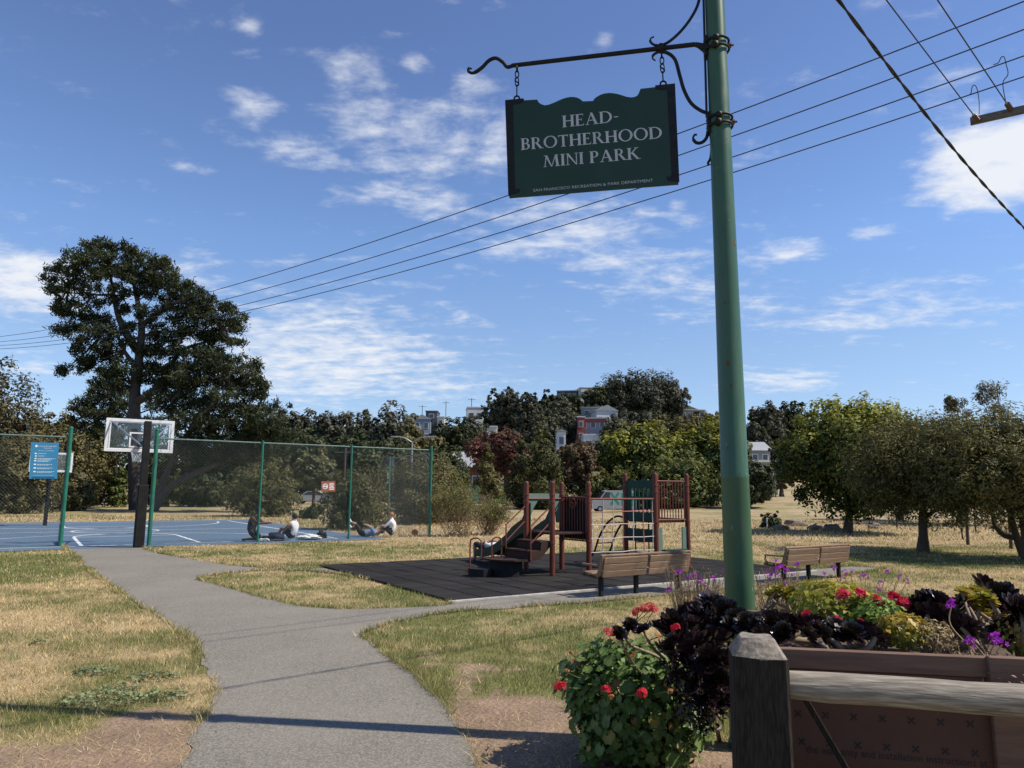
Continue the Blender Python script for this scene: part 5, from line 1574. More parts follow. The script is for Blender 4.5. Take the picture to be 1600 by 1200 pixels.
# ---- basketball hoops (built facing +y of their own frame)
def hoop(label, base, rz, sc_, arm=1.15, padded=True):
    t = thing('basketball_hoop', label, 'basketball hoop', (base.x, base.y, .012), rz, 'basketball hoops on the blue court')
    t.scale = (sc_,) * 3
    m = MB(); m.box((0, 0, 1.9), (.20, .20, 3.8), bev=.012); po = m.build('post', MT['black'], t)
    if padded:
        m = MB(); m.box((0, 0, .93), (.285, .285, 1.86), bev=.025); m.build('pad', MT['black'], t)
    BW, BH, z0 = 2.02, 1.07, 2.92
    y = arm
    m = MB(); m.beam((0, .05, 3.15), (0, y - .05, 3.15), .13, .13); m.build('extension_arm', MT['black'], t)
    for sx in (-1, 1):
        m = MB(); m.cyl((0, .1, 2.95), (sx * .86, y - .04, z0 + BH - .1), .024, 8); m.build('brace', MT['steel'], t)
    m = MB(); m.box((0, y, z0 + BH / 2), (BW - .08, .014, BH - .08)); gl = m.build('backboard', MT['board_glass'], t)
    fr = .095
    for (c, s) in (((0, y, z0 + fr / 2), (BW, .045, fr)), ((0, y, z0 + BH - fr / 2), (BW, .045, fr)), ((-BW / 2 + fr / 2, y, z0 + BH / 2), (fr, .045, BH - 2 * fr)), ((BW / 2 - fr / 2, y, z0 + BH / 2), (fr, .045, BH - 2 * fr))):
        m = MB(); m.box(c, s, bev=.004); m.build('frame', MT['white_metal'], gl)
    # painted lines: outer band and target square
    for w, z1, z2, th in ((BW - .22, z0 + .09, z0 + BH - .10, .045), (.62, z0 + .17, z0 + .62, .05)):
        m = MB()
        for (c, s) in (((0, y, z1), (w, .018, th)), ((0, y, z2), (w, .018, th)), ((-w / 2 + th / 2, y, (z1 + z2) / 2), (th, .018, z2 - z1 - th)), ((w / 2 - th / 2, y, (z1 + z2) / 2), (th, .018, z2 - z1 - th))):
            m.box(c, s)
        m.build('target_square' if w < 1 else 'border_line', MT['white_metal'], gl)
    rz_ = z0 + .13; rc_ = y + .15 + .23
    m = MB(); m.tube([(.23 * math.cos(a), rc_ + .23 * math.sin(a), rz_) for a in np.linspace(0, 6.2832, 25)[:-1]], .011, 6, closed=True)
    m.box((0, y + .08, rz_ - .03), (.16, .15, .10)); m.build('rim', MT['orange'], t, 50)
    m = MB(); N = 12
    for k in range(N):
        for s in (1, -1):
            pts = []
            for j in range(6):
                a = 2 * math.pi * (k + s * j * .5) / N; r_ = .225 - .10 * math.sin(j / 5 * 1.4)
                pts.append((r_ * math.cos(a), rc_ + r_ * math.sin(a), rz_ - .01 - .085 * j))
            m.tube(pts, .007, 4, caps=False)
    m.build('net', MT['net'], t)
    return t
hb = G(216, 855.5)
hoop('clear basketball backboard on black padded post in the fence opening', hb, R_(33), 1.06, 1.75)
hb2 = G(70, 821.5)
hoop('distant clear basketball backboard on slim dark post, partly behind the blue rules sign', hb2, R_(33 + 180), .90, 1.0, False)

# ---- people -------------------------------------------------------
def person(label, loc, rz, J, mats, hair, sc_=1.08, hairfn=None, lie=False):
    """J: joints (facing +x); one skinned body mesh, hair as a child. mats: dict skin/top/legs/shoe"""
    bones = [('pelvis', 'spine', 'top'), ('spine', 'chest', 'top'), ('chest', 'neck', 'top'), ('neck', 'head0', 'skin'), ('head0', 'head1', 'skin')]
    rad = {'pelvis': .135, 'spine': .125, 'chest': .135, 'neck': .058, 'head0': .082, 'head1': .078}
    for s in 'LR':
        bones += [('pelvis', 'hip' + s, 'legs'), ('hip' + s, 'knee' + s, 'legs'), ('knee' + s, 'ank' + s, 'shin'), ('ank' + s, 'toe' + s, 'shoe'),
                  ('chest', 'sho' + s, 'top'), ('sho' + s, 'elb' + s, 'sleeve'), ('elb' + s, 'wri' + s, 'skin'), ('wri' + s, 'hand' + s, 'skin')]
        rad.update({'hip' + s: .098, 'knee' + s: .066, 'ank' + s: .043, 'toe' + s: .04, 'sho' + s: .066, 'elb' + s: .046, 'wri' + s: .031, 'hand' + s: .036})
        w, h = Vector(J['wri' + s]), Vector(J['hand' + s])
        d = (h - w).normalized(); sd2 = d.cross(Vector((0, 0, 1)))
        if sd2.length < .1: sd2 = Vector((0, 1, 0))
        sd2.normalize(); up = sd2.cross(d)
        for f in range(4):
            k = 'f%d%s' % (f, s)
            J[k] = h + d * (.075 - .012 * abs(f - 1.3)) + sd2 * (.021 * (f - 1.5)) - up * .03; rad[k] = .0095; bones.append(('hand' + s, k, 'skin'))
        k = 'th' + s; J[k] = w.lerp(h, .5) + sd2 * .055 + d * .03; rad[k] = .011; bones.append(('hand' + s, k, 'skin'))
    names = list(rad)
    idx = {n: i for i, n in enumerate(names)}
    me = bpy.data.meshes.new('person')
    me.from_pydata([tuple(J[n]) for n in names], [(idx[a], idx[b]) for a, b, _ in bones], [])
    o = bpy.data.objects.new('person', me); COL.objects.link(o)
    md = o.modifiers.new('skin', 'SKIN'); md.use_smooth_shade = True
    for i, n in enumerate(names):
        r = rad[n]
        sv = me.skin_vertices[0].data[i]
        sv.radius = (r, r * (1.25 if n in ('chest', 'spine', 'pelvis') else 1))
        sv.use_root = (n == 'pelvis')
    o.modifiers.new('sub', 'SUBSURF').levels = 1
    dg = bpy.context.evaluated_depsgraph_get()
    m2 = bpy.data.meshes.new_from_object(o.evaluated_get(dg))
    bpy.data.objects.remove(o, do_unlink=True)
    keys = ['skin', 'top', 'legs', 'shoe']
    m2.materials.clear()
    for k in keys: m2.materials.append(MT[mats[k]])
    m2.materials.append(MT[mats.get('sleeve', mats['top'])]); m2.materials.append(MT[mats.get('shin', mats['skin'])])
    mi = {'skin': 0, 'top': 1, 'legs': 2, 'shoe': 3, 'sleeve': 4, 'shin': 5}
    segs = [(Vector(J[a]), Vector(J[b]), mi[c]) for a, b, c in bones]
    for pl in m2.polygons:
        c = pl.center; best = 9; bi = 0
        for a, b, k in segs:
            ab = b - a; t_ = max(0, min(1, (c - a).dot(ab) / max(ab.length_squared, 1e-6))); dd = (c - a - ab * t_).length
            if dd < best: best = dd; bi = k
        pl.material_index = bi
        pl.use_smooth = True
    t = thing('person', label, 'person', loc, rz)
    t.scale = (sc_,) * 3
    b = link(bpy.data.objects.new('body', m2), t)
    h0, h1 = Vector(J['head0']), Vector(J['head1'])
    ax = (h1 - h0).normalized(); fwd = Vector(J['face']).normalized(); fwd = (fwd - ax * fwd.dot(ax)).normalized(); side = ax.cross(fwd)
    cen = h0.lerp(h1, .55)
    m = MB(); m.sphere((0, 0, 0), (.103, .092, .105), 14, 10)
    rot = Matrix((fwd, side, ax)).transposed()
    hv = []
    m.v = [tuple(cen + rot @ (Vector(v) + Vector((-.022, 0, .022)))) for v in m.v]
    m.build('hair', MT[hair], t, 80)
    m = MB(); m.tube([cen + fwd * .075 + ax * .01, cen + fwd * .098 - ax * .02, cen + fwd * .078 - ax * .028], [.008, .013, .010], 6); m.build('nose', MT[mats['skin']], t, 60)
    for sg in (-1, 1):
        m = MB(); m.sphere(cen + side * (.084 * sg) - ax * .01, (.018, .012, .026), 8, 6); m.build('ear', MT[mats['skin']], t, 60)
        m = MB(); m.sphere(cen + fwd * .076 + side * (.03 * sg) + ax * .018, .009, 6, 5); m.build('eye', MT['hair_black'], t, 60)
    m = MB(); m.tube([cen + fwd * .076 - ax * .05 + side * .022, cen + fwd * .080 - ax * .052, cen + fwd * .076 - ax * .05 - side * .022], .005, 5); m.build('mouth', MT['sign_brown'], t, 60)
    return t
V3 = Vector
def inside(px, off):
    """a spot on the court, off metres behind the fence line, at view column px"""
    d_ = (fB - fA); n_ = Vector((-d_.y, d_.x, 0)).normalized(); a_ = fA + n_ * off
    q_ = onplane(px, 800, a_, n_); return Vector((q_.x, q_.y, 0))
def sit_pose(kneez=.46, lean=.10, reach=.45, rz=.42, kneex=.38, anx=.60):
    J = dict(pelvis=V3((0, 0, .135)), spine=V3((.0 + lean * .3, 0, .33)), chest=V3((lean, 0, .50)), neck=V3((lean * 1.3, 0, .635)), head0=V3((lean * 1.45 + .015, 0, .70)), head1=V3((lean * 1.5 + .03, 0, .80)), face=V3((1, 0, -.15)))
    for s, g in (('L', 1), ('R', -1)):
        J.update({'hip' + s: V3((.06, .10 * g, .13)), 'knee' + s: V3((kneex, .13 * g, kneez)), 'ank' + s: V3((anx, .11 * g, .075)), 'toe' + s: V3((anx + .17, .12 * g, .045)),
                  'sho' + s: V3((lean + .01, .175 * g, .535)), 'elb' + s: V3((lean + .20, .24 * g, .36)), 'wri' + s: V3((reach, .12 * g, rz)), 'hand' + s: V3((reach + .08, .09 * g, rz - .005))})
    return J
pp = inside(616, .45)
person('seated person in white t-shirt with ginger hair hugging knees beside the basketball', (pp.x, pp.y, .012), R_(172), sit_pose(.42, .07, .36, .40), dict(skin='skin_light', top='cloth_white', legs='cloth_black', shoe='cloth_white', sleeve='cloth_white', shin='skin_light'), 'hair_ginger', 1.12)
# lying on the back, feet up toward the fence post
Jl = dict(pelvis=V3((0, 0, .12)), spine=V3((-.2, 0, .13)), chest=V3((-.38, 0, .15)), neck=V3((-.53, 0, .18)), head0=V3((-.60, 0, .21)), head1=V3((-.69, 0, .25)), face=V3((.4, 0, 1)))
for s, g in (('L', 1), ('R', -1)):
    Jl.update({'hip' + s: V3((.06, .10 * g, .13)), 'knee' + s: V3((.24, .14 * g, .46 if s == 'L' else .42)), 'ank' + s: V3((.42, .12 * g, .52 if s == 'L' else .30)), 'toe' + s: V3((.50, .12 * g, .68 if s == 'L' else .42)),
               'sho' + s: V3((-.40, .18 * g, .16)), 'elb' + s: V3((-.30, .30 * g, .34)), 'wri' + s: V3((-.12, .18 * g, .42)), 'hand' + s: V3((-.06, .13 * g, .44))})
pp = inside(568, .95)
person('person in dark clothes lying on their back with one foot raised', (pp.x, pp.y, .012), R_(186), Jl, dict(skin='skin_tan', top='cloth_blue', legs='cloth_black', shoe='cloth_white', sleeve='cloth_blue', shin='skin_tan'), 'hair_brown', 1.12)
pp = inside(460, .42)
J = sit_pose(.42, -.02, .34, .40, .36, .56)
person('person in white sleeveless striped top sitting with back to the lawn', (pp.x, pp.y, .012), R_(160), J, dict(skin='skin_tan', top='cloth_white', legs='cloth_navy', shoe='cloth_black', sleeve='skin_tan', shin='skin_tan'), 'hair_black', 1.12)
# kneeling, bent forward, arms stretched
Jk = dict(pelvis=V3((0, 0, .34)), spine=V3((.03, 0, .55)), chest=V3((.10, 0, .74)), neck=V3((.17, 0, .87)), head0=V3((.20, 0, .93)), head1=V3((.235, 0, 1.02)), face=V3((1, 0, -.5)))
for s, g in (('L', 1), ('R', -1)):
    Jk.update({'hip' + s: V3((.03, .11 * g, .32)), 'knee' + s: V3((.30, .16 * g, .09)), 'ank' + s: V3((-.10, .13 * g, .06)), 'toe' + s: V3((-.24, .13 * g, .045)),
               'sho' + s: V3((.12, .185 * g, .76)), 'elb' + s: V3((.33, .21 * g, .58)), 'wri' + s: V3((.56, .13 * g, .60)), 'hand' + s: V3((.64, .09 * g, .61))})
pp = inside(394, .5)
person('person in black hooded top kneeling with arms stretched forward by a fence post', (pp.x, pp.y, .012), R_(-12), Jk, dict(skin='skin_dark', top='cloth_black', legs='cloth_black', shoe='cloth_black', sleeve='skin_dark', shin='skin_dark'), 'hair_black', 1.1)
# lying back on the slide end, knees over the edge
Js = dict(pelvis=V3((0, 0, .12)), spine=V3((-.20, 0, .15)), chest=V3((-.38, 0, .20)), neck=V3((-.54, 0, .24)), head0=V3((-.60, 0, .26)), head1=V3((-.69, 0, .31)), face=V3((.3, 0, 1)))
for s, g in (('L', 1), ('R', -1)):
    Js.update({'hip' + s: V3((.06, .10 * g, .13)), 'knee' + s: V3((.42, .13 * g, .24)), 'ank' + s: V3((.44, .12 * g, -.15)), 'toe' + s: V3((.60, .12 * g, -.185)),
               'sho' + s: V3((-.39, .16 * g, .21)), 'elb' + s: V3((-.24, .23 * g, .25)), 'wri' + s: V3((-.06, .12 * g, .31)), 'hand' + s: V3((.01, .08 * g, .31))})
sl = uv(P1, (sx0 + sx1) / 2, S1 + 2.36)
person('person in black shorts and pale top lying back on the end of the green slide', (sl.x, sl.y, .255), R_(33 + 90), Js, dict(skin='skin_tan', top='cloth_white', legs='cloth_black', shoe='cloth_blue', sleeve='cloth_white', shin='skin_tan'), 'hair_brown', 1.05)

# basketball and bags
pp = inside(649, .5)
bt = thing('basketball', 'orange basketball lying on the court edge by the fence corner', 'ball', (pp.x, pp.y, .012))
m = MB(); m.sphere((0, 0, .135), .135, 20, 14); m.build('ball', MT['ball'], bt, 80)
for ax in range(3):
    m = MB(); e1, e2 = [(V3((1, 0, 0)), V3((0, 1, 0))), (V3((1, 0, 0)), V3((0, 0, 1))), (V3((0, 1, 0)), V3((0, 0, 1)))][ax]
    m.tube([V3((0, 0, .135)) + e1 * (.1345 * math.cos(a)) + e2 * (.1345 * math.sin(a)) for a in np.linspace(0, 6.2832, 25)[:-1]], .0035, 4, closed=True); m.build('seam', MT['black'], bt)
def lump(name, label, cat, loc, size, mat, seed, rz=0):
    rs = random.Random(seed); m = MB(); m.sphere((0, 0, 0), (1, 1, 1), 24, 14)
    V = []
    for v in m.v:
        v = Vector(v); k = 1 + .95 * (float(fbm(v.x * 2.6 + seed * 3, v.y * 2.6 + v.z * 3.1, 4, seed)) - .5) * 2
        V.append((v.x * size[0] * k, v.y * size[1] * k, max(0, v.z * k * size[2] + size[2] * .75)))
    m.v = V
    o = m.build(name, mat, None, 70); o.location = loc; o.rotation_euler = (0, 0, rz)
    return tag(o, label, cat)
p_ = inside(433, .35); lump('backpack', 'dark navy backpack slumped beside the person in the striped top', 'bag', (p_.x, p_.y, .012), (.34, .2, .17), MT['cloth_navy'], 1)
p_ = inside(485, .35); lump('towel', 'crumpled white towel on the court edge', 'towel', (p_.x, p_.y, .012), (.36, .2, .11), MT['cloth_white'], 2)
p_ = inside(503, .5); lump('bag', 'small black gym bag behind the white towel', 'bag', (p_.x, p_.y + .15, .012), (.17, .14, .17), MT['cloth_black'], 3)
p_ = inside(415, .3); lump('shirt', 'crumpled pale shirt by the kneeling person', 'clothing', (p_.x, p_.y, .012), (.20, .12, .055), MT['cloth_white'], 4)

# ================================================================== TREES AND BUSHES
def crown_leaves(lobes, n, size, cols, rs, clump=.16, per=26, aspect=.55, inner=.3, updir=.45, flat=1.0, topcol=None):
    """leaves in clumps through the lobes (centre, radii). Leaf colours vary from clump to clump."""
    vol = np.array([l[1][0] * l[1][1] * l[1][2] for l in lobes]) ** .66
    nc = max(8, n // per)
    pick = rs.choice(len(lobes), nc, p=vol / vol.sum())
    C0 = np.array([lobes[i][0] for i in range(len(lobes))]); RR = np.array([lobes[i][1] for i in range(len(lobes))])
    d = rs.normal(size=(nc, 3)); d /= np.linalg.norm(d, axis=1, keepdims=True)
    r = np.where(rs.rand(nc, 1) < inner, rs.rand(nc, 1) * .8, .78 + .26 * rs.rand(nc, 1))
    cc = C0[pick] + d * r * RR[pick]
    cr = clump * np.min(RR[pick], axis=1, keepdims=True) * (.7 + .7 * rs.rand(nc, 1))
    k = np.repeat(np.arange(nc), per)
    off = rs.normal(size=(nc * per, 3)); off /= np.maximum(np.linalg.norm(off, axis=1, keepdims=True), 1e-6)
    off *= np.cbrt(rs.rand(nc * per, 1)); off[:, 2] *= flat
    p = cc[k] + off * cr[k]
    out = d[k] * .7 + off * .8 + np.array((0, 0, updir))[None] + rs.normal(0, .45, (nc * per, 3))
    c1, c2 = np.array(cols[0]), np.array(cols[1])
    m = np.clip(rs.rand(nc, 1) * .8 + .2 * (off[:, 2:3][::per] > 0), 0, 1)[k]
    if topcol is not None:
        # second leaf colour comes in toward the top of each lobe
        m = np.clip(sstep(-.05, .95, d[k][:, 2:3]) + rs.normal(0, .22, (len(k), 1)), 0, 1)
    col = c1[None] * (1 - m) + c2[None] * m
    if len(cols) > 2:
        sel = (rs.rand(nc, 1) < .22)[k]; col = np.where(sel, np.array(cols[2])[None], col)
    col = col * (.72 + .56 * rs.rand(len(k), 1))
    return leafcloud(p, out, size * (.65 + .7 * rs.rand(len(k))), aspect, col, rs, .2)
def limbs(base, top, targets, r0, mat, parent, rnd, name='trunk', fork=.45, lean=(0, 0)):
    m = MB()
    base, top = Vector(base), Vector(top)
    k = 6; pts = []
    for i in range(k + 1):
        t = i / k; pts.append(base.lerp(top, t) + Vector((rnd.uniform(-1, 1), rnd.uniform(-1, 1), 0)) * r0 * .8 * t)
    rad = [r0 * (1.35 if i == 0 else 1) * (1 - .62 * i / k) for i in range(k + 1)]
    pts.insert(0, base - Vector((0, 0, .15))); rad.insert(0, r0 * 1.6)
    m.tube(pts, rad, 10)
    o = m.build(name, MT[mat], parent, 60)
    for tg in targets:
        tg = Vector(tg); i = rnd.randrange(2, k); a = pts[i + 1]
        mid_ = a.lerp(tg, .5) + Vector((rnd.uniform(-.15, .15), rnd.uniform(-.15, .15), rnd.uniform(-.08, .12))) * (tg - a).length
        q = curve_pts([a, a.lerp(mid_, .6), mid_.lerp(tg, .3), tg], 4); rr_ = rad[i + 1] * .6
        m = MB(); m.tube(q, [rr_ * (1 - .8 * j / (len(q) - 1)) for j in range(len(q))], 6); m.build('limb', MT[mat], parent, 60)
    return o
def tree(name, label, px, Y, topy, boty, wpx, cols, seed, n=9000, leaf=.16, lobes=9, trunk=None, trunk_px=None, mat='leaf', bark='bark', group=None, cat='tree', shape='round', clump=.26, per=26, depth=.85, aspect=.55, inner=.3, topcol=None, flat=1.0, nlimb=5, base_h=None):
    rs = np.random.RandomState(seed); rnd = random.Random(seed)
    cx_ = atY(px, (topy + boty) / 2, Y)
    zt, zb = atY(px, topy, Y).z, atY(px, boty, Y).z
    W = wpx / F * zc(cx_)
    tp = atY(trunk_px if trunk_px else px, 790, Y)
    gz = hz(tp.x, Y) if base_h is None else base_h
    zb = max(zb, gz + .02)
    t = thing(name, label, cat, (tp.x, Y, gz), 0, group)
    if cat == 'bush':
        zb = gz - .28 * (zt - gz)            # widest close to the soil; what would lie under it is dropped
    ctr = np.array((cx_.x - tp.x, 0, (zt + zb) / 2 - gz)); rx, ry, rz_ = W / 2, W / 2 * depth, (zt - zb) / 2
    L = []
    for i in range(lobes):
        if shape == 'cone':
            h = (i + .5) / lobes; f = (1 - h) * .85 + .12
            a = i * 2.4
            L.append((ctr + np.array((math.cos(a) * rx * .32 * f, math.sin(a) * ry * .32 * f, -rz_ + 2 * rz_ * h * .93)), (rx * f * .78, ry * f * .78, rz_ * .26)))
        else:
            a = i * 2.39996 + rnd.uniform(-.3, .3); h = 1 - 2 * (i + .5) / lobes
            q_ = math.sqrt(max(0, 1 - h * h)); s = rnd.uniform(.30, .58)
            if shape == 'flat': s *= 1.05
            c = ctr + np.array((math.cos(a) * q_ * rx * (1 - s), math.sin(a) * q_ * ry * (1 - s), h * rz_ * (1 - s)))
            L.append((c, (rx * s * rnd.uniform(.9, 1.2), ry * s * rnd.uniform(.9, 1.2), rz_ * s * rnd.uniform(.85, 1.1))))
    if shape != 'cone': L.append((ctr, (rx * .6, ry * .6, rz_ * .6)))
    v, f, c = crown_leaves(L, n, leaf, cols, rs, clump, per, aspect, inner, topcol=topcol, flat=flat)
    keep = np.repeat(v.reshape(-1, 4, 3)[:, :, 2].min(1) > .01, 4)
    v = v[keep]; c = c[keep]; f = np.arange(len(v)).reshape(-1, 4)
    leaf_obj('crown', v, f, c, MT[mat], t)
    r0 = trunk if trunk else W * .035
    tg = [tuple(L[rnd.randrange(len(L))][0]) for _ in range(nlimb)]
    limbs((0, 0, 0), (ctr[0] * .8, 0, max(ctr[2] + rz_ * .2, .3)), tg, r0, bark, t, rnd)
    return t
OLIVE = [(.080, .082, .032), (.150, .138, .055)]
DKGREEN = [(.032, .044, .018), (.070, .080, .030)]
YELG = [(.028, .050, .012), (.29, .285, .042)]
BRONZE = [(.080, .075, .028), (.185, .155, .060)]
OLIVEB = [(.055, .060, .020), (.215, .190, .062)]
EUC = [(.058, .062, .040), (.112, .110, .070)]
REDL = [(.075, .055, .035), (.20, .075, .058)]
PINE = [(.016, .025, .010), (.046, .055, .018)]

# ---- trees on the right
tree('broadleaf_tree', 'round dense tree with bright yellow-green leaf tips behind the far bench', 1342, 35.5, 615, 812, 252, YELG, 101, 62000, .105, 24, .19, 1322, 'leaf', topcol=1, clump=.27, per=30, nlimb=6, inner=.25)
tree('olive_tree', 'olive-brown fine-leaved tree on one thick trunk beside the far bench', 1448, 24.5, 640, 822, 262, OLIVEB, 102, 62000, .068, 20, .16, 1437, clump=.34, per=30, inner=.4, aspect=.3, nlimb=7)
tree('olive_tree', 'wide olive-brown tree with low twisted limbs next to the thick-trunked olive-brown tree', 1580, 21.5, 628, 828, 290, OLIVEB, 103, 66000, .066, 20, .18, 1602, clump=.34, per=30, inner=.4, aspect=.3, nlimb=9)
tree('olive_tree', 'olive-brown tree shading the lawn past the twisted-limbed tree', 1850, 20.5, 610, 815, 330, OLIVEB, 104, 12000, .07, 12, .16, 1860, clump=.36, per=30, aspect=.3)
tree('dense_tree', 'dark green tree filling the gap behind the two olive-brown trees', 1500, 46, 660, 800, 210, DKGREEN, 105, 16000, .13, 14, .22, clump=.32, inner=.4)
tree('dense_tree', 'dark green tree behind the trunk of the thick-trunked olive-brown tree', 1405, 52, 690, 800, 150, DKGREEN, 106, 11000, .15, 12, .2, clump=.32, inner=.4)
# twisted low limbs of the right-hand tree
tt = thing('bare_tree', 'dark twisted low trunk forking near the ground beneath olive-brown foliage', 'tree', G(1603, 870))
bb = G(1603, 870)
for lst in ([(1603, 868), (1590, 842), (1570, 836), (1556, 822), (1552, 806), (1545, 790)], [(1600, 866), (1588, 838), (1582, 815), (1575, 790)], [(1605, 868), (1604, 835), (1612, 800)]):
    m = MB(); Yb = bb.y; pts = [atY(a, b, Yb + .25 * k * (1 if len(lst) > 5 else -.6)) - bb for k, (a, b) in enumerate(lst)]; pts[0] = Vector((pts[0].x, pts[0].y, -.05))
    m.tube(curve_pts(pts, 4), [.13 * (1 - .55 * k / (len(pts) * 4 - 4)) for k in range(len(pts) * 4 - 3)], 8); m.build('limb', MT['bark'], tt, 60)
# wispy top shoots
def shoots(label, px, topy, boty, Y, w, seed):
    rs = np.random.RandomState(seed); rnd = random.Random(seed)
    b = atY(px, boty, Y); g0 = Vector((b.x, Y, hz(b.x, Y)))
    t = thing('sapling', label, 'tree', g0)
    tp = atY(px, topy, Y) - g0
    m = MB(); m.tube([(0, 0, -.05), (.1, 0, tp.z * .5), (0, 0, tp.z * .97)], [.06, .045, .01], 6); m.build('trunk', MT['bark'], t)
    L = [(np.array((rnd.uniform(-w, w), rnd.uniform(-w, w) * .5, tp.z - rnd.uniform(.1, 1) * (tp.z - (b.z - g0.z)))), (w * .45, w * .45, w * .5)) for _ in range(9)]
    v, f, c = crown_leaves(L, 1600, .055, BRONZE, rs, .6, 12, .3, .5); leaf_obj('crown', v, f, c, MT['leaf'], t)
    for l in L:
        m = MB(); m.tube([(0, 0, tp.z * .6), tuple(l[0])], [.02, .006], 4); m.build('limb', MT['bark'], t)
shoots('thin wispy sapling poking above the olive-brown trees', 1562, 597, 655, 26, .55, 7)
shoots('small bare-topped sapling above the junction of the two olive-brown trees', 1497, 616, 660, 28, .35, 8)

# ---- middle distance bushes and trees behind the playground
BG = 'park trees behind the playground'
tree('dense_tree', 'dark green domed tree with yellowish crown behind the playground panels', 1000, 82, 655, 790, 150, YELG, 110, 11000, .26, 14, .4, mat='leaf', topcol=1, clump=.33, per=20, group=BG)
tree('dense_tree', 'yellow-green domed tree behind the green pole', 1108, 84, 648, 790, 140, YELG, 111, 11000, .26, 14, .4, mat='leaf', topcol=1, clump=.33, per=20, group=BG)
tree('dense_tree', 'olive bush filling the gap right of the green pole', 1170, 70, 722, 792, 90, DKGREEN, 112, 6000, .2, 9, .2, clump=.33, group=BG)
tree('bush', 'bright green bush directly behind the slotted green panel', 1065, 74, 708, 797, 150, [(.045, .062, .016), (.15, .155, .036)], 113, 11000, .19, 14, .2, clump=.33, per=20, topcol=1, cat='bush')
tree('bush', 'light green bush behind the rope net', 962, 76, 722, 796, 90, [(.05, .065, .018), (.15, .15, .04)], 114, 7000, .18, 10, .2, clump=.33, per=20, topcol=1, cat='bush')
tree('bush', 'pale small bush at the left of the rope net', 918, 76, 752, 796, 50, [(.08, .09, .035), (.18, .17, .07)], 115, 3500, .15, 7, .12, clump=.35, cat='bush')
tree('reddish_tree', 'tree with rust-tinted leaves right of the feathery dark green tree', 902, 78, 676, 790, 80, [(.065, .066, .03), (.16, .085, .05)], 116, 7000, .2, 10, .3, clump=.32, group=BG)
tree('feathery_tree', 'feathery dark green conical tree behind the slide', 846, 72, 650, 794, 105, [(.055, .062, .022), (.115, .108, .036)], 117, 12000, .18, 11, .35, shape='cone', clump=.42, per=24, aspect=.35, group=BG)
tree('feathery_tree', 'second feathery green crown against the conical tree', 815, 76, 672, 790, 70, [(.055, .062, .022), (.115, .108, .036)], 118, 7000, .18, 9, .3, shape='cone', clump=.42, per=24, aspect=.35, group=BG)
tree('red_tree', 'wine-red leaved tree with dark trunk left of the feathery tree', 778, 82, 668, 752, 110, REDL, 119, 9000, .22, 12, .55, 800, 'leaf', 'bark', clump=.33, per=22, group=BG)
tree('young_pine', 'small yellowish young pine in front of the red-leaved tree', 762, 66, 692, 772, 56, [(.075, .075, .025), (.17, .15, .05)], 120, 4200, .17, 8, .10, shape='cone', clump=.5, aspect=.3, group=BG)
tree('bush', 'dark green low hedge behind the counter panel', 1020, 72, 748, 797, 130, DKGREEN, 121, 6000, .17, 9, .1, clump=.34, cat='bush')
tree('bush', 'shaded bush under the feathery tree behind the slide', 850, 74, 752, 797, 90, DKGREEN, 122, 5000, .17, 8, .1, clump=.34, cat='bush')
tree('bush', 'dark low bush on the straw field right of the green pole', 1204, 40, 797, 818, 40, DKGREEN, 123, 2500, .07, 6, .05, clump=.4, cat='bush')
tree('dense_tree', 'reddish-topped tree between the green pole and the yellow-tipped round tree', 1222, 90, 676, 785, 44, [(.05, .06, .02), (.13, .095, .04)], 124, 4000, .2, 7, .25, clump=.35, group=BG)

# ---- bushes behind the court
tree('court_bush', 'rounded olive-grey bush behind the fence, behind the kneeling person', 410, 52, 712, 810, 128, OLIVE, 130, 13000, .12, 12, .12, clump=.36, per=24, aspect=.35, cat='bush')
tree('court_bush', 'dark olive bush beside the brown no-smoking sign', 556, 36, 722, 832, 122, OLIVE, 131, 14000, .085, 12, .12, clump=.36, per=24, aspect=.35, cat='bush')
tree('court_bush', 'brown-olive spreading bush at the fence corner', 655, 42, 704, 812, 150, BRONZE, 132, 15000, .095, 13, .12, clump=.36, per=24, aspect=.4, cat='bush')
tree('court_bush', 'greener bush leaning out right of the fence corner', 700, 45, 722, 815, 90, [(.055, .066, .02), (.13, .125, .035)], 133, 8000, .1, 10, .1, clump=.36, per=24, cat='bush')
tree('pale_tree', 'small pale-leaved tree between the two rounded bushes behind the fence', 490, 66, 700, 765, 66, [(.08, .085, .04), (.21, .20, .10)], 134, 5500, .17, 9, .16, clump=.34, per=20, topcol=1)
tree('court_bush', 'low dark shrub in the dip between the rounded bushes', 488, 48, 786, 812, 44, DKGREEN, 135, 2200, .09, 6, .05, clump=.4, cat='bush')
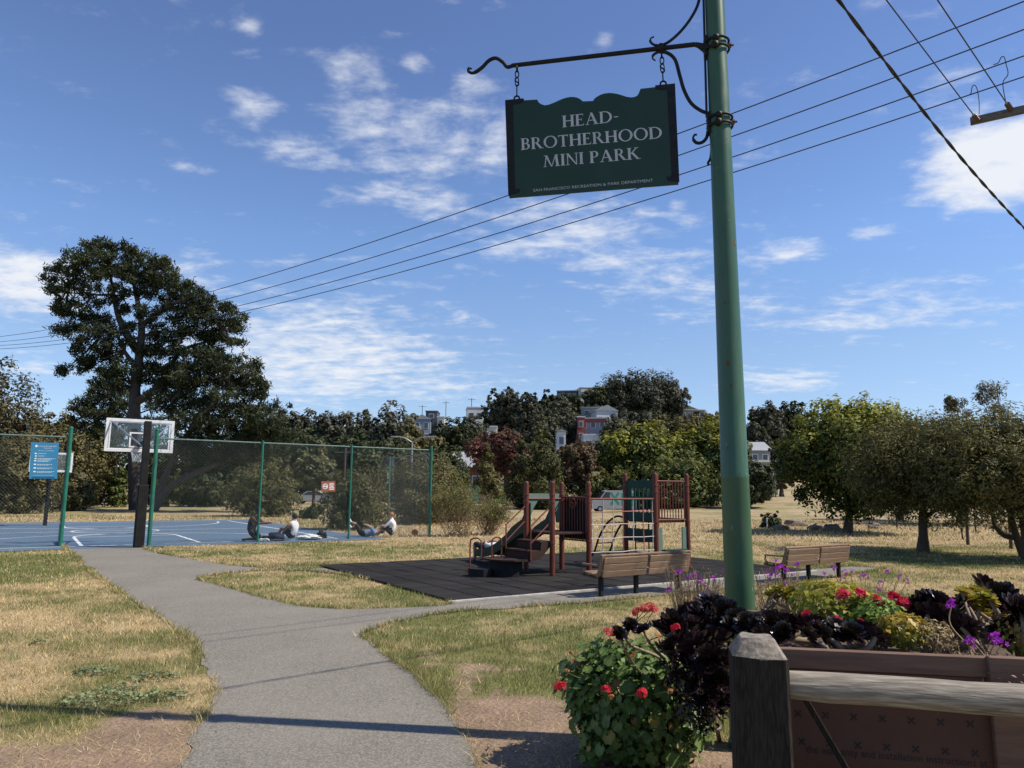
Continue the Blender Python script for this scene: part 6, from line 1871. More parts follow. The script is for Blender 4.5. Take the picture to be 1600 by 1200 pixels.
# twiggy dry scrub at the fence corner
def scrub(label, px, py, w, h, seed, Y=None):
    rnd = random.Random(seed); rs = np.random.RandomState(seed)
    b = G(px, py); t = thing('dry_scrub', label, 'bush', b)
    Wm, Hm = w / F * b.y, h / F * b.y
    m = MB()
    tips = []
    for k in range(46):
        q_ = Vector((rnd.uniform(-.5, .5) * Wm, rnd.uniform(-.5, .5) * Wm * .6, Hm * rnd.uniform(.45, 1)))
        pts = stem_curve((rnd.uniform(-.2, .2) * Wm, rnd.uniform(-.12, .12) * Wm, -.02), q_, rnd, .12)
        m.tube(pts, [.014 * (1 - .8 * j / (len(pts) - 1)) for j in range(len(pts))], 4, caps=False)
        for j in range(5):
            i = rnd.randrange(5, len(pts)); e = pts[i] + Vector((rnd.uniform(-.3, .3), rnd.uniform(-.3, .3), rnd.uniform(.05, .35))); m.tube([pts[i], e], [.006, .002], 3, caps=False); tips.append(e)
    m.build('twigs', MT['dry_stem'], t)['kind'] = 'stuff'
    L = [(np.array(e), (.28, .28, .16)) for e in tips if e.z > Hm * .5]
    v, f, c = crown_leaves(L, 3800, .045, [(.085, .10, .03), (.21, .21, .06)], rs, .8, 14, .35, .5); leaf_obj('foliage', v, f, c, MT['leaf'], t)
    L = [(np.array(e), (.3, .3, .25)) for e in tips]
    v, f, c = crown_leaves(L, 3200, .04, [(.16, .12, .07), (.25, .19, .11)], rs, .8, 14, .3, .5); leaf_obj('dry_foliage', v, f, c, MT['leaf'], t)
scrub('dry twiggy scrub with green tops just outside the fence corner', 718, 838, 105, 72, 1)
scrub('lower grey-brown twiggy scrub left of the slide', 765, 836, 60, 48, 2)

# ---- the left edge
tree('brown_tree', 'tall olive-brown tree rising behind the blue rules sign', -40, 58, 545, 770, 210, [(.065, .058, .026), (.125, .105, .048)], 140, 16000, .16, 14, .4, clump=.32, per=22)
tree('brown_tree', 'broad brownish tree behind the far basketball hoop', 65, 62, 640, 775, 130, BRONZE, 141, 12000, .16, 12, .35, clump=.34, per=22)
tree('pale_bush', 'pale green bush below the far backboard', 112, 60, 735, 790, 70, [(.09, .095, .04), (.22, .19, .10)], 142, 5000, .13, 9, .12, clump=.36, per=18, topcol=1, cat='bush')
tree('bush', 'fresh green small tree in front of the pine trunk', 182, 70, 725, 772, 44, [(.055, .08, .02), (.15, .17, .045)], 143, 3500, .14, 7, .14, clump=.36, cat='bush')
tree('brown_tree', 'brownish tree between the far hoop and the pine', 150, 78, 690, 775, 90, BRONZE, 144, 7000, .2, 9, .3, clump=.34)
tree('bush', 'low dark hedge bush left of the pine trunk', 20, 66, 735, 795, 130, BRONZE, 145, 6000, .17, 9, .2, clump=.34, cat='bush')
tree('bush', 'shaded dark bush right of the pine trunk', 320, 74, 735, 793, 110, DKGREEN, 146, 6000, .2, 9, .2, clump=.34, cat='bush')
tree('bush', 'dark bush beneath the leaning pine limb', 262, 72, 730, 775, 60, [(.05, .065, .02), (.11, .115, .04)], 147, 3500, .17, 7, .15, clump=.34, cat='bush')

tree('dense_tree', 'dark rounded tree behind the pale slanting pine limb', 300, 84, 672, 792, 120, DKGREEN, 148, 8000, .22, 12, .25, clump=.34)
tree('dense_tree', 'dark rounded tree between the slanting pine limb and the rounded fence bush', 370, 82, 680, 792, 120, DKGREEN, 149, 8000, .22, 12, .25, clump=.34)
tree('brown_tree', 'thick brown-olive foliage directly behind the blue rules sign', 25, 54, 672, 800, 150, BRONZE, 150, 15000, .13, 13, .25, clump=.34, per=22, cat='bush')
tree('brown_tree', 'brown-olive thicket behind the left chain-link post', 120, 70, 672, 795, 110, BRONZE, 151, 9000, .17, 12, .25, clump=.34, per=22, cat='bush')
tree('dense_tree', 'dark green tree behind the pine trunk', 235, 88, 690, 792, 110, DKGREEN, 152, 6500, .24, 11, .25, clump=.34)
# ---- the big pine: limbs and foliage pads
def Zp(zx, zy, Y): return atY(zx * .3, 340 + zy * .3, Y)
def pine(label, base_px, Y, trunks, pads, seed, n_per=2.0, needle=.165, cols=PINE, dep=.22, name='pine_tree'):
    rs = np.random.RandomState(seed); rnd = random.Random(seed)
    b = atY(*base_px, Y); g0 = Vector((b.x, Y, hz(b.x, Y)))
    t = thing(name, label, 'tree', g0)
    for i, (pts, r0, r1) in enumerate(trunks):
        dy = [0 if i == 0 else rnd.uniform(-1, 1) * .55 * k for k in range(len(pts))]
        P = []
        for k, (a, c) in enumerate(pts):
            p = atY(a, c, Y + dy[k]) - g0
            if i == 0 and k == 0: p.z = -.1
            P.append(p)
        P = curve_pts(P, 4); m = MB()
        m.tube(P, [r0 + (r1 - r0) * k / (len(P) - 1) for k in range(len(P))], 10); m.build('trunk' if i == 0 else 'limb', MT['bark_grey'], t, 60)
    V = []; C = []
    nodes_ = []
    for (zx, zy, rx, ry) in pads:
        s = .3 / F * Y
        RX, RZ = rx * s * 1.1, ry * s * .88
        c0 = Zp(zx, zy, Y) - g0
        for rep in range(2):
            yy = rnd.uniform(-1, 1) * RX * (1.2 if rep else .4) + rnd.uniform(-1, 1) * dep * 6
            c = np.array((c0.x + yy * (c0.x + g0.x) / Y, c0.y + yy, c0.z + yy * (c0.z + g0.z - EYE) / Y))
            nodes_.append(c)
            nt_ = max(5, int(RX * RZ * 6.2 * n_per))
            d = rs.normal(size=(nt_, 3)); d /= np.linalg.norm(d, axis=1, keepdims=True)
            cc = c + d * np.cbrt(rs.rand(nt_, 1)) * np.array((RX, RX * .8, RZ))
            per = 34
            k = np.repeat(np.arange(nt_), per)
            dd = rs.normal(size=(nt_ * per, 3)); dd[:, 2] += .55; dd /= np.linalg.norm(dd, axis=1, keepdims=True)
            L = needle * (.8 + .7 * rs.rand(nt_ * per, 1))
            sp = .30 * rs.rand(nt_ * per, 1)
            st = cc[k] + rs.normal(0, .17, (nt_ * per, 3))
            e = st + dd * L * 1.5
            w = np.cross(dd, rs.normal(size=dd.shape)); w /= np.linalg.norm(w, axis=1, keepdims=True); w *= needle * .26
            V.append(np.stack([st - w, st + w, e + w * .7, e - w * .7], 1).reshape(-1, 3))
            mixv = rs.rand(nt_, 1)[k]
            col = (np.array(cols[0])[None] * (1 - mixv) + np.array(cols[1])[None] * mixv) * (.7 + .6 * rs.rand(nt_ * per, 1))
            C.append(np.repeat(col, 4, 0))
    V = np.concatenate(V); C = np.concatenate(C)
    leaf_obj('crown', V, np.arange(len(V)).reshape(-1, 4), C, MT['needle'], t)
    # branchlets from the nearest limb toward the pads
    m = MB(); LP = []
    for pts, r0, r1 in trunks:
        LP += [atY(a, c, Y) - g0 for a, c in pts[1:]]
    for c in nodes_[::2]:
        c = Vector(c); a = min(LP, key=lambda p: (p - c).length + .3 * max(0, p.z - c.z)); 
        m.tube([a, a.lerp(c, .5) + Vector((0, 0, rnd.uniform(-.3, .2))), c], [.10, .06, .02], 5, caps=False)
    m.build('branchlets', MT['bark_grey'], t)['kind'] = 'stuff'
    return t
def zl(l): return [(a * .3, 340 + b * .3) for a, b in l]
main_pads = [(500, 150, 70, 40), (580, 150, 80, 40), (650, 175, 80, 45), (420, 215, 80, 42), (500, 215, 100, 50), (350, 265, 70, 38), (285, 265, 55, 32), (270, 320, 45, 28), (255, 382, 40, 24), (310, 380, 50, 22), (730, 215, 80, 48), (800, 240, 80, 45), (870, 255, 65, 40), (610, 250, 90, 50), (700, 290, 90, 50), (440, 290, 90, 45), (540, 300, 70, 40), (380, 340, 70, 36), (820, 320, 90, 50), (910, 330, 70, 45), (970, 370, 80, 45), (880, 400, 90, 50), (1040, 420, 80, 45), (980, 450, 90, 50), (1110, 470, 80, 45), (1180, 480, 60, 40), (1230, 530, 60, 35), (1060, 520, 90, 45), (1150, 560, 90, 40), (1240, 580, 45, 22), (950, 540, 90, 45), (1030, 590, 90, 36), (850, 480, 70, 40), (1240, 655, 55, 20), (1160, 635, 70, 24), (1060, 640, 70, 26), (430, 400, 50, 26), (350, 440, 50, 28), (330, 500, 45, 30), (420, 510, 70, 34), (500, 530, 80, 38), (320, 585, 45, 26), (400, 575, 70, 34), (480, 590, 80, 36), (560, 600, 60, 36), (430, 640, 70, 30), (420, 695, 65, 26), (500, 680, 60, 28), (590, 660, 70, 36), (440, 745, 38, 20), (380, 790, 66, 24), (330, 800, 30, 18), (470, 775, 22, 10), (580, 745, 50, 30), (640, 770, 60, 34), (560, 700, 50, 28), (660, 650, 50, 34), (830, 620, 70, 34), (920, 640, 60, 30), (800, 700, 60, 30), (880, 720, 66, 30), (780, 770, 60, 32), (840, 800, 50, 28), (770, 520, 50, 34), (640, 480, 46, 28), (520, 450, 44, 22), (660, 390, 44, 24), (760, 400, 60, 36), (600, 370, 40, 20), (480, 360, 50, 24)]
main_pads += [(800, 840, 80, 38), (880, 900, 80, 42), (820, 930, 66, 36), (930, 790, 84, 40), (860, 670, 70, 32), (1000, 690, 90, 34), (600, 800, 66, 36), (560, 860, 84, 40), (760, 800, 60, 34), (960, 860, 80, 40), (1100, 720, 90, 34), (690, 830, 56, 32), (760, 690, 56, 30), (680, 560, 46, 26), (600, 430, 40, 22), (800, 560, 56, 30), (740, 480, 40, 24), (860, 860, 50, 26), (620, 880, 50, 26), (500, 740, 40, 20), (600, 820, 50, 30), (560, 800, 44, 22), (900, 800, 60, 30), (960, 760, 60, 30), (1010, 710, 70, 30), (1090, 690, 70, 28), (1000, 480, 90, 50), (770, 330, 80, 44), (930, 600, 80, 36), (1110, 610, 80, 30), (560, 540, 60, 34), (420, 460, 60, 26), (300, 470, 26, 16), (640, 300, 60, 36)]
pine('tall wind-shaped dark pine with leaning crown behind the basketball hoop', (213, 800), 64.0, [
    (zl([(712, 1540), (705, 1300), (700, 1030), (705, 880), (728, 700), (738, 560), (715, 430), (690, 320)]), .66, .12),
    (zl([(712, 690), (650, 590), (612, 500), (592, 400), (575, 300)]), .38, .10),
    (zl([(708, 960), (770, 925), (840, 865), (890, 770), (950, 690), (1060, 650)]), .40, .10),
    (zl([(702, 770), (650, 700), (610, 620), (540, 600)]), .22, .06),
    (zl([(738, 560), (820, 500), (920, 440), (1040, 470)]), .25, .07),
    (zl([(735, 620), (820, 600), (960, 590), (1150, 590)]), .18, .05),
    (zl([(690, 330), (760, 270), (820, 250)]), .14, .04),
    (zl([(590, 400), (480, 400), (360, 360)]), .14, .04)], main_pads, 5)
low_pads = [(1040, 720, 70, 34), (1000, 800, 70, 36), (940, 840, 60, 30), (1110, 780, 80, 38), (1310, 770, 50, 28), (1380, 880, 40, 24), (1400, 980, 50, 30), (1350, 1010, 60, 34), (860, 1000, 50, 30), (1130, 735, 90, 36), (1220, 735, 66, 32), (1190, 790, 110, 42), (1290, 800, 66, 40), (1330, 860, 56, 40), (1360, 920, 36, 26), (1250, 860, 90, 44), (1290, 930, 80, 40), (1130, 840, 100, 44), (1060, 780, 60, 36), (1040, 860, 80, 42), (1170, 920, 90, 42), (960, 860, 60, 30), (940, 910, 70, 36), (1040, 940, 90, 42), (980, 980, 80, 42), (880, 950, 56, 30), (1120, 1000, 110, 46), (1240, 1000, 100, 44), (1320, 1020, 80, 40), (900, 1020, 60, 36), (1010, 1060, 110, 50), (1140, 1080, 110, 50), (1260, 1080, 110, 50), (1370, 1080, 90, 46), (1430, 1060, 60, 36), (1060, 1140, 120, 50), (1200, 1160, 120, 50), (1330, 1150, 110, 50), (1450, 1130, 80, 46), (960, 1180, 100, 46), (1100, 1230, 130, 50), (1250, 1240, 130, 50), (1400, 1220, 110, 50), (900, 1100, 70, 40), (1500, 1200, 70, 40)]
pine('broad lower pine leaning right beneath the tall pine, with pale slanting limb', (238, 795), 60.0, [
    ([(238, 790), (262, 765), (300, 742), (337, 725), (380, 700), (410, 680)], .36, .14),
    ([(244, 780), (262, 735), (285, 690), (312, 655), (335, 630), (358, 612)], .28, .10),
    ([(300, 672), (330, 650), (370, 655), (400, 672)], .18, .06),
    ([(312, 655), (290, 640), (270, 625)], .14, .05)], low_pads, 6, cols=[(.018, .028, .011), (.050, .058, .02)])
left_pads = [(550, 880, 70, 36), (480, 900, 50, 34), (620, 900, 80, 42), (540, 950, 90, 44), (450, 960, 56, 34), (640, 970, 80, 42), (400, 990, 50, 30), (480, 1020, 90, 44), (570, 1030, 90, 44), (390, 1050, 56, 32), (340, 1075, 44, 22), (450, 1090, 90, 42), (560, 1110, 100, 46), (680, 1050, 60, 40), (800, 980, 46, 34), (800, 1060, 56, 40), (400, 1140, 60, 34), (500, 1160, 110, 46), (640, 1150, 90, 46), (780, 1140, 80, 46), (820, 1220, 80, 40), (560, 1220, 110, 40)]
pine('dark pine standing lower behind the tall pine, left of its trunk', (175, 795), 78.0, [(zl([(590, 1510), (590, 1200), (585, 1000), (560, 890)]), .5, .1), (zl([(588, 1150), (500, 1080), (430, 1040)]), .16, .05), (zl([(588, 1100), (680, 1040), (780, 1000)]), .16, .05)], left_pads, 7, cols=[(.028, .038, .015), (.060, .066, .024)])

# ---- rows of far trees
FG = 'far trees below the hillside houses'
k = 0
for (px, Y, ty, by, w, cols, lab) in [
    (438, 120, 628, 750, 60, EUC, 'brownish eucalyptus touching the lower pine'), (478, 125, 634, 755, 56, EUC, 'eucalyptus between the lower pine and the dark hedge row'), (516, 118, 630, 760, 60, EUC, 'dark eucalyptus over the rounded fence bush'),
    (556, 122, 630, 760, 62, EUC, 'tall bushy eucalyptus over the pale-leaved tree'), (598, 120, 626, 765, 66, EUC, 'tallest eucalyptus of the row over the no-smoking sign'), (632, 128, 640, 765, 50, BRONZE, 'browner eucalyptus behind the double street lamp'),
    (668, 140, 668, 770, 46, BRONZE, 'bronze tree below the grey gabled house'), (690, 150, 650, 770, 40, DKGREEN, 'narrow dark tree just right of the grey gabled house'), (716, 145, 634, 775, 56, DKGREEN, 'dark round tree left of the white flat-roofed house'),
    (736, 150, 640, 775, 46, EUC, 'dark tree next to the white flat-roofed house'), (470, 100, 665, 775, 80, DKGREEN, 'dark lower tree behind the lower pine'), (545, 100, 672, 780, 90, DKGREEN, 'dark lower tree behind the fence, beside the far utility pole'), (610, 105, 675, 780, 80, DKGREEN, 'dark lower tree behind the double street lamp'),
    (680, 110, 690, 780, 70, DKGREEN, 'dark lower tree behind the grey metal roof'), (400, 105, 650, 780, 80, DKGREEN, 'dark tree behind the slanting pine limb'), (745, 125, 690, 780, 50, DKGREEN, 'dark tree behind the young pine')]:
    k += 1
    tree('far_tree', lab, px, Y, ty + 2, by + 10, w * 1.5, cols, 200 + k, 7500, .36, 12, .35, clump=.32, per=22, inner=.4, group=FG, nlimb=4)
HGp = 'trees on the hill among the houses'
for (px, Y, ty, by, w, cols, lab) in [
    (785, 210, 600, 672, 50, EUC, 'open eucalyptus on the hill above the red-leaved tree'), (820, 205, 605, 680, 44, EUC, 'pale-trunked eucalyptus on the hill above the feathery tree'), (775, 215, 632, 690, 50, DKGREEN, 'dark spreading tree under the open hill eucalyptus'),
    (857, 215, 602, 680, 24, DKGREEN, 'pointed dark cypress on the hill'), (868, 208, 615, 700, 60, EUC, 'rounded dark hill tree left of the stacked houses'), (850, 200, 640, 705, 60, EUC, 'grey-green hill tree below the pointed cypress'), (890, 230, 614, 645, 40, DKGREEN, 'low dark tree in front of the hilltop building'),
    (932, 235, 600, 655, 40, DKGREEN, 'dark tree between the hilltop building and the big eucalyptus'), (968, 240, 576, 690, 78, EUC, 'left half of the huge eucalyptus crowning the hill'), (1015, 242, 572, 690, 84, EUC, 'centre of the huge eucalyptus crowning the hill'), (1048, 244, 588, 690, 50, EUC, 'right shoulder of the huge eucalyptus crowning the hill'),
    (1000, 215, 640, 705, 90, EUC, 'darker foliage below the huge eucalyptus'), (1060, 200, 645, 700, 80, BRONZE, 'bronze tree line right of the huge eucalyptus'), (1110, 200, 640, 700, 70, BRONZE, 'bronze hill tree behind the green pole'), (960, 190, 655, 700, 40, EUC, 'small tree right of the grey and red house'), (945, 180, 688, 730, 30, DKGREEN, 'narrow dark tree below the grey and red house'),
    (1200, 150, 626, 720, 56, EUC, 'dark domed hill tree right of the green pole'), (1236, 155, 624, 720, 60, DKGREEN, 'second dark domed hill tree beside the yellow-tipped round tree'), (1180, 145, 655, 720, 40, EUC, 'lower tree below the dark domed hill trees'), (900, 170, 690, 740, 50, DKGREEN, 'dark tree behind the rust-tinted tree'), (830, 160, 690, 750, 60, DKGREEN, 'dark tree behind the feathery trees')]:
    k += 1
    tree('hill_tree', lab, px, Y, ty, by + 10, w * 1.28, cols, 200 + k, 7000, .46, 12, .45, clump=.30, per=22, inner=.4, group=HGp, bark='bark_grey', nlimb=4)

# ================================================================== FAR BUILDINGS, STREET, WIRES
def wallmat(n, c): return pm(n, c, tuple(x * .9 for x in c), scale=.6, rough=.85)
WM = dict(white=wallmat('white_stucco', (.68, .67, .63)), cream=wallmat('cream_stucco', (.58, .54, .45)), grey=wallmat('grey_stucco', (.30, .31, .32)), blue=wallmat('grey_blue_siding', (.25, .28, .33)), red=wallmat('red_siding', (.30, .075, .06)), brick=wallmat('brick_red_wall', (.20, .07, .05)), dark=wallmat('dark_wall', (.10, .10, .11)), roof=wallmat('grey_metal_roof', (.30, .31, .32)), tan=wallmat('tan_stucco', (.40, .33, .26)))
def house(label, px0, px1, ty, by, Y, depth, wall, roof='flat', wins=(2, 2), side='white', rz=0.0, name='house', band=None):
    """box house whose street front spans the given view columns; windows are cut-in frames with panes"""
    a, b = atY(px0, by, Y), atY(px1, by, Y)
    zt = atY((px0 + px1) / 2, ty, Y).z; zb = min(hz(a.x, Y), hz(b.x, Y + depth), a.z) - .5
    W = b.x - a.x; H = zt - zb
    t = thing(name, label, 'house', ((a.x + b.x) / 2, Y, zb), rz)
    m = MB(); m.box((0, depth / 2, H / 2), (W, depth, H)); m.build('wall', WM[wall], t)
    vis = atY(px0, ty, Y).z - atY(px0, by, Y).z
    if roof == 'flat':
        m = MB(); m.box((0, depth / 2, H + .14), (W + .3, depth + .3, .28)); m.build('cornice', WM[side], t)
    elif roof == 'gable':
        m = MB(); g = W * .28
        m.prism([(-W / 2 - .4, 0), (W / 2 + .4, 0), (0, g)], (0, depth / 2, H), (1, 0, 0), (0, 0, 1), (0, 1, 0), depth + .6); m.build('roof', WM['roof'], t)
    elif roof == 'shed':
        m = MB(); m.prism([(-.6, 0), (depth + .6, 0), (depth / 2, depth * .22)], (0, 0, H), (0, 1, 0), (0, 0, 1), (1, 0, 0), W + .8); m.build('roof', WM['roof'], t)
    if band:
        m = MB(); m.box((0, -.06, H - .6), (W + .05, .16, 1.0)); m.build('band', WM[band], t)
    nx, nz_ = wins
    for i in range(nx):
        for j in range(nz_):
            ww, wh = min(1.4, W / nx * .45), min(1.5, vis / max(nz_, 1) * .48)
            x = -W / 2 + W * (i + .5) / nx; z = H - vis * (j + .5) / max(nz_, 1) - .2
            m = MB(); m.box((x, -.03, z), (ww + .28, .12, wh + .28)); w_ = m.build('window', WM['white' if wall != 'white' else 'grey'], t)
            m = MB(); m.box((x, -.10, z), (ww, .03, wh)); m.build('pane', MT['window'], w_)
    # side windows on the left end
    for j in range(nz_):
        z = H - vis * (j + .5) / max(nz_, 1) - .2
        m = MB(); m.box((-W / 2 - .02, depth * .4, z), (.10, 1.2, 1.3)); w_ = m.build('window', WM['white'], t)
        m = MB(); m.box((-W / 2 - .085, depth * .4, z), (.03, .95, 1.05)); m.build('pane', MT['window'], w_)
    return t
house('long dark hilltop building left of the huge eucalyptus', 870, 902, 611, 640, 262, 14, 'dark', 'flat', (4, 2), 'white', R_(-12))
house('pale end block of the hilltop building', 908, 930, 606, 640, 258, 10, 'cream', 'flat', (2, 2), 'white', R_(10))
house('grey hillside house above the red and grey house', 908, 944, 637, 665, 228, 9, 'grey', 'flat', (2, 2), 'cream', R_(-10))
house('white hillside house with dark windows beside the huge eucalyptus', 932, 966, 642, 668, 220, 8, 'white', 'gable', (3, 1), 'white', R_(8))
house('grey hillside house with a red upper band', 906, 948, 654, 690, 205, 8, 'blue', 'flat', (3, 2), 'white', R_(-8), band='red')
house('red narrow house glued to the grey house with red band', 902, 914, 652, 690, 204, 7, 'red', 'flat', (1, 2), 'white')
house('pale blue-white low house under the red-banded house', 912, 940, 680, 705, 190, 7, 'white', 'flat', (2, 1), 'white')
house('small white gabled house above the rust-tinted tree', 871, 884, 674, 700, 180, 7, 'white', 'gable', (1, 1), 'white')
house('white flat-roofed house near the left end of the ridge', 730, 756, 637, 660, 220, 9, 'white', 'flat', (2, 1), 'white', R_(6))
house('white stepped house below the flat-roofed white house', 742, 754, 657, 672, 205, 7, 'white', 'flat', (1, 1), 'white')
house('pale house with two windows over the red-leaved tree', 746, 776, 667, 690, 195, 8, 'cream', 'flat', (3, 1), 'white')
house('grey gabled house on the ridge behind the eucalyptus row', 645, 672, 655, 690, 215, 9, 'blue', 'gable', (2, 2), 'white', R_(5))
house('dark boxy rooftop on the ridge', 665, 683, 643, 655, 230, 8, 'dark', 'flat', (1, 1), 'dark')
house('cream ridge house between two dark trees', 683, 694, 652, 666, 222, 8, 'cream', 'flat', (1, 1), 'white')
house('tiny pale house at the left end of the ridge', 633, 648, 650, 662, 240, 8, 'cream', 'flat', (1, 1), 'white')
house('long low pale building on the ridge right of the huge eucalyptus', 1066, 1102, 641, 655, 250, 10, 'tan', 'flat', (5, 1), 'white')
house('blue-grey house right of the green pole', 1172, 1204, 704, 722, 130, 8, 'blue', 'shed', (2, 1), 'white')
house('grey flat house with white door trim right of the green pole', 1180, 1216, 722, 780, 100, 8, 'grey', 'flat', (2, 1), 'white')
house('large building with pale grey metal roof behind the fence corner', 690, 775, 730, 770, 112, 12, 'brick', 'shed', (4, 1), 'white', name='warehouse')
house('dark low building behind the fence', 556, 612, 716, 770, 100, 10, 'dark', 'flat', (2, 1), 'dark', name='shop_building')

# mural wall along the street
mw = thing('mural_wall', 'low street wall painted teal, green and purple behind the young pine', 'wall', (0, 0, 0))
ym = 90.0
for i, (a, b, c) in enumerate([(726, 748, (.03, .30, .27)), (748, 768, (.05, .12, .16)), (768, 786, (.06, .26, .10)), (786, 806, (.04, .30, .26)), (806, 824, (.12, .09, .28)), (824, 850, (.05, .20, .22))]):
    p0, p1 = atY(a, 758, ym), atY(b, 758, ym); zt = p0.z; z0 = hz(p0.x, ym) - .1
    m = MB(); m.box(((p0.x + p1.x) / 2, ym, (zt + z0) / 2), (p1.x - p0.x - .01, .25, zt - z0)); m.build('painted_section', pm('mural_paint_%d' % i, c, tuple(x * .5 for x in c[::-1]), scale=1.6, rough=.7), mw)
# street strip beyond the park
m = MB(); gz = .02
m.v = [(-260, 84, .02), (60, 84, .02), (60, 88.5, .02), (-260, 88.5, .02)]; m.f = [(0, 1, 2, 3)]; m.m = [0]
tag(m.build('road', MT['concrete']), kind='structure')

# ---- vehicles
def vehicle(label, px, Y, L, col, kind='car', rz=0.0, name='parked_car'):
    p = atY(px, 790, Y); t = thing(name, label, 'van' if kind == 'van' else 'car', (p.x, Y, hz(p.x, Y) + .02), rz)
    paint = pm('car_paint_' + name + str(px), col, tuple(x * .92 for x in col), scale=2, rough=.3, spec=.5)
    if kind == 'van':
        body = [(-L / 2, .35), (L / 2, .35), (L / 2 + .02, 1.2), (L / 2 - .1, 2.28), (L / 2 - .3, 2.4), (-L / 2 + 1.75, 2.4), (-L / 2 + 1.45, 2.3), (-L / 2 + .85, 1.5), (-L / 2 + .75, 1.38), (-L / 2 + .1, 1.15), (-L / 2 - .03, .85)]; W = 1.95
    else:
        body = [(-L / 2, .35), (L / 2, .35), (L / 2, .85), (L / 2 - .15, .98), (L / 2 - .75, 1.02), (L / 2 - 1.25, 1.45), (-L / 2 + 1.75, 1.45), (-L / 2 + 1.05, .98), (-L / 2 + .1, .86)]; W = 1.78
    m = MB(); m.prism(body, (0, 0, 0), (1, 0, 0), (0, 0, 1), (0, 1, 0), W); m.build('body', paint, t)
    g = [(-L / 2 + .95, 1.42), (-L / 2 + 1.52, 2.2), (-L / 2 + 2.0, 2.2), (-L / 2 + 2.0, 1.42)] if kind == 'van' else [(-L / 2 + 1.25, 1.0), (-L / 2 + 1.85, 1.39), (L / 2 - 1.32, 1.39), (L / 2 - .92, 1.0)]
    for sy in (-1, 1):
        m = MB(); m.prism(g, (0, sy * W / 2, 0), (1, 0, 0), (0, 0, 1), (0, 1, 0), .02); m.build('side_window', MT['window'], t)
    for x in (-L / 2 + .85, L / 2 - .85):
        for sy in (-1, 1):
            m = MB(); m.cyl((x, sy * (W / 2 - .2), .33), (x, sy * (W / 2 + .02), .33), .33, 16); w_ = m.build('wheel', MT['black'], t)
            m = MB(); m.cyl((x, sy * (W / 2 + .01), .33), (x, sy * (W / 2 + .035), .33), .19, 12); m.build('rim', MT['steel'], w_)
    for sy in (-1, 1):
        m = MB(); m.box((-L / 2 + .04, sy * (W / 2 - .25), .8), (.1, .3, .16)); m.build('headlight', MT['sign_white'], t)
    if kind == 'van':
        m = MB(); m.add([(-L / 2 + .80, -W / 2 + .12, 1.46), (-L / 2 + .80, W / 2 - .12, 1.46), (-L / 2 + 1.42, W / 2 - .16, 2.28), (-L / 2 + 1.42, -W / 2 + .16, 2.28)], [(3, 2, 1, 0)])
        m.v = [(a_ - .012, b_, c_ + .012) for a_, b_, c_ in m.v]; m.build('windscreen', MT['window'], t)
        m = MB(); m.box((-L / 2 + .0, 0, .5), (.16, W - .1, .26), bev=.04); m.build('bumper', MT['black'], t)
        tealp = pm('van_teal_graphic', (.02, .24, .17), rough=.4)
        for k, (x0, z0_, x1, z1_) in enumerate(((-.42, 2.15, .5, .8), (.5, 2.15, -.42, .8))):
            d = Vector((x1 - x0, 0, z1_ - z0_)).normalized(); pn = Vector((-d.z, 0, d.x)) * .13
            A_, B_ = Vector((x0, -W / 2 - .006 - .003 * k, z0_)), Vector((x1, -W / 2 - .006 - .003 * k, z1_))
            m = MB(); m.add([A_ - pn, B_ - pn, B_ + pn, A_ + pn], [(0, 1, 2, 3)]); m.build('painted_cross', tealp, t)
        m = MB(); m.box((L / 2 - .95, -W / 2 - .004, 1.4), (1.5, .012, 1.4)); m.build('teal_panel', tealp, t)
    return t
_v = vehicle('parked pale grey van with a green X on its side behind the rope net', 957, 66, 5.0, (.30, .31, .32), 'van', R_(6), 'parked_van'); _v.scale = (.78,) * 3
vehicle('white parked car glimpsed between the pine trunk and dark bushes', 268, 86.5, 4.4, (.70, .70, .70), 'car', R_(3))
vehicle('white parked car left of the pine trunk behind the pale bush', 150, 86.5, 4.4, (.66, .67, .68), 'car', R_(-2))
vehicle('silver parked car seen low between bushes behind the fence', 488, 86.5, 4.4, (.45, .46, .48), 'car', 0)

# ---- double-armed street lamp
sl_ = atY(644, 700, 80.0); base = Vector((sl_.x, 80, 0))
lamp = thing('street_lamp', 'pale double-armed street lamp behind the fence', 'street lamp', base)
hL = atY(644, 690, 80).z
m = MB(); m.tube([(0, 0, 0), (0, 0, hL)], [.14, .09], 10); m.build('post', MT['steel'], lamp)
for s in (-1, 1):
    m = MB(); m.tube(curve_pts([(0, 0, hL - .1), (s * .75, 0, hL + .35), (s * 1.3, 0, hL + .5), (s * 1.7, 0, hL + .52)], 4), .06, 6); m.build('arm', MT['steel'], lamp, 60)
    m = MB(); m.box((s * 2.0, 0, hL + .52), (.7, .24, .14), bev=.04); m.build('lamp_head', MT['steel'], lamp)
# far utility poles
def util(label, px, ty, Y, arm=1.2, r=.13):
    p = atY(px, ty, Y); g = hz(p.x, Y); t = thing('utility_pole', label, 'utility pole', (p.x, Y, g), 0)
    m = MB(); m.tube([(0, 0, -.2), (0, 0, p.z - g)], [r, r * .75], 8); m.build('post', MT['bark_grey'], t)
    m = MB(); m.box((0, 0, p.z - g - .5), (arm * 2, .1, .12)); m.build('crossarm', MT['arm_wood'], t)
util('far utility pole with crossarm behind the rounded bush', 540, 700, 86)
util('tiny utility pole on the ridge over the white flat-roofed house', 737, 622, 235)
util('tiny utility pole on the ridge over the grey gabled house', 660, 633, 240)
util('tiny ridge utility pole between the dark trees', 697, 627, 245)
util('slim pole in front of the grey flat house right of the green pole', 1210, 730, 88, .4, .08)
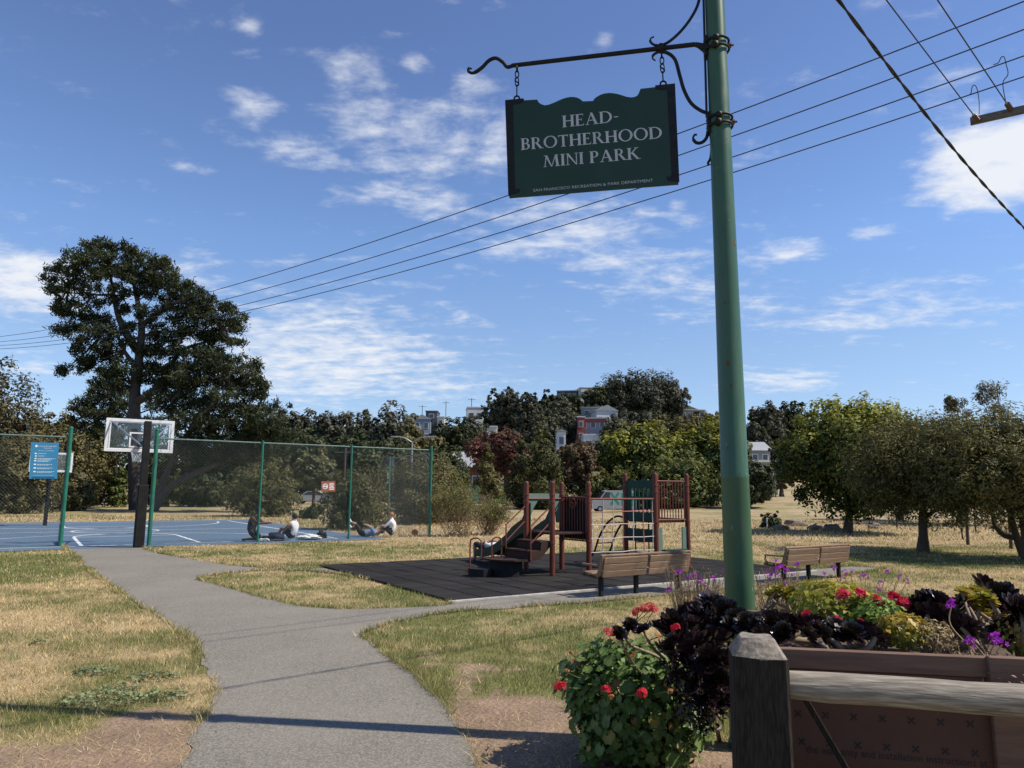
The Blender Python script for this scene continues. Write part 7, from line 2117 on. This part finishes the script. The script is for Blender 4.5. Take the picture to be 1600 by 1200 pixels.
# radio masts on the far hill
rt_ = thing('radio_tower', 'faint three-pronged radio tower on the distant hill', 'tower', (0, 0, 0))
for (px, ty) in ((58, 628), (66, 636), (76, 644)):
    a = atY(px, 664, 3350); b = atY(px, ty, 3350); m = MB(); m.tube([a - Vector((0, 0, 20)), b], [2.4, .8], 5); m.build('mast', MT['rust'], rt_)

# ---- rocks, stakes, low wire fence on the straw field
def rock(label, px, py, w, h, seed):
    p = G(px, py); s = w / F * p.y / 2
    m = MB(); m.sphere((0, 0, 0), (1, 1, 1), 12, 8); V = []
    for v in m.v:
        v = Vector(v); k_ = 1 + .6 * (float(fbm(v.x * 1.4 + seed, v.y * 1.4 + v.z * 1.7, 3, seed)) - .5) * 2
        V.append((v.x * s * k_, v.y * s * .7 * k_, max(-.08, v.z * k_ * h / F * p.y * .62 + .1)))
    m.v = V; o = m.build('rock', MT['rock'], None, 30); o.location = (p.x, p.y, hz(p.x, p.y)); tag(o, label, 'rock')
rock('broad pale boulder at the foot of the yellow-tipped round tree', 1302, 830, 32, 14, 1)
rock('low grey boulder left of the broad pale boulder', 1272, 828, 24, 10, 2)
rock('dark brown boulder behind the low grey boulder', 1244, 822, 32, 12, 3)
rock('flat stone near the white stakes', 1220, 828, 22, 7, 4)
rock('small dark rock on the straw right of the round tree trunk', 1366, 826, 18, 9, 5)
for i, px in enumerate((1199, 1210)):
    p = G(px, 826); m = MB(); hh = .55; m.box((0, 0, hh / 2), (.06, .06, hh), bev=.008); m.box((0, 0, hh + .01), (.035, .035, .02)); o = m.build('stake', MT['white_metal']); o.location = (p.x, p.y, 0)
    tag(o, ['short white stake right in front of the low dark bush on the straw field', 'short white stake between the low dark bush and the dark brown boulder'][i], 'stake', 'white stakes')
wf = thing('wire_fence', 'low wire fence with thin posts across the straw field under the trees', 'fence', (0, 0, 0))
fpx = [(1300, 812), (1402, 827), (1450, 826), (1525, 833), (1600, 834), (1680, 838)]
gp_ = [G(a, b) for a, b in fpx]
for p in gp_:
    m = MB(); m.cyl((p.x, p.y, -.05), (p.x, p.y, 1.0), .04, 6); m.build('post', MT['bark'], wf)
for z in (.35, .65, .92):
    m = MB(); m.tube([(p.x, p.y, z) for p in gp_], .006, 4); m.build('wire', MT['wire'], wf)
tree('sapling', 'leafless small sapling by the wire fence under the olive-brown trees', 1500, 31, 800, 828, 34, BRONZE, 160, 220, .05, 5, .04, clump=.5, nlimb=9)

# ---- utility pole with crossarm, just out of the frame on the right, and its lines
UP = Vector((9.6, 12.1, 0))
za = 9.3; CA = G(1516, 190, za)
ce = Vector((CA.x, CA.y, za)); arm_dir = (G(1600, 171, za) - ce); arm_dir.z = 0; arm_dir.normalize()
UP = ce + arm_dir * 1.4; UP.z = 0
up_ = thing('utility_pole', 'wooden utility pole whose grey crossarm holds two brown insulators', 'utility pole', UP)
m = MB(); m.tube([(0, .12, -.1), (0, .12, za + 1.2)], [.17, .13], 14); m.build('post', MT['bark_grey'], up_, 60)
ar = math.atan2(arm_dir.y, arm_dir.x); rotA = Matrix.Rotation(ar, 3, 'Z')
m = MB(); m.box((0, 0, za), (2.8, .115, .135), rotA, .006); arm_o = m.build('crossarm', MT['arm_wood'], up_)
ends = []
wA_dir = None
def ins(px, py, far_px, far_py):
    e = onplane(px, py, ce + Vector((0, -.02, 0)), Vector((-arm_dir.y, arm_dir.x, 0)))
    far = G(far_px, far_py, e.z + .15)
    d = (far - e).normalized()
    m = MB(); pts = []; rad = []
    for k_ in range(9):
        pts.append(e - UP + d * (.02 + .038 * k_)); rad.append(.052 if k_ % 2 else .034)
    m.tube(pts, rad, 10); m.build('insulator', MT['wire_insul'], up_, 40)
    m = MB(); m.tube([e - UP + d * .32, e - UP + d * .44], [.022, .012], 6); m.build('clamp', MT['steel'], up_)
    return e + d * .4, d, (far - e).length
def cable(label, pts, r, mat='cable', n=6):
    m = MB(); m.tube(pts, r, n); o = m.build('overhead_wire', MT[mat], None, 70); tag(o, label, 'wire')
    return o
a, d, L = ins(1529, 190, 1385, 0); cable('thin straight wire ending at the crossarm tip insulator', [a, a + d * 40], .011)
a2, d2, L2 = ins(1580, 172, 1465, 0); cable('thin straight wire ending at the inner crossarm insulator', [a2, a2 + d2 * 40], .011)
# through lines running across to the far left
UPn = None
LN = [([(1600, 6), (1150, 168), (795, 309), (330, 455), (0, 526)], 10.6), ([(1600, 46), (1150, 211), (862, 312), (355, 467), (0, 534)], 10.4), ([(1600, 86), (1150, 243), (900, 329), (372, 477), (0, 540)], 10.2), ([(1600, 122), (1150, 268), (1000, 313), (385, 487), (0, 545)], 10.0)]
WP = []
for i, (pl, z) in enumerate(LN):
    A_ = G(*pl[0], z); B_ = G(*pl[-1], z)
    dv = B_ - A_; nv = Vector((-dv.y, dv.x, 0))
    P = [A_ - dv * .35 + Vector((0, 0, .5)), A_] + [onplane(a_, b_, A_, nv) for a_, b_ in pl[1:-1]] + [B_, B_ + dv * .25]
    # smooth sag: fit a parabola through the sighted points
    s_ = np.array([(p - A_).dot(dv) / dv.length_squared for p in P[1:-1]]); z_ = np.array([p.z for p in P[1:-1]])
    co = np.polyfit(s_, z_, 2)
    pts = [Vector((A_.x + dv.x * s, A_.y + dv.y * s, float(np.polyval(co, s)))) for s in np.linspace(-.35, 1.3, 34)]
    WP.append((A_, dv, co))
    cable(['topmost long power line passing behind the sign to the pine', 'second highest long power line passing behind the sign to the pine', 'third long power line, under the sign and tapped by a jumper loop', 'lowest long power line under the sign, tapped near the crossarm tip'][i], pts, .0125)
def jumper(label, s_px, s_py, wire_i, loop, end):
    A_, dv, co = WP[wire_i]; nv = Vector((-dv.y, dv.x, 0))
    pts = [onplane(a_, b_, A_, nv) for a_, b_ in loop]
    pts = curve_pts(pts + [end], 5)
    cable(label, pts, .009)
jumper('curled jumper wire dropping from the third power line to the inner insulator', 0, 0, 2, [(1552, 101), (1560, 98), (1564, 90), (1569, 89), (1572, 100), (1575, 116), (1567, 130)], a2)
jumper('curled jumper wire dropping from the lowest power line to the crossarm tip', 0, 0, 3, [(1512, 149), (1517, 146), (1519, 136), (1523, 133), (1527, 140), (1530, 160)], onplane(1530, 178, ce, Vector((-arm_dir.y, arm_dir.x, 0))))
# twisted service cable: two strands wound round each other
sA = G(1310, 0, 6.75); sB = atY(1600, 356, 12.0)
dv = sB - sA
def svc(s): return sA + dv * s + Vector((0, 0, -.12 * math.sin(math.pi * min(max(s, 0), 1))))
tw = thing('service_cable', 'thick black twisted service cable slanting across the upper right sky', 'cable', (0, 0, 0))
ss = np.linspace(-1.6, 1.25, 220)
for ph in (0, math.pi):
    m = MB(); e1 = dv.normalized().cross(Vector((0, 0, 1))).normalized(); e2 = dv.normalized().cross(e1)
    m.tube([svc(s) + e1 * (.0105 * math.cos(s * 46 + ph)) + e2 * (.0105 * math.sin(s * 46 + ph)) for s in ss], .0112, 6); m.build('strand', MT['cable'], tw, 60)
